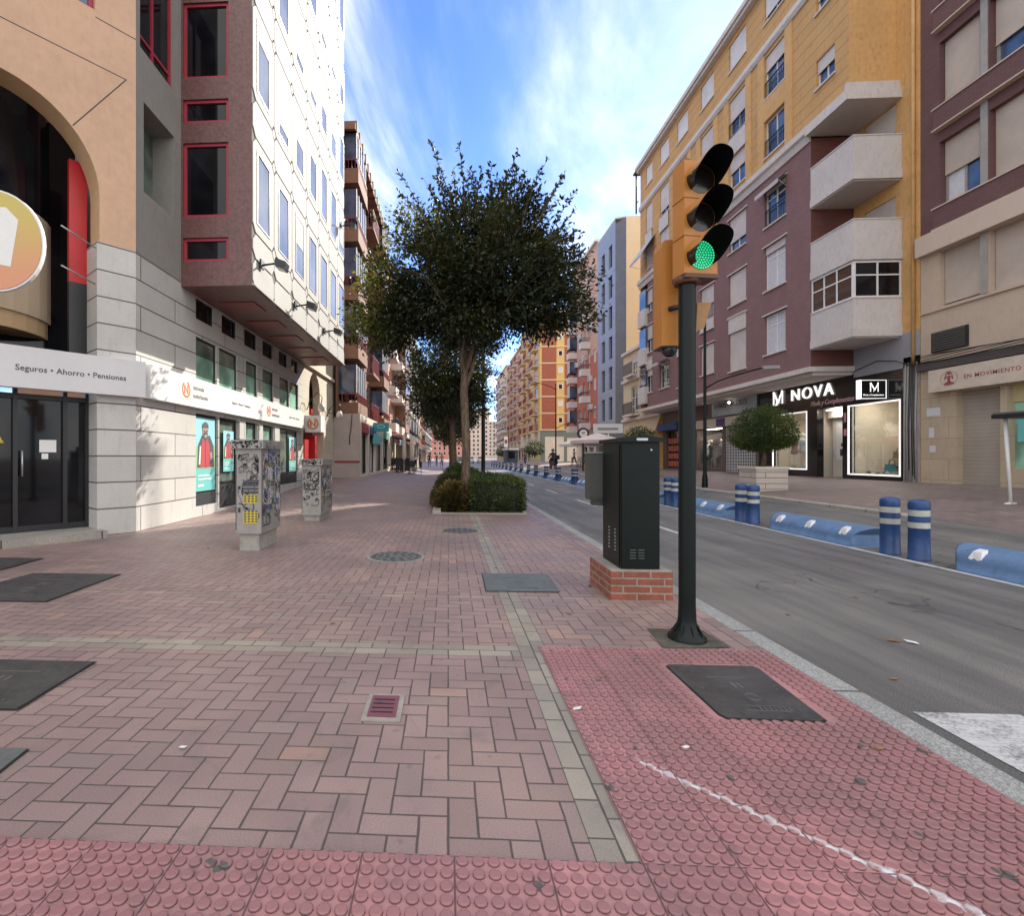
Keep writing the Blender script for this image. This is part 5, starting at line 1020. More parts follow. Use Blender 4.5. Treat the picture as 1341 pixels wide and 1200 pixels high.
for i, (x, y) in enumerate(((-3.5, 35.2), (-2.7, 36.0), (-3.5, 38.2), (-3.4, 41), (-3.5, 44))):
    lb = ('nearest the turquoise sign', 'at the terrace edge', 'under the near end of the red awning', 'under the middle of the red awning', 'under the far end of the red awning')[i]
    table(x, y, 'dark round cafe table '+lb, M_WCH)
    for j, a in enumerate((.3, 1.9, 3.5, 5.0)): chair(x+.62*cos(a), y+.62*sin(a), a-pi/2, 'dark chair '+('right of', 'beyond', 'left of', 'before')[j]+' the table '+lb, M_WCH)
def closed_parasol(x, y, label):
    z = gz(x, y); t = thing('parasol', label, 'parasol', (x, y, z)); q = MB(); q.tube([(x, y, z), (x, y, z+2.7)], .025, 6); q.cyl((x, y, z), .25, .06, 12); q.build('pole', M_WHITE, t)
    q = MB(); q.lathe((x, y, z), [(.10, .95), (.17, 1.1), (.14, 1.5), (.13, 2.0), (.09, 2.4), (.03, 2.65)], 10); q.build('canopy', mat('cream_canvas', (.6, .55, .47), .9), t)
closed_parasol(-2.9, 34.0, 'closed cream parasol nearest on the cafe terrace'); closed_parasol(-2.6, 36.8, 'closed cream parasol second on the cafe terrace')
# ================================================================ lane separators and bollards
M_BLU = mat('blue_rubber', (.09, .165, .30), .55, .2, 3, .1, dirt=.4); M_BLUD = mat('blue_bollard', (.011, .045, .15), .45, .25, 4, .06, dirt=.4); M_BAND = mat('grey_reflective_band', (.40, .40, .36), .5, .2, 6, dirt=.3)
M_REF = mat('silver_reflector', (.65, .65, .68), .3, .05)
def barrier0(loc, label):
    t = thing('lane_barrier', label, 'lane barrier', (0, 0, 0), 'blue lane barriers along the road'); q = MB(); n = 12; W = .34; Hh = .27; Ln = 2.3; m_ = 10
    prof = []
    for i in range(n+1): a = pi*i/n; prof.append((-W*cos(a)*(1 if i < n/2 else .9), .03+Hh*(sin(a)**.8)))
    prof = [(-W-.02, 0), (-W-.02, .03)]+prof+[(W*.92, .03), (W*.92, 0)]; k = len(prof); rings = []
    ys = [0, .02, .3, 1.1, 2.0, 2.28, 2.31]
    for j, yy in enumerate(ys):
        for (x, z) in prof:
            ind = 0
            if j <= 1: ind = .10*(abs(x)/W)**2+.06*sin(pi*min(1, z/(Hh+.03)))
            if j >= 5: ind = -.22*(abs(x)/W)**2
            q.v.append((x, yy+ind, z-.05))
    q.smooth = True
    for j in range(len(ys)-1):
        for i in range(k-1): q.f.append((j*k+i, j*k+i+1, (j+1)*k+i+1, (j+1)*k+i)); q.m.append(0); q.sm.append(True)
    q.smooth = False
    for j in (0, len(ys)-1): q.f.append(tuple(j*k+i for i in range(k))); q.m.append(0); q.sm.append(False)
    q.build('body', M_BLU, t)
    for yy in (.34, 1.12, 1.90):
        for s_ in (-1,):
            r = MB(); x0, z0 = -.275, .175
            r.prism([(x0-.035, yy-.075, z0-.055), (x0-.035, yy+.0, z0-.085), (x0-.035, yy+.075, z0-.055), (x0-.0, yy+.05, z0+.03), (x0, yy-.05, z0+.03)], (.07, 0, .03)); r.build('reflector', M_REF, t)
    t.location = loc; return t
def bollard0(loc, label):
    t = thing('bollard', label, 'bollard', (0, 0, 0), 'blue bollards between the lane barriers'); q = MB(); r = .112
    q.lathe((0, 0, -.05), [(r*1.06, 0), (r*1.06, .03), (r, .035), (r*.97, .40), (r*.99, .405), (r*.99, .425)], 24); q.lathe((0, 0, -.05), [(r*.985, .50), (r*.985, .58)], 24); q.lathe((0, 0, -.05), [(r*.985, .66), (r*1.0, .665), (r*1.0, .75), (r*.9, .775), (r*.5, .795), (.0, .80)], 24)
    q.build('post', M_BLUD, t); b = MB(); b.lathe((0, 0, -.05), [(r*.975, .42), (r*.975, .505)], 24); b.lathe((0, 0, -.05), [(r*.975, .575), (r*.975, .665)], 24); b.build('reflective_band', M_BAND, t); t.location = loc; return t
PER = 3.68; XBOL = 6.16
def ordn(k): return ['nearest', 'second', 'third', 'fourth', 'fifth', 'sixth', 'seventh', 'eighth', 'ninth', 'tenth', 'eleventh', 'twelfth', 'thirteenth', 'fourteenth', 'fifteenth', 'sixteenth', 'seventeenth', 'eighteenth', 'nineteenth', 'twentieth', 'twenty first', 'twenty second'][k]
bar = barrier0((6.38, 4.44, 0), 'blue lane barrier cut off by the right edge, nearest the crossing'); bol = None
for k in range(19):
    y0 = 7.15+k*PER
    for j, yy in enumerate((y0, y0+.43)):
        lb = 'blue bollard with two grey bands, '+('near' if j == 0 else 'far')+' one of the '+ordn(k)+' pair along the road'
        if bol is None: bol = bollard0((XBOL, yy, 0), lb)
        else: c_ = copy_tree(bol); c_.location = (XBOL+rnd.uniform(-.02, .02), yy, 0); c_.rotation_euler = (rnd.uniform(-.02, .02), rnd.uniform(-.02, .02), rnd.random()*6); c_['label'] = lb
    c_ = copy_tree(bar); c_.location = (6.38+rnd.uniform(-.02, .02), y0+.86, 0); c_.rotation_euler.z = rnd.uniform(-.01, .01); c_['label'] = 'blue lane barrier beyond the '+ordn(k)+' bollard pair from the crossing'
bar.rotation_euler.z = .0
# ================================================================ manhole covers
M_IRON = mat('cast_iron', (.060, .056, .054), .6, .35, 4, .4, 120, metal=.3, dirt=0); M_IRONL = mat('grey_cover', (.12, .13, .125), .55, .2, 4, .4, 90, metal=.2); M_CONC = mat('concrete_rim', (.28, .25, .22), .9, .2, 5, .3)
def cover(pts, m, label, marks=True, z=.004, name='manhole_cover', rnd_=0, zoff=0):
    cx = sum(p[0] for p in pts)/len(pts); cy = sum(p[1] for p in pts)/len(pts); zg = gz(cx, cy)+zoff
    t = thing(name, label, 'manhole cover', (cx, cy, zg)); q = MB()
    big = [(cx+(p[0]-cx)*1.03, cy+(p[1]-cy)*1.03, zg+z) for p in pts]; q.mt(1); q.prism(big, (0, 0, .002)); q.mt(0); q.prism([(p[0], p[1], zg+z+.001) for p in pts], (0, 0, .006)); q.build('plate', [m, M_BLACK], t)
    if marks:
        q = MB(); zz = zg+z+.0075; x0, x1 = min(p[0] for p in pts), max(p[0] for p in pts); y0, y1 = min(p[1] for p in pts), max(p[1] for p in pts); wx, wy = x1-x0, y1-y0
        def rbx(a, b, c2, d2): q.box((x0+a*wx, y0+b*wy, zz-.001), (x0+c2*wx, y0+d2*wy, zz+.0022))
        for a in (.46, .52): rbx(a, .52, a+.035, .62)
        rbx(.30, .12, .72, .135); rbx(.30, .20, .72, .21); [rbx(.45+i*.045, .14, .47+i*.045, .19) for i in range(7)]; rbx(.3, .72, .7, .735)
        q.tube([(x0+(.52+.06*cos(a))*wx, y0+(.36+.06*sin(a))*wy, zz) for a in [2*pi*i/12 for i in range(13)]], .003, 4); [rbx(a, b, a+.02, b+.02) for a, b in ((.12, .5), (.86, .5), (.2, .85), (.8, .15))]
        q.build('embossing', [mat('worn_iron', (.11, .11, .105), .45, .2, metal=.3)], t)
cover([(1.36, 2.69), (1.35, 3.28), (1.38, 3.31), (1.87, 3.31), (1.89, 3.28), (1.85, 2.66), (1.82, 2.64), (1.38, 2.65)], M_IRON, 'dark rectangular iron cover set in the pink tactile tiles')
cover([(.37, 5.05), (1.06, 5.05), (1.08, 5.80), (.38, 5.80)], M_IRONL, 'grey rectangular cover beside the brick plinth')
cover([(-4.62, 4.45), (-3.6, 4.47), (-3.62, 5.54), (-4.62, 5.54)], M_IRON, 'large dark cover on the left pavement before the arch entrance')
cover([(-2.95, 2.53), (-2.21, 2.55), (-2.23, 3.16), (-2.97, 3.16)], M_IRON, 'dark cover cut by the left edge between the light paver strip and the tactile band')
cover([(-6.0, 5.66), (-5.13, 5.66), (-5.17, 6.36), (-6.0, 6.36)], M_IRON, 'far dark cover at the left edge near the entrance step')
cover([(-2.4, 2.0), (-1.84, 2.0), (-1.86, 2.2), (-2.4, 2.2)], M_IRONL, 'small grey patterned cover at the left edge just above the tactile band')
def rcover(x, y, r, label):
    zg = gz(x, y); t = thing('manhole_cover', label, 'manhole cover', (x, y, zg)); q = MB(); q.cyl((x, y, zg+.002), r*1.12, .003, 28); q.mt(1); q.cyl((x, y, zg+.003), r, .007, 28); q.mt(2)
    [q.cyl((x+r*f*cos(a), y+r*f*sin(a), zg+.008), .03, .005, 6) for f, nn in ((.85, 16), (.6, 11), (.35, 7)) for a in [2*pi*i/nn for i in range(nn)]]; q.build('plate', [M_CONC, M_IRONL, M_IRON], t)
cover([(3.0, 6.4), (3.5, 6.4), (3.5, 6.9), (3.0, 6.9)], M_IRON, 'square iron cover in the asphalt beyond the signal pole', False, zoff=-.05) if 0 else None
rcover(-.68, 6.74, .34, 'round studded cover in the middle of the left pavement'); rcover(.21, 9.15, .32, 'round cover just before the planter bed')
t = thing('valve_cover', 'small maroon water cover in a pale frame set in the herringbone pavers', 'cover', (-.33, 2.67, 0)); q = MB(); q.box((-.43, 2.53, .001), (-.235, 2.82, .008)); q.build('frame', [M_CONC], t)
q = MB(); q.box((-.405, 2.565, .004), (-.262, 2.79, .013)); q.mt(1); [q.box((-.39, 2.60+i*.045, .0125), (-.28, 2.612+i*.045, .015)) for i in range(4)]; q.cyl((-.36, 2.70, .0128), .011, .002, 10); q.build('lid', [mat('maroon_lid', (.16, .05, .07), .5), M_BLACK], t)
# litter and leaves
M_DRY = mat('dry_leaf', (.22, .12, .05), .8, .3); M_PAPER = mat('paper_scrap', (.62, .62, .6), .7)
def scrap(x, y, z, s, m, label, name='dry_leaf', cat='leaf', a=None):
    a = rnd.random()*6 if a is None else a; q = MB(); c_, s_ = cos(a), sin(a)
    pts = [(-1, 0, .0), (-.4, .4, .25), (.4, .35, .1), (1, 0, .5), (.35, -.35, .05), (-.5, -.38, .3)]
    q.prism([(x+s*(p*c_-r*s_), y+s*(p*s_+r*c_), z+s*h*.5+.002) for p, r, h in pts], (0, 0, .0015)); o = q.build(name, m); prop(o, label, cat)
scrap(3.35, 3.95, -.045, .045, M_PAPER, 'crumpled pale leaf on the asphalt right of the signal pole'); scrap(3.25, 3.98, -.045, .045, M_DRY, 'brown leaf touching the pale scrap on the asphalt'); scrap(-1.18, 2.25, .006, .02, M_PAPER, 'tiny white paper scrap on the pavers in the left foreground', 'paper_scrap', 'paper', .1)
scrap(1.05, 2.36, .012, .022, M_PAPER, 'tiny white cigarette end on the tactile tiles', 'cigarette_end', 'litter'); scrap(.66, 2.7, .008, .03, M_PAPER, 'white straw scrap at the edge of the tactile tiles', 'paper_scrap', 'paper', .5)
scrap(1.0, 4.35, .004, .03, M_DRY, 'brown leaf on the pavers before the brick plinth'); scrap(1.42, 5.3, .004, .04, M_PDK, 'dark leaf at the left foot of the brick plinth')
grp = [(.42, 5.3), (.55, 6.1), (2.7, 3.3), (3.9, 5.2), (2.9, 4.6), (-.9, 4.0), (.9, 3.1), (1.9, 2.4), (3.0, 2.6), (-2.2, 5.1), (1.6, 7.3), (.2, 7.9), (-3.4, 7.2), (4.6, 6.5), (3.3, 7.5), (1.2, 9.4), (-1.5, 8.7)]
for i, (x, y) in enumerate(grp):
    s_ = rnd.uniform(.018, .035); a = rnd.random()*6; zz = (.0115 if x > .62 and y < 3.6 and x < 2.13 else (gz(x, y)+.002 if x < 2.3 else -.048)); 
    scrap(x, y, zz, s_, M_DRY, None, a=a); o = COL.objects[-1]; prop(o, 'small curled dry leaf fallen on the ground', 'leaf', 'dry leaves scattered on the ground')
# ================================================================ street cabinets
def scribble(pl, s0, s1, z0, z1, n, seed, o, wd=.006, m=None, parent=None, name='graffiti'):
    r = random.Random(seed); q = MB()
    for _ in range(n):
        x, z = r.uniform(s0, s1), r.uniform(z0, z1); a = r.random()*6.28; da = r.uniform(-1.2, 1.2); st = min(s1-s0, z1-z0)*r.uniform(.05, .12); pts = []
        for i in range(r.randint(8, 18)):
            pts.append((x, z)); da += r.uniform(-.9, .9); da *= .8; a += da; x = min(s1, max(s0, x+st*cos(a))); z = min(z1, max(z0, z+st*sin(a)*1.1))
        w_ = wd*r.uniform(.5, 1.4)
        for (x0, zz0), (x1, zz1) in zip(pts, pts[1:]):
            dx, dz = x1-x0, zz1-zz0; l_ = sqrt(dx*dx+dz*dz)
            if l_ < 1e-5: continue
            nx_, nz_ = -dz/l_*w_/2, dx/l_*w_/2; q.poly([pl.P(x0+nx_, zz0+nz_, o), pl.P(x1+nx_, zz1+nz_, o), pl.P(x1-nx_, zz1-nz_, o), pl.P(x0-nx_, zz0-nz_, o)])
    return q.build(name, m or M_PDK, parent)
M_CAB = mat('grey_cabinet_paint', (.27, .255, .235), .6, .15, 4, .1, dirt=.25); M_YST2 = mat('yellow_notice', (.52, .40, .04), .6)
STK = [mat('sticker_%d' % i, c, .6, .2, 20) for i, c in enumerate(((.35, .35, .36), (.10, .10, .12), (.08, .12, .25), (.25, .18, .12), (.45, .43, .4), (.12, .15, .10)))]
def cabinet(x0, x1, y0, y1, z1, zb, label, seed, notices, name='street_cabinet', lean=0):
    t = thing(name, label, 'utility cabinet', ((x0+x1)/2, (y0+y1)/2, 0)); 
    q = MB(); q.box((x0+.04, y0+.04, -.05), (x1-.04, y1-.04, zb)); q.build('plinth', [mat('cabinet_plinth', (.30, .28, .25), .8, .15, 4, .2, dirt=.5)], t)
    q = MB(); q.box((x0, y0, zb), (x1, y1, z1-.12)); q.mt(1); q.box((x0+.003, y0-.003, zb+.05), (x0+.012, y0, z1-.2)); q.mt(0); q.box((x0-.012, y0+.1, zb+.15), (x0, y1-.05, z1-.25)) ; q.build('body', [M_CAB, M_BLACK], t)
    q = MB(); q.box((x0-.045, y0-.045, z1-.12), (x1+.045, y1+.045, z1)); q.build('lid', [M_CAB], t)
    pf = frontpl(y0); ps_ = PL((x1, 0), (0, 1), (1, 0))
    q = MB(); [q.cyl(pf.P(x0+.05, z, .001), .02, .01, 8) for z in (zb+.35, zb+.62)]; [q.pbox(pf, x0+.04, x0+.07, z, z+.04, 0, .012) for z in (zb+.3, zb+.62)]; q.build('lock', M_BLACK, t)
    scribble(pf, x0+.04, x1-.04, z1-.62, z1-.2, 34, seed, .003, .012, mat('grey_marker', (.12, .11, .11), .7), t); scribble(pf, x0+.03, x1-.03, zb+.2, z1-.6, 9, seed+1, .003, .013, None, t)
    scribble(pf, x0-.02, x1+.02, z1-.105, z1-.015, 30, seed+2, .048, .013, None, t)
    scribble(PL((x1+.045, 0), (0, 1), (1, 0)), y0, y1, z1-.105, z1-.015, 14, seed+3, .003, .012, None, t)
    r = random.Random(seed+5); q = MB()
    for i in range(52):
        a, z = r.uniform(y0+.03, y1-.12), r.uniform(zb+.25, z1-.3); w_, h_ = r.uniform(.06, .20), r.uniform(.05, .2); q.mt(r.randrange(6)); q.poly([ps_.P(a, z, .002+i*.0002), ps_.P(min(a+w_, y1-.02), z+r.uniform(-.02, .02), .002+i*.0002), ps_.P(min(a+w_, y1-.02), z+h_, .002+i*.0002), ps_.P(a, z+h_, .002+i*.0002)])
    q.build('sticker', STK, t); scribble(ps_, y0+.04, y1-.04, zb+.1, z1-.2, 26, seed+6, .011, .012, None, t); scribble(ps_, y0+.04, y1-.04, zb+.4, z1-.2, 16, seed+7, .012, .012, M_SIGN, t)
    for (a, b, c2, d2) in notices:
        q = MB(); quad(q, pf, a, b, c2, d2, .005); q.mt(1); nn = int((d2-c2)/.035)
        for i in range(nn): z = c2+.02+i*.035; [q.poly([pf.P(a+.012+j*(b-a)/4, z, .007), pf.P(a+.012+(j+.6)*(b-a)/4, z, .007), pf.P(a+.012+(j+.6)*(b-a)/4, z+.02, .007), pf.P(a+.012+j*(b-a)/4, z+.02, .007)]) for j in range(4)]
        q.build('notice', [M_YST2, M_PDK], t)
    return t
cabinet(-2.94, -2.58, 7.04, 7.86, 1.54, .24, 'tall grey graffiti covered cabinet with yellow notices on the left pavement', 11, [(-2.83, -2.62, .66, .78), (-2.83, -2.62, .38, .56)])
q = MB(); [q.box((-2.83, 7.030, .80+i*.05), (-2.62, 7.036, .83+i*.05)) for i in range(4)]; q.build('black_strip', M_PDK, [o for o in COL.objects if o.name.startswith('street_cabinet')][0])
cabinet(-2.97, -2.58, 10.4, 11.4, 1.26, .12, 'second grey graffiti cabinet nearer the shop wall, without notices', 25, [])
# green cabinet on brick base
gcb = thing('control_cabinet', 'dark green traffic control cabinet with vent slots on a low red brick plinth', 'utility cabinet', (1.75, 5, 0))
M_BPL = bricks('plinth_brick', (.34, .10, .055), (.26, .08, .05), (.33, .28, .24), .245, .068, .008, .8, .5, .25, .8, .25, 6)
q = MB(); q.box((1.47, 4.79, -.05), (2.02, 5.48, .262)); q.build('brick_plinth', [M_BPL], gcb); q = MB(); q.box((1.475, 4.795, .262), (2.015, 5.475, .272)); q.build('mortar_top', [M_CONC], gcb)
q = MB(); q.box((1.585, 4.86, .272), (1.93, 5.42, 1.44)); gb = q.build('body', [M_DARKGREEN], gcb)
q = MB(); q.box((1.59, 4.853, .30), (1.925, 4.86, 1.42)); q.box((1.577, 4.90, .30), (1.585, 5.38, 1.42)); q.build('door', [M_DARKGREEN], gcb)
q = MB(); q.prism([(1.555, 4.82, 1.44), (1.96, 4.82, 1.44), (1.96, 4.82, 1.475), (1.755, 4.82, 1.50), (1.555, 4.82, 1.475)], (0, .64, 0)); q.build('lid', [M_DARKGREEN], gcb)
q = MB(); pf = frontpl(4.853); [q.pbox(pf, a, a+.055, z, z+.008, .0005, .003) for a in (1.66, 1.735) for z in (.37, .395, .42, .445)]; q.build('vent_slot', [mat('vent_edge', (.07, .08, .075), .4)], gcb)
q = MB(); pll = PL((1.577, 0), (0, 1), (-1, 0)); [q.pbox(pll, a, a+.045, z, z+.012, .0005, .004) for a in (4.98, 5.16) for z in [.42+.032*i for i in range(7)]]; q.build('vent_slot', [M_ALU], gcb)
q = MB(); q.pbox(frontpl(4.82), 1.71, 1.81, 1.452, 1.474, .001, .003); q.pbox(pf, 1.845, 1.86, 1.36, 1.375, .001, .004); q.build('label_plate', [M_ALU], gcb)
q = MB(); q.box((1.45, 5.44, .86), (1.64, 5.60, 1.34)); q.mt(1); q.box((1.443, 5.43, 1.34), (1.65, 5.61, 1.355)); q.mt(0); q.box((1.50, 5.46, .80), (1.62, 5.58, .86)); q.box((1.457, 5.433, .89), (1.635, 5.44, 1.31)); q.box((1.60, 5.421, 1.0), (1.63, 5.44, 1.2)); q.build('meter_box', [mat('grey_green_box', (.07, .075, .065), .45, .15), M_GREY], gcb)
# ================================================================ traffic light
tl = thing('traffic_light', 'dark green pole traffic light showing a lit green lens, with ochre housings', 'traffic light', (1.70, 3.80, 0))
PXX, PYY = 1.70, 3.80; M_OHS = mat('ochre_housing', (.44, .175, .03), .45, .08, 4, .05, spec=.5); M_VIN = mat('visor_black', (.004, .004, .005), .9, .2, 3, 0, spec=.1)
q = MB(); q.lathe((PXX, PYY, 0), [(.128, .01), (.125, .03), (.09, .06), (.07, .09), (.060, .15), (.056, .25), (.056, 2.56)], 28); q.build('pole', [M_DARKGREEN], tl)
q = MB(); [q.prism([(PXX+.06*cos(a)-.004*sin(a), PYY+.06*sin(a)+.004*cos(a), .03), (PXX+.122*cos(a), PYY+.122*sin(a), .02), (PXX+.06*cos(a), PYY+.06*sin(a), .13)], (-.006*sin(a), .006*cos(a), 0)) for a in [2*pi*i/8 for i in range(8)]]
[q.cyl((PXX+.11*cos(a), PYY+.11*sin(a), .02), .011, .03, 6) for a in (.6, 2.2, 3.8, 5.4)]; q.build('base_flange', [M_DARKGREEN], tl)
q = MB(); r_ = random.Random(2); q.poly([(PXX-.24, PYY-.20, .0055), (PXX+.22, PYY-.16, .0055), (PXX+.20, PYY+.20, .0055), (PXX-.20, PYY+.22, .0055)]); prop(q.build('broken_paving_patch', [mat('dirt_patch', (.075, .065, .05), .95, .5, 9, .9, 25)]), kind='structure')
th = radians(10); HN = Vector((sin(th), -cos(th), 0)); HD = Vector((cos(th), sin(th), 0))
hc0 = Vector((PXX+.06, PYY-.03, 0)); HP = PL((hc0.x, hc0.y), (HD.x, HD.y), (HN.x, HN.y))
q = MB(); k = 0
for i in range(3):
    z0 = 2.585+i*.265; q.pbox(HP, -.125, .125, z0+.003, z0+.262, -.10, .035); q.pbox(HP, -.13, .13, z0-.001, z0+.005, -.102, .04)
q.build('housing', [M_OHS], tl)
q = MB(); q.pbox(HP, -.125, .125, 2.555, 2.584, -.11, .05); q.tube([HP.P(-.05, 3.38, -.03), HP.P(-.05, 3.42, -.03)], .012, 6); q.tube([(PXX, PYY, 2.53), (PXX, PYY, 2.585)], .085, 16); q.build('bracket', [mat('brown_bracket', (.10, .035, .015), .5)], tl)
M_VOUT = mat('visor_outside', (.012, .010, .008), .25, .1, 3, 0)
def visor(i):
    zc2 = 2.585+i*.265+.132; r = .108; L1 = .215; n = 30; t_ = MB(); q = MB()
    for shell, rad in ((0, r), (1, r-.004)):
        q.mt(shell); A = []; B = []
        for j in range(n+1):
            a = radians(-35)+radians(262)*j/n    # opening at the bottom
            ca, sa = cos(a), sin(a); L_ = .06+(L1-.06)*smooth((sa+.75)/1.6)
            A.append(HP.P(rad*ca, zc2+rad*sa, .035)); B.append(HP.P(rad*ca*1.03, zc2+rad*sa*1.03+.012, .035+L_))
        for j in range(n):
            aa = -35+262*(j+.5)/n; q.mt(1 if shell else (0 if 118 < aa < 172 else 2)); q.poly([A[j], A[j+1], B[j+1], B[j]])  # ochre arc on the black hood paints in a reflected highlight streak
    q.sm = [True]*len(q.f); return q.build('visor', [M_OHS, M_VIN, M_VOUT], tl)
g = G('green_led'); x_, y_, z_ = g.xyz(); g.b.inputs['Emission Color'].default_value = (.03, 1, .42, 1); g.b.inputs['Emission Strength'].default_value = .55; M_GLED = g.fin((.02, .3, .15), .4)
M_GLN = emis('green_lens_glow', (.01, .22, .11), .12); M_LOFF = mat('unlit_lens', (.012, .008, .008), .15, .1, spec=.6)
for i in range(3):
    visor(i); zc2 = 2.585+i*.265+.132; q = MB(); q.poly([HP.P(.10*cos(2*pi*j/28), zc2+.10*sin(2*pi*j/28), .038) for j in range(28)]); ln = q.build('lens', [M_GLN if i == 0 else M_LOFF], tl)
    if i == 0:
        q = MB(); q.poly([HP.P(.004*cos(2*pi*j/6), zc2+.004*sin(2*pi*j/6), .041) for j in range(6)])
        for rg in range(1, 6):
            nn = int(6.2*rg)
            for j in range(nn): a = 2*pi*j/nn; q.poly([HP.P(.0185*rg*cos(a)+.0062*cos(2*pi*k2/6), zc2+.0185*rg*sin(a)+.0062*sin(2*pi*k2/6), .041) for k2 in range(6)])
        q.build('led_dots', [M_GLED], ln)
# pedestrian head on the far left side of the pole, seen from behind and side
q = MB(); q.prism([(1.585, 3.95, 2.13), (1.585, 3.95, 2.86), (1.59, 3.95, 2.90), (1.61, 3.95, 2.915), (1.73, 3.95, 2.915), (1.73, 3.95, 2.13)], (0, .16, 0)); q.build('pedestrian_housing', [M_OHS], tl)
q = MB(); q.prism([(1.585, 3.95, 2.128), (1.73, 3.95, 2.128), (1.73, 4.11, 2.128), (1.585, 4.11, 2.128)], (0, 0, -.012)); q.lathe((1.66, 4.0, 2.06), [(.03, 0), (.055, .03), (.05, .06)], 12); q.tube([(1.64, 3.95, 2.4), (1.70, 3.86, 2.4)], .02, 6); q.build('pedestrian_bracket', [M_BLACK], tl)
q = MB(); q.prism([(1.79, 3.86, 2.21), (1.80, 3.86, 2.42), (1.90, 3.86, 2.42), (1.85, 3.86, 2.24)], (0, .12, 0)); q.build('rear_visor', [mat('brown_ochre', (.30, .15, .05), .5)], tl)
# ================================================================ lamps
def lamp_post(x, y, h, arms, label, r=.05, zo=None):
    z = gz(x, y) if zo is None else zo; t = thing('street_lamp', label, 'street lamp', (x, y, z), 'green street lamps'); q = MB(); q.lathe((x, y, z), [(r*2.2, 0), (r*2, .3), (r*1.3, .5), (r*1.15, h*.5), (r*.9, h)], 12); q.build('pole', [M_DARKGREEN], t)
    for (dx, zz, ln) in arms:
        q = MB(); pts = [(x, y, z+zz-.35)]+[(x+dx*ln*(1-cos(a)) if 0 else x+dx*ln*sin(a*.5), y, z+zz-.35+.55*sin(a*.5)**.6+.15*sin(a*.5)) for a in [pi*i/7 for i in range(1, 8)]]; q.tube(pts, r*.6, 6); q.build('arm', [M_DARKGREEN], t)
        q = MB(); e = pts[-1]; q.prism([(e[0], e[1]-.1, e[2]-.05), (e[0], e[1]+.1, e[2]-.05), (e[0], e[1]+.07, e[2]+.06), (e[0], e[1]-.07, e[2]+.06)], (dx*.55, 0, .02)); q.build('lantern', [M_GREY], t)
lamp_post(8.83, 18.4, 6.2, [(1, 3.75, 1.9)], 'dark green lamp post with a low arm left of the planter tree', .045)
lamp_post(1.92, 28.7, 8.5, [(1, 8.3, 1.6), (-1, 8.3, 1.6)], 'tall dark lamp post at the kerb right behind the near tree', .085)
lamp_post(9.6, 47, 7.6, [(-1, 7.4, 1.9), (1, 3.9, 1.9)], 'lamp post with one high and one low arm before the orange corner block')
lamp_post(9.6, 84, 7.0, [(-1, 6.0, 3), (1, 7.2, 1.6)], 'far lamp post beside the round sign past the cross street'); lamp_post(1.92, 66, 8.5, [(1, 8.3, 1.6), (-1, 8.3, 1.6)], 'distant lamp post on the tree line of the left pavement', .08)
# stand with black top at the right edge
zs_ = gz(11, 11); st = thing('display_stand', 'white legged stand with a thick black top bar at the right edge', 'stand', (11.5, 10.9, zs_))
q = MB(); q.prism([(10.95, 11.1, zs_+1.72), (10.95, 11.1, zs_+1.80), (11.0, 11.1, zs_+1.84), (13.2, 11.1, zs_+1.84), (13.2, 11.1, zs_+1.72)], (0, -1.5, 0)); q.build('top', [M_BLACK], st)
for (x, y, dx) in ((11.12, 11.0, .10), (11.12, 9.7, .10), (13.0, 11.0, -.1), (13.0, 9.7, -.1)): q = MB(); q.tube([(x+dx, y, zs_), (x, y, zs_+1.72)], .03, 8); q.tube([(x+dx-.1, y, zs_+.02), (x+dx+.1, y, zs_+.02)], .025, 6); q.build('leg', [M_SIGNW], st)
# ================================================================ foliage helpers
def leaves_np(centres, dirs, size, seed, mesh_name, m, parent, name='crown', up=.35):
    """one small folded leaf (two triangles-ish quads) per centre"""
    r = np.random.RandomState(seed); n = len(centres); c_ = np.asarray(centres); d = np.asarray(dirs)+r.normal(0, .55, (n, 3)); d[:, 2] -= .15; d /= np.linalg.norm(d, axis=1)[:, None]+1e-9
    nrm = r.normal(0, 1, (n, 3)); nrm[:, 2] += up*2; sd_ = np.cross(d, nrm); sd_ /= np.linalg.norm(sd_, axis=1)[:, None]+1e-9; nn = np.cross(sd_, d)
    sz = size*r.uniform(.6, 1.25, (n, 1)); w_ = sz*.24
    v = np.stack([c_, c_+d*sz*.45+sd_*w_+nn*sz*.07, c_+d*sz*.5-nn*sz*.03, c_+d*sz*.45-sd_*w_+nn*sz*.07, c_+d*sz], 1).reshape(-1, 3)
    o0 = np.array(ORG[parent]); v = v-o0
    k = np.arange(n)*5; f = np.stack([k, k+1, k+4, k+2, k, k+2, k+4, k+3], 1).reshape(-1)
    me = bpy.data.meshes.new(mesh_name); me.vertices.add(len(v)); me.vertices.foreach_set('co', v.reshape(-1)); me.loops.add(len(f)); me.loops.foreach_set('vertex_index', f.astype(np.int32))
    me.polygons.add(2*n); me.polygons.foreach_set('loop_start', (np.arange(2*n)*4).astype(np.int32)); me.update(calc_edges=True); me.validate(); me.materials.append(m)
    o = bpy.data.objects.new(name, me); COL.objects.link(o); o.parent = parent; ORG[o] = ORG[parent]; return o
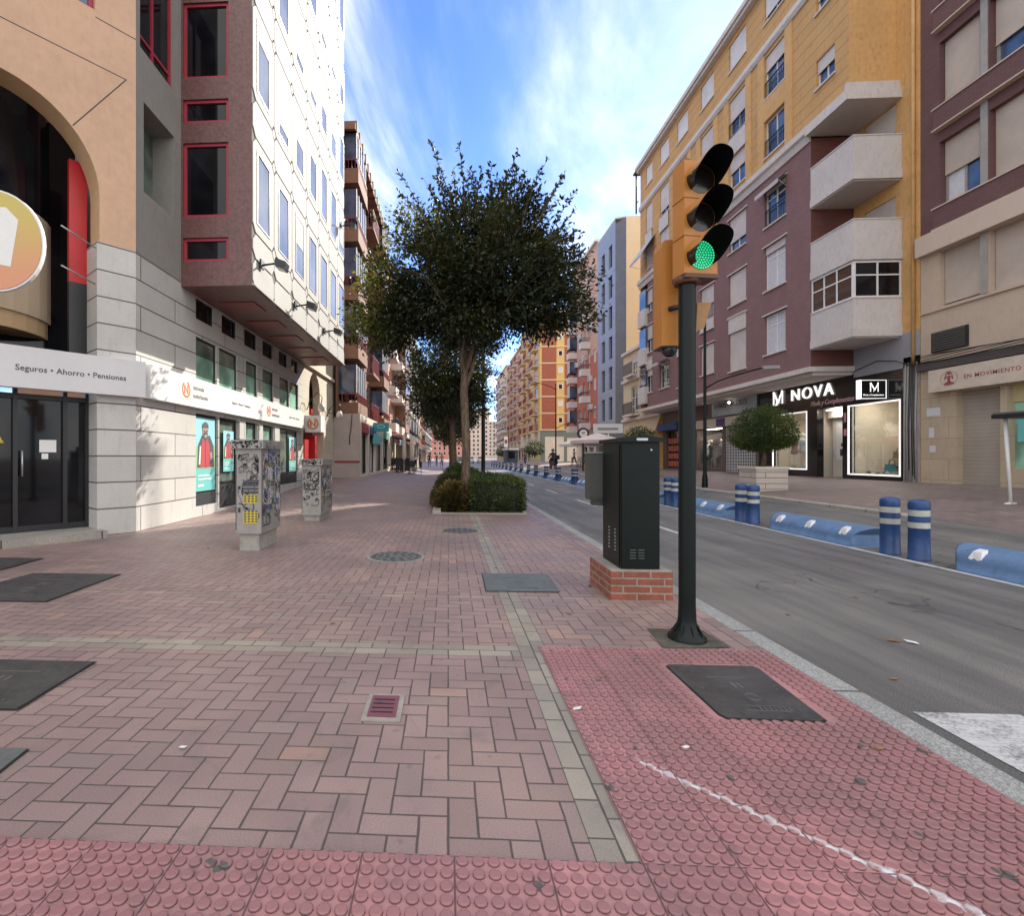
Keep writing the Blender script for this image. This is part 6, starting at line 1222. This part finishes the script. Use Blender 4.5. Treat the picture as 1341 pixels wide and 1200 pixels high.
def street_tree(x, y, seed, label, fork=3.0, cr=(.25, 0, 5.85), rad=(2.75, 2.6, 2.45), nclus=900, per=34, ls=.105, r0=.125, lean=-.03, lobes=(), shoots=16, sun_tinted=(), sl=1, group='street trees in the planting strip', topz=9.2):
    R_ = random.Random(seed); z = .05; t = thing('street_tree', label, 'tree', (x, y, 0), group); q = MB()
    base = Vector((x, y, z)); fk = Vector((x+lean, y, fork))
    q.tube([base+Vector((-.0, 0, -.1)), base+Vector((.0, 0, .12)), base+Vector((.015, .01, .5)), base+Vector((.03, 0, fork*.5)), fk-Vector((0, 0, .3)), fk+Vector((.02, 0, .3))], [r0*1.45, r0*1.15, r0, r0*.93, r0*.9, r0*.75], 12)
    cc = Vector((x+cr[0], y+cr[1], cr[2])); tips = []
    for i in range(9):
        a = 2*pi*i/9+R_.uniform(-.3, .3); el = R_.choice((.35, .6, .9, 1.2)); p = fk+Vector((0, 0, R_.uniform(-.3, .5)))
        tgt = cc+Vector((rad[0]*.72*cos(a)*cos(el), rad[1]*.72*sin(a)*cos(el), rad[2]*.8*sin(el)-.3)); pts = [p]; n = 6
        for j in range(1, n+1):
            tt = j/n; pts.append(Vector((p.x+(tgt.x-p.x)*tt**1.5, p.y+(tgt.y-p.y)*tt**1.5, p.z+(tgt.z-p.z)*tt))+Vector((R_.uniform(-.12, .12), R_.uniform(-.12, .12), .35*sin(pi*tt)*(.5 if el < .5 else 0))))
        q.tube(pts, [r0*.5*(1-.85*j/n)+.006 for j in range(n+1)], 7)
        for j in range(2, n+1):
            for _ in range(2):
                b0 = pts[j]; dv_ = Vector((R_.uniform(-1, 1), R_.uniform(-1, 1), R_.uniform(-.4, .9))).normalized()*R_.uniform(.6, 1.3); q.tube([b0, b0+dv_*.5+Vector((0, 0, .06)), b0+dv_], [.018, .012, .004], 4, False); tips.append(b0+dv_)
    C_, D_ = [], []
    def cluster(c0, out, n_, sp):
        for _ in range(n_):
            p = c0+Vector((R_.gauss(0, sp), R_.gauss(0, sp), R_.gauss(0, sp*.8))); C_.append(p); D_.append(out+Vector((0, 0, .1)))
    ph = [R_.uniform(0, 6.28) for _ in range(8)]
    lob = [(cc, Vector(rad), 1.0)]+[(cc+Vector(l[0]), Vector(l[1]), l[2]) for l in lobes]
    tot = sum(l[2]*l[1].x*l[1].y*l[1].z for l in lob)
    for (c0, rd, wt) in lob:
        for _ in range(int(nclus*wt*rd.x*rd.y*rd.z/tot)):
            d = Vector((R_.gauss(0, 1), R_.gauss(0, 1), R_.gauss(0, 1))).normalized(); az = atan2(d.y, d.x)
            bump_ = 1+.13*sin(3*az+ph[0])*cos(2*d.z*2+ph[1])+.10*sin(5*az+ph[2]+3*d.z)+.08*sin(9*az+7*d.z+ph[3])
            rr_ = (R_.random()**.42)*bump_
            p = c0+Vector((d.x*rd.x*rr_, d.y*rd.y*rr_, d.z*rd.z*rr_))
            if d.z < -.35: p.z = max(p.z, c0.z-rd.z*.92+R_.uniform(0, .5))
            g_ = sin(p.x*2.9+ph[4])*sin(p.y*1.3+ph[5])*sin(p.z*3.3+ph[6])
            if g_ > .33 and rr_ > .35: continue
            cluster(p, d, per+R_.randint(-8, 8), .15+.05*R_.random())
    for i in range(shoots):     # long leafy shoots standing out of the crown
        a = R_.uniform(0, 2*pi); rr_ = R_.uniform(.15, .95); b0 = cc+Vector((rad[0]*rr_*cos(a), rad[1]*rr_*sin(a), rad[2]*sqrt(max(.05, 1-rr_*rr_))*.85)); ln = R_.uniform(.8, 1.6)*sl
        d = Vector((cos(a)*rr_*.8+R_.uniform(-.25, .25), sin(a)*rr_*.6, 1.1)).normalized(); pts = [b0+d*ln*k/7+Vector((cos(a)*.25*(k/7)**2*rr_, 0, -.12*(k/7)**2)) for k in range(8)]; q.tube(pts, [.014-.0015*k for k in range(8)], 4, False)
        for k in range(int(ln*34)):
            tt = R_.random()**.85; p = pts[0].lerp(pts[-1], tt); kk = min(6, int(tt*7)); p = pts[kk].lerp(pts[kk+1], tt*7-kk); C_.append(p); D_.append(d*.5+Vector((R_.uniform(-1, 1), R_.uniform(-1, 1), .2)))
    for i in range(int(shoots*1.3)):    # side sprays
        a = R_.uniform(0, 2*pi); b0 = cc+Vector((rad[0]*.9*cos(a), rad[1]*.9*sin(a), R_.uniform(-.5, .45)*rad[2])); ln = R_.uniform(.4, 1.0); d = Vector((cos(a), sin(a), R_.uniform(-.2, .6))).normalized()
        q.tube([b0-d*.3, b0+d*ln*.5, b0+d*ln+Vector((0, 0, -.08))], [.012, .008, .003], 4, False)
        for k in range(int(ln*46)): p = b0+d*ln*R_.random()+Vector((R_.gauss(0, .05), R_.gauss(0, .05), R_.gauss(0, .05))); C_.append(p); D_.append(d)
    q.build('trunk', [M_BARK], t)
    leaves_np(C_, D_, ls, seed, 'crown', M_LEAF, t)
    if sun_tinted:  # leaves coloured yellow-green to imitate sun shining through the left lobes
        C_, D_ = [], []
        for off, rd in sun_tinted:
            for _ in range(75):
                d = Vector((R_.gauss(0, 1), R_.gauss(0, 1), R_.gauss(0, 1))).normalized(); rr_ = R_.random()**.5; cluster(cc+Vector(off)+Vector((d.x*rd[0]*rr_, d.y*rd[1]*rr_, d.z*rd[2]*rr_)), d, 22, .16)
        leaves_np(C_, D_, ls*.95, seed+50, 'painted_sunlit_foliage', M_LEAFY, t, 'painted_sunlit_foliage')
    return t
street_tree(.42, 13.0, 5, 'nearest leafy street tree rising from the clipped hedge', lobes=[((-1.65, .2, -.75), (1.25, 1.3, .95), 1.0), ((1.6, 0, -.3), (1.2, 1.3, 1.1), .95), ((.85, 0, 1.55), (1.05, 1.2, .95), .8), ((-.7, 0, 1.05), (.9, 1.1, .8), .7), ((2.25, 0, .75), (.6, .8, .5), .4), ((-2.3, 0, .2), (.7, .8, .6), .4), ((-.3, 0, 1.9), (.5, .6, .6), .4), ((1.7, 0, 1.3), (.6, .7, .55), .4)], nclus=1250, per=50, ls=.118, cr=(.34, 0, 5.55), rad=(1.9, 2.1, 1.65), fork=3.2, shoots=56, r0=.11, sl=1.12, sun_tinted=[((-2.3, .1, .1), (.95, .9, .7)), ((-1.5, 0, 1.25), (.8, .8, .7)), ((-2.6, 0, -.9), (.7, .7, .6))])
street_tree(.2, 21.0, 9, 'second street tree, half hidden behind the nearest one', cr=(-.15, 0, 4.4), rad=(1.8, 1.9, 1.8), nclus=800, per=26, ls=.13, fork=2.6, shoots=8)
street_tree(.25, 29.0, 12, 'third street tree down the planting strip', cr=(-.2, 0, 4.6), rad=(2.0, 2.1, 2.2), nclus=450, per=22, ls=.16, fork=2.4, shoots=5)
for k, (y, lb) in enumerate(((38, 'fourth street tree down the planting strip'), (48, 'fifth street tree down the planting strip'), (60, 'sixth street tree down the planting strip'))):
    street_tree(.2, y, 20+k, lb, cr=(0, 0, 4.6), rad=(1.9, 2, 2.1), nclus=220, per=18, ls=.24, fork=2.3, shoots=3)
# planting bed, hedges, shrubs
q = MB(); q.box((-.16, 12.02, -.05), (1.70, 34, .03)); prop(q.build('planting_bed_soil', [M_SOIL]), kind='structure')
bk = thing('bed_kerb', 'pale stone kerb round the planting bed', 'kerb', (.7, 12, 0)); q = MB(); q.box((-.36, 11.9, -.02), (-.17, 34, .09)); q.box((-.17, 11.9, -.02), (1.78, 12.01, .022)); q.box((1.71, 12.01, -.02), (1.80, 34, .05)); q.build('stone', [M_GRANL], bk)
def hedge(x0, x1, y0, y1, z1, label, seed, m=None, n=9000, ls=.05, loose=.04, name='hedge', cat='hedge', rounded=False):
    t = thing(name, label, cat, ((x0+x1)/2, (y0+y1)/2, 0)); R_ = np.random.RandomState(seed)
    q = MB(); q.smooth = True
    if rounded: cx_, cy_ = (x0+x1)/2, (y0+y1)/2; q.lathe((cx_, cy_, 0), [(.05, 0), ((x1-x0)*.36, .1), ((x1-x0)*.42, z1*.5), ((x1-x0)*.3, z1*.82), (.02, z1*.9)], 14)
    else: q.box((x0+.08, y0+.08, 0), (x1-.08, y1-.08, z1-.08))
    q.build('twigs', [mat('hedge_inside', (.02, .022, .012), .95, .3, 8)], t)
    C_ = []; D_ = []; dx, dy, dz = x1-x0, y1-y0, z1-.03
    if rounded:
        d = R_.normal(0, 1, (n, 3)); d[:, 2] = abs(d[:, 2]); d /= np.linalg.norm(d, axis=1)[:, None]; rr_ = R_.uniform(.8, 1.08, (n, 1))+.09*np.sin(d[:, :1]*9+seed)*np.cos(d[:, 1:2]*8)
        C_ = np.array([(x0+x1)/2, (y0+y1)/2, .04])+d*rr_*np.array([dx/2, dy/2, z1]); D_ = d
    else:
        ar = np.array([dy*dz, dy*dz, dx*dz, dx*dz, dx*dy*1.3]); ch = R_.choice(5, n, p=ar/ar.sum()); u_, v_ = R_.random_sample(n), R_.random_sample(n); C_ = np.zeros((n, 3)); D_ = np.zeros((n, 3))
        for f, (ax, s_) in enumerate(((0, 0), (0, 1), (1, 0), (1, 1), (2, 1))):
            k = ch == f
            if ax == 0: C_[k] = np.stack([np.full(k.sum(), x1 if s_ else x0), y0+dy*u_[k], .03+dz*v_[k]], 1); D_[k, 0] = 1 if s_ else -1
            elif ax == 1: C_[k] = np.stack([x0+dx*u_[k], np.full(k.sum(), y1 if s_ else y0), .03+dz*v_[k]], 1); D_[k, 1] = 1 if s_ else -1
            else: C_[k] = np.stack([x0+dx*u_[k], y0+dy*v_[k], np.full(k.sum(), z1)], 1); D_[k, 2] = 1
        wv_ = .03*np.sin(C_[:, 0]*5+seed)+.025*np.sin(C_[:, 1]*4)+.025*np.sin(C_[:, 2]*7); C_ += D_*(wv_[:, None]-.05+R_.normal(0, loose, (n, 1)))+R_.normal(0, loose*.5, (n, 3))
        e = np.minimum(np.minimum(C_[:, 0]-x0, x1-C_[:, 0]), .12)/.12; C_[:, 2] -= (1-np.clip(e, 0, 1))*.07*(C_[:, 2] > z1*.85)
    leaves_np(C_, D_, ls, seed, 'foliage', m or M_HEDGE, t, 'foliage'); return t
hedge(.52, 1.80, 12.12, 15.4, .80, 'square clipped green hedge at the near right end of the planting bed', 3, n=26000, ls=.055)
hedge(-.30, .56, 12.15, 13.6, .60, 'loose brownish shrub left of the near tree trunk', 4, leaf_mat('brownish_leaves', (.055, .05, .025), .2), 8000, .085, .07, 'shrub', 'shrub', True)
hedge(-.42, .5, 13.3, 15.0, .74, 'spreading dull green shrub behind the loose brownish one', 6, leaf_mat('dull_leaves', (.045, .05, .022), .2), 7000, .085, .07, 'shrub', 'shrub', True)
hedge(-.3, .95, 15.6, 17.4, .98, 'rounded green bush in the planting bed behind the tree trunk', 8, None, 9000, .06, .04, 'bush', 'shrub', True)
for k, y in enumerate((18, 20.5, 23.5, 27, 30.5)): hedge(-.2, 1.5, y, y+2.2, .8, 'low bush number %s along the bed behind the near trees' % ordn(k), 30+k, None, 4000, .08, .05, 'bush', 'shrub', True); COL.objects
# clipped planter trees on the right pavement
M_PLT = bricks('pale_planter_stone', (.56, .48, .42), (.52, .45, .39), (.22, .17, .14), 3, .17, .012, .8, .5, .08, .6, .1)
def planter_tree(x, y, s, label, hgt=2.6, n=11000, ls=.06):
    z = gz(x, y); t = thing('planter', 'pale square planter under the '+label, 'planter', (x, y, z)); q = MB(); h = .70*s; w_ = .46*s; q.box((x-w_, y-w_, z-.05), (x+w_, y+w_, z+h)); q.mt(1); q.box((x-w_+.07, y-w_+.07, z+h-.001), (x+w_-.07, y+w_-.07, z+h+.01)); q.build('box', [M_PLT, M_SOIL], t)
    q = MB(); q.box((x-w_-.03, y-w_-.03, z+h*.93), (x+w_+.03, y-w_+.06, z+h+.02)); q.box((x-w_-.03, y+w_-.06, z+h*.93), (x+w_+.03, y+w_+.03, z+h+.02)); q.box((x-w_-.03, y-w_+.06, z+h*.93), (x-w_+.06, y+w_-.06, z+h+.02)); q.box((x+w_-.06, y-w_+.06, z+h*.93), (x+w_+.03, y+w_-.06, z+h+.02)); q.build('rim', [M_CREAMR], t)
    t = thing('clipped_tree', label, 'tree', (x, y, z+h)); q = MB(); q.tube([(x, y, z+h-.03), (x+.05, y, z+h+.3), (x-.02, y, z+h+.6), (x+.03, y, z+h+.85)], [.085, .06, .065, .09], 8)
    for a in range(6): q.tube([(x, y, z+h+.65), (x+.4*cos(a), y+.4*sin(a), z+h+1.0), (x+.7*cos(a), y+.7*sin(a), z+h+1.15)], [.05, .03, .015], 5)
    q.build('trunk', [M_BARK], t); R_ = np.random.RandomState(int(x*10+y)); d = R_.normal(0, 1, (n, 3)); d /= np.linalg.norm(d, axis=1)[:, None]; rr_ = R_.random_sample((n, 1))**.36*(1+.06*np.sin(d[:, :1]*8)*np.cos(d[:, 1:2]*7)); dd_ = d*rr_*np.array([.92, .92, .95])*s; dd_[:, 2] = np.where(dd_[:, 2] < 0, dd_[:, 2]*.5, dd_[:, 2]); c_ = np.array([x, y, z+h+.95])+dd_
    leaves_np(c_, d, ls, int(y*7), 'crown', M_HEDGE, t)
planter_tree(9.65, 16.5, 1.0, 'dome clipped tree before the NOVA shop', n=19000, ls=.06)
planter_tree(9.9, 27.5, 1.0, 'clipped tree behind the green control cabinet', n=7000, ls=.08)
planter_tree(10.2, 62.0, 1.25, 'clipped tree by the far double lamp post', n=3000, ls=.14); planter_tree(10.2, 100.0, 1.3, 'farthest clipped tree on the right pavement', n=1500, ls=.2)
# ================================================================ people
def person(x, y, rz, label, top, legs, skin=(.35, .2, .14), hair=(.03, .02, .015), stride=.22, h=1.72, z=None, carry=None, seed=1, helmet=None, sit=False):
    z = gz(x, y) if z is None else z; t = thing('person', label, 'person', (x, y, z)); s = h/1.72
    me = bpy.data.meshes.new('body'); V = []; E_ = []; Rr = []
    def j(p, r): V.append(Vector(p)*s); Rr.append(r*s); return len(V)-1
    def ln(*ids): [E_.append((a, b)) for a, b in zip(ids, ids[1:])]
    pv = j((0, 0, .93), .125); ch = j((0, 0, 1.18), .125); sh = j((0, 0, 1.38), .115); nk = j((0, 0, 1.48), .052); hd = j((0, -.015, 1.56), .075); ht = j((0, -.01, 1.66), .085); tp = j((0, 0, 1.71), .05); ln(pv, ch, sh, nk, hd, ht, tp)
    for sd_, st_ in ((-1, stride), (1, -stride)):
        if sit: hp = j((.09*sd_, -.03, .88), .10); kn = j((.15*sd_, -.42, .80), .07); an = j((.15*sd_, -.30, .36), .045); to = j((.15*sd_, -.42, .32), .035)
        else: hp = j((.09*sd_, 0, .86), .095); kn = j((.10*sd_, -st_*.55, .48), .062); an = j((.10*sd_, -st_+(.12 if st_ < 0 else 0), .08+(.06 if st_ < 0 else 0)), .042); to = j((.10*sd_, -st_-.15+(.12 if st_ < 0 else 0), .035), .034)
        ln(pv, hp, kn, an, to)
        so_ = j((.19*sd_, 0, 1.37), .058)
        if sit: el = j((.26*sd_, -.16, 1.14), .043); wr = j((.22*sd_, -.42, 1.05), .032)
        else: el = j((.24*sd_, st_*.45+.02, 1.10), .042); wr = j((.25*sd_, st_*.7-.08, .86), .03)
        pm = j((V[wr]/s+Vector((0, -.02, -.07))), .030); ln(sh, so_, el, wr, pm)
        for k_ in range(4): f1 = j(V[pm]/s+Vector(((k_-1.5)*.017, -.01, -.04)), .009); f2 = j(V[pm]/s+Vector(((k_-1.5)*.019, -.03, -.075+.006*abs(k_-1.5))), .007); ln(pm, f1, f2)
        th_ = j(V[pm]/s+Vector((-.03*sd_, -.03, -.02)), .009); ln(pm, th_)
    nv = j((0, -.095, 1.575), .013); ln(hd, nv)
    me.from_pydata([tuple(v) for v in V], E_, []); o = bpy.data.objects.new('tmp', me); COL.objects.link(o); m1 = o.modifiers.new('s', 'SKIN'); m1.use_smooth_shade = True
    for i, v in enumerate(me.skin_vertices[0].data): v.radius = (Rr[i], Rr[i]*.8 if i < 3 else Rr[i]); v.use_root = (i == 0)
    m2 = o.modifiers.new('u', 'SUBSURF'); m2.levels = m2.render_levels = 1
    dg = bpy.context.evaluated_depsgraph_get(); dg.update(); nm = bpy.data.meshes.new_from_object(o.evaluated_get(dg)); bpy.data.objects.remove(o); nm.name = 'body'
    nm.materials.clear(); [nm.materials.append(m) for m in (mat('skin%d' % (skin[0]*100), skin, .6), mat('top_%d_%d_%d' % tuple(c*99 for c in top), top, .9), mat('legs_%d_%d_%d' % tuple(c*99 for c in legs), legs, .9), M_INK)]
    for p in nm.polygons:
        c_ = p.center/s; k = 1 if c_.z > .93 else 2
        if c_.z > 1.46: k = 0
        elif abs(c_.x) > .17 and c_.z < .93 and not sit: k = 0
        elif sit and c_.y < -.40 and c_.z > .9: k = 0
        elif c_.z < .085: k = 3
        p.material_index = k
    b = bpy.data.objects.new('body', nm); COL.objects.link(b); b.parent = t
    q = MB(); q.smooth = True; hc_ = helmet or hair
    R_ = .105 if not helmet else .15; q.lathe((0, .02, 1.635*s), [(R_*s*cos(a)*1.0+.001, R_*s*sin(a)*1.05) for a in [radians(-20)+radians(110)*i/6 for i in range(7)]], 12); hb = q.build('helmet' if helmet else 'hair', mat('hair_%d_%d' % (hc_[0]*99, hc_[2]*99), hc_, .5)); hb.parent = t
    for ex in (-.03, .03): q = MB(); q.ball((ex*s, -.085*s, 1.60*s), .011*s, 5); e = q.build('eye', M_INK); e.parent = t
    if carry: q = MB(); q.prism([(.24, -.1, .45), (.24, .12, .45), (.24, .1, .78), (.24, -.08, .78)], (.1, 0, 0)); e = q.build('bag', mat('bag_%d' % (carry[0]*99), carry, .7)); e.parent = t
    t.rotation_euler.z = rz; return t
person(-.75, 60, 0, 'pedestrian in pinkish clothes walking on the left pavement beyond the terrace', (.42, .26, .22), (.30, .2, .18), h=1.7)
person(-3.2, 56, pi, 'pedestrian in dark clothes by the end of the cafe terrace', (.03, .03, .04), (.03, .03, .05)); person(-1.6, 72, .2, 'distant pedestrian in blue on the left pavement', (.05, .08, .2), (.05, .05, .08)); person(-2.4, 66, pi, 'distant pedestrian in black beside the shop fronts', (.02, .02, .02), (.04, .04, .05))
person(9.35, 47.0, 2.6, 'pedestrian in a salmon jacket beside the scooter rider', (.45, .20, .15), (.05, .05, .07)); person(11.5, 44, 1.2, 'dark dressed pedestrian near the pale parasols', (.04, .04, .05), (.03, .03, .05)); person(12.4, 52, -1.2, 'pedestrian in white before the orange corner block', (.5, .5, .5), (.06, .07, .12)); person(11.8, 33.5, 1.5, 'pedestrian in black far left of the clothes shop window', (.03, .03, .03), (.03, .03, .04), h=1.65)
person(13.3, 49, .4, 'person in grey standing in front of the terrace tables', (.2, .2, .22), (.05, .05, .06)); person(10.6, 72, .1, 'distant walker in dark green on the right pavement', (.05, .10, .06), (.03, .03, .04)); person(11.6, 80, pi, 'distant walker in red on the right pavement', (.35, .05, .05), (.04, .04, .05))
# scooter with rider standing on the right pavement
def scooter(x, y, rz, label):
    z = gz(x, y); t = thing('motor_scooter', label, 'scooter', (x, y, z)); 
    for wy in (-.62, .62):
        q = MB(); q.tube([(0, wy+.23*cos(a), .25+.23*sin(a)) for a in [2*pi*i/16 for i in range(17)]], .05, 6, False); w_ = q.build('wheel', M_BLACK); w_.parent = t; q = MB(); q.tube([(-.03, wy, .25), (.03, wy, .25)], .12, 10); r2 = q.build('rim', M_ALU); r2.parent = w_
    q = MB(); q.prism([(-.14, -.85, .45), (-.14, -.1, .32), (-.14, .35, .30), (-.14, .45, .9), (-.14, .38, .95), (-.14, .1, .5), (-.14, -.15, .75), (-.14, -.8, .78)], (.28, 0, 0)); o = q.build('body', mat('scooter_black', (.02, .02, .025), .3)); o.parent = t
    q = MB(); q.box((-.13, -.8, .78), (.13, -.12, .86)); o = q.build('seat', M_VIN); o.parent = t; q = MB(); q.tube([(0, .62, .25), (0, .45, .98)], .03, 6); q.tube([(-.3, .4, 1.0), (.3, .4, 1.0)], .018, 6); o = q.build('handlebar', M_BLACK); o.parent = t
    q = MB(); q.box((-.2, -1.15, .85), (.2, -.78, 1.2)); o = q.build('top_box', mat('scooter_black', (.02, .02, .025), .3)); o.parent = t; t.rotation_euler.z = rz
scooter(8.95, 45.0, .12, 'black scooter with top box standing at the right pavement kerb'); person(8.97, 45.15, pi+.12, 'scooter rider with dark helmet and black jacket seen from behind', (.025, .025, .03), (.03, .03, .04), helmet=(.04, .05, .12), sit=True, z=gz(9, 45)-.02)
# ================================================================ cars far along the street
def car(x, y, rz, label, paint, group=None):
    z = -.05; t = thing('car', label, 'car', (x, y, z), group); m = mat('car_paint_%d_%d' % (paint[0]*99, paint[2]*99), paint, .25, .03, 3, 0, spec=.7); W = .86
    prof = [(-2.1, .25), (-2.15, .55), (-2.0, .85), (-1.5, .95), (-.75, 1.42), (.75, 1.45), (1.45, .98), (2.0, .9), (2.12, .6), (2.1, .25)]
    q = MB(); a = [(-W, y_, z_) for y_, z_ in prof]; q.prism(a, (2*W, 0, 0)); o = q.build('body', m); o.parent = t; bv = o.modifiers.new('b', 'BEVEL'); bv.width = .06; bv.segments = 2
    q = MB()
    for sx in (-1, 1): q.poly([(sx*(W+.004), p, z_) for p, z_ in ((-1.25, .97), (-.72, 1.33), (.7, 1.36), (1.25, .98))])
    q.poly([(-W+.08, -1.47, .99), (W-.08, -1.47, .99), (W-.12, -.80, 1.405), (-W+.12, -.80, 1.405)]); q.poly([(-W+.08, 1.40, 1.03), (W-.08, 1.40, 1.03), (W-.12, .80, 1.43), (-W+.12, .80, 1.43)]); o = q.build('window', M_GLD); o.parent = t
    for sx in (-1, 1):
        for wy in (-1.3, 1.3):
            q = MB(); q.tube([(sx*(W-.2), wy, .31), (sx*(W+.01), wy, .31)], .31, 16); o = q.build('wheel', M_BLACK); o.parent = t; q = MB(); q.tube([(sx*(W+.005), wy, .31), (sx*(W+.02), wy, .31)], .19, 12); r2 = q.build('rim', M_ALU); r2.parent = o
        q = MB(); q.box((sx*.5, -2.17, .6), (sx*.78, -2.12, .74)); o = q.build('headlight', M_SIGNW); o.parent = t; q = MB(); q.box((sx*.5, 2.11, .62), (sx*.78, 2.16, .78)); o = q.build('tail_light', M_DRED); o.parent = t
    t.rotation_euler.z = rz
car(4.9, 118, 0, 'silver car coming along the road in the distance', (.5, .5, .52)); car(3.2, 140, 0, 'dark car behind the silver one in the distance', (.04, .04, .05)); car(7.6, 122, pi, 'white car in the far side lane', (.6, .6, .6)); car(4.8, 170, 0, 'tiny red car at the far end of the road', (.4, .04, .04)); car(3.0, 190, 0, 'tiny blue car at the far end of the road', (.05, .1, .3))
# open parasols, kiosk and round sign on the far right pavement
def open_parasol(x, y, m, label, r=1.6, h=2.5):
    z = gz(x, y); t = thing('parasol', label, 'parasol', (x, y, z)); q = MB(); q.tube([(x, y, z), (x, y, z+h+.35)], .03, 6); q.cyl((x, y, z), .3, .06, 10); q.build('pole', M_WHITE, t)
    q = MB(); n = 8; P = [(x+r*cos(2*pi*i/n), y+r*sin(2*pi*i/n), z+h-.15) for i in range(n)]; 
    for i in range(n): q.poly([(x, y, z+h+.4), P[i], P[(i+1) % n]]); q.poly([P[i], P[(i+1) % n], (P[(i+1) % n][0], P[(i+1) % n][1], z+h-.38), (P[i][0], P[i][1], z+h-.38)])
    q.build('canopy', m, t)
M_PKC = mat('pale_pink_canvas', (.58, .48, .48), .9)
open_parasol(10.6, 37.5, M_PKC, 'open pale pink parasol nearest, left of the green cabinet', 1.9, 2.3); open_parasol(11.6, 43, mat('white_canvas', (.62, .6, .57), .9), 'open white parasol beyond the pale pink one', 1.7, 2.3); open_parasol(12.2, 50, mat('white_canvas', (.62, .6, .57), .9), 'farthest open white parasol of the right terrace', 1.7, 2.3)
for i, (x, y) in enumerate(((10.8, 38), (11.6, 42.5), (12.3, 49))):
    table(x, y, 'round table under the '+('nearest', 'middle', 'farthest')[i]+' open parasol', M_SIGN)
    for j, a in enumerate((.4, 2.5, 4.4)): chair(x+.6*cos(a), y+.6*sin(a), a-pi/2, 'pale chair '+('right of', 'left of', 'before')[j]+' the table under the '+('nearest', 'middle', 'farthest')[i]+' open parasol', mat('pale_chair', (.4, .36, .33), .6))
rs = thing('round_sign', 'small round white and black sign on a bracket above the pink parasol', 'sign', (9.9, 37.5, 3)); q = MB(); q.tube([(9.72, 38.0, 3.02), (9.72, 38.16, 3.02)], .42, 20); q.mt(1); q.tube([(9.72, 37.98, 3.02), (9.72, 38.0, 3.02)], .28, 20); q.mt(0); q.tube([(9.72, 38.1, .3), (9.72, 38.1, 2.7)], .05, 6); q.tube([(9.6, 37.97, 3.02), (9.82, 37.97, 3.1)], .03, 5); q.build('disc', [M_BLACK, M_SIGNW], rs)
kk = thing('kiosk', 'dark blue grey kiosk on the far right pavement', 'kiosk', (10.2, 88, .4)); q = MB(); q.box((9.4, 86, .25), (11.4, 89, 2.5)); q.mt(1); q.box((9.2, 85.8, 2.5), (11.6, 89.2, 2.75)); q.mt(2); q.box((9.9, 85.95, 1.1), (10.9, 85.99, 2.2)); q.build('cabin', [mat('kiosk_blue', (.03, .045, .08), .5), M_SIGN, M_GLD], kk)
tt_ = thing('information_post', 'yellow information post beside the corner shops past the scooter', 'sign post', (11.2, 66, .4)); q = MB(); q.box((11.0, 66, .3), (11.5, 66.2, 2.4)); q.mt(1); q.box((11.05, 65.98, 1.5), (11.45, 66, 2.2)); q.build('panel', [mat('yellow_panel', (.55, .42, .03), .5), M_SIGNW], tt_)
sw = thing('banner_sign', 'white and red banner on the far right lamp post', 'sign', (9.7, 83, 3)); q = MB(); q.box((8.9, 83.5, 2.9), (9.5, 83.56, 4.6)); q.mt(1); q.box((9.0, 83.48, 3.5), (9.4, 83.5, 4.1)); q.build('cloth', [M_SIGNW, M_RED], sw)
print('OBJECTS', len(COL.objects))
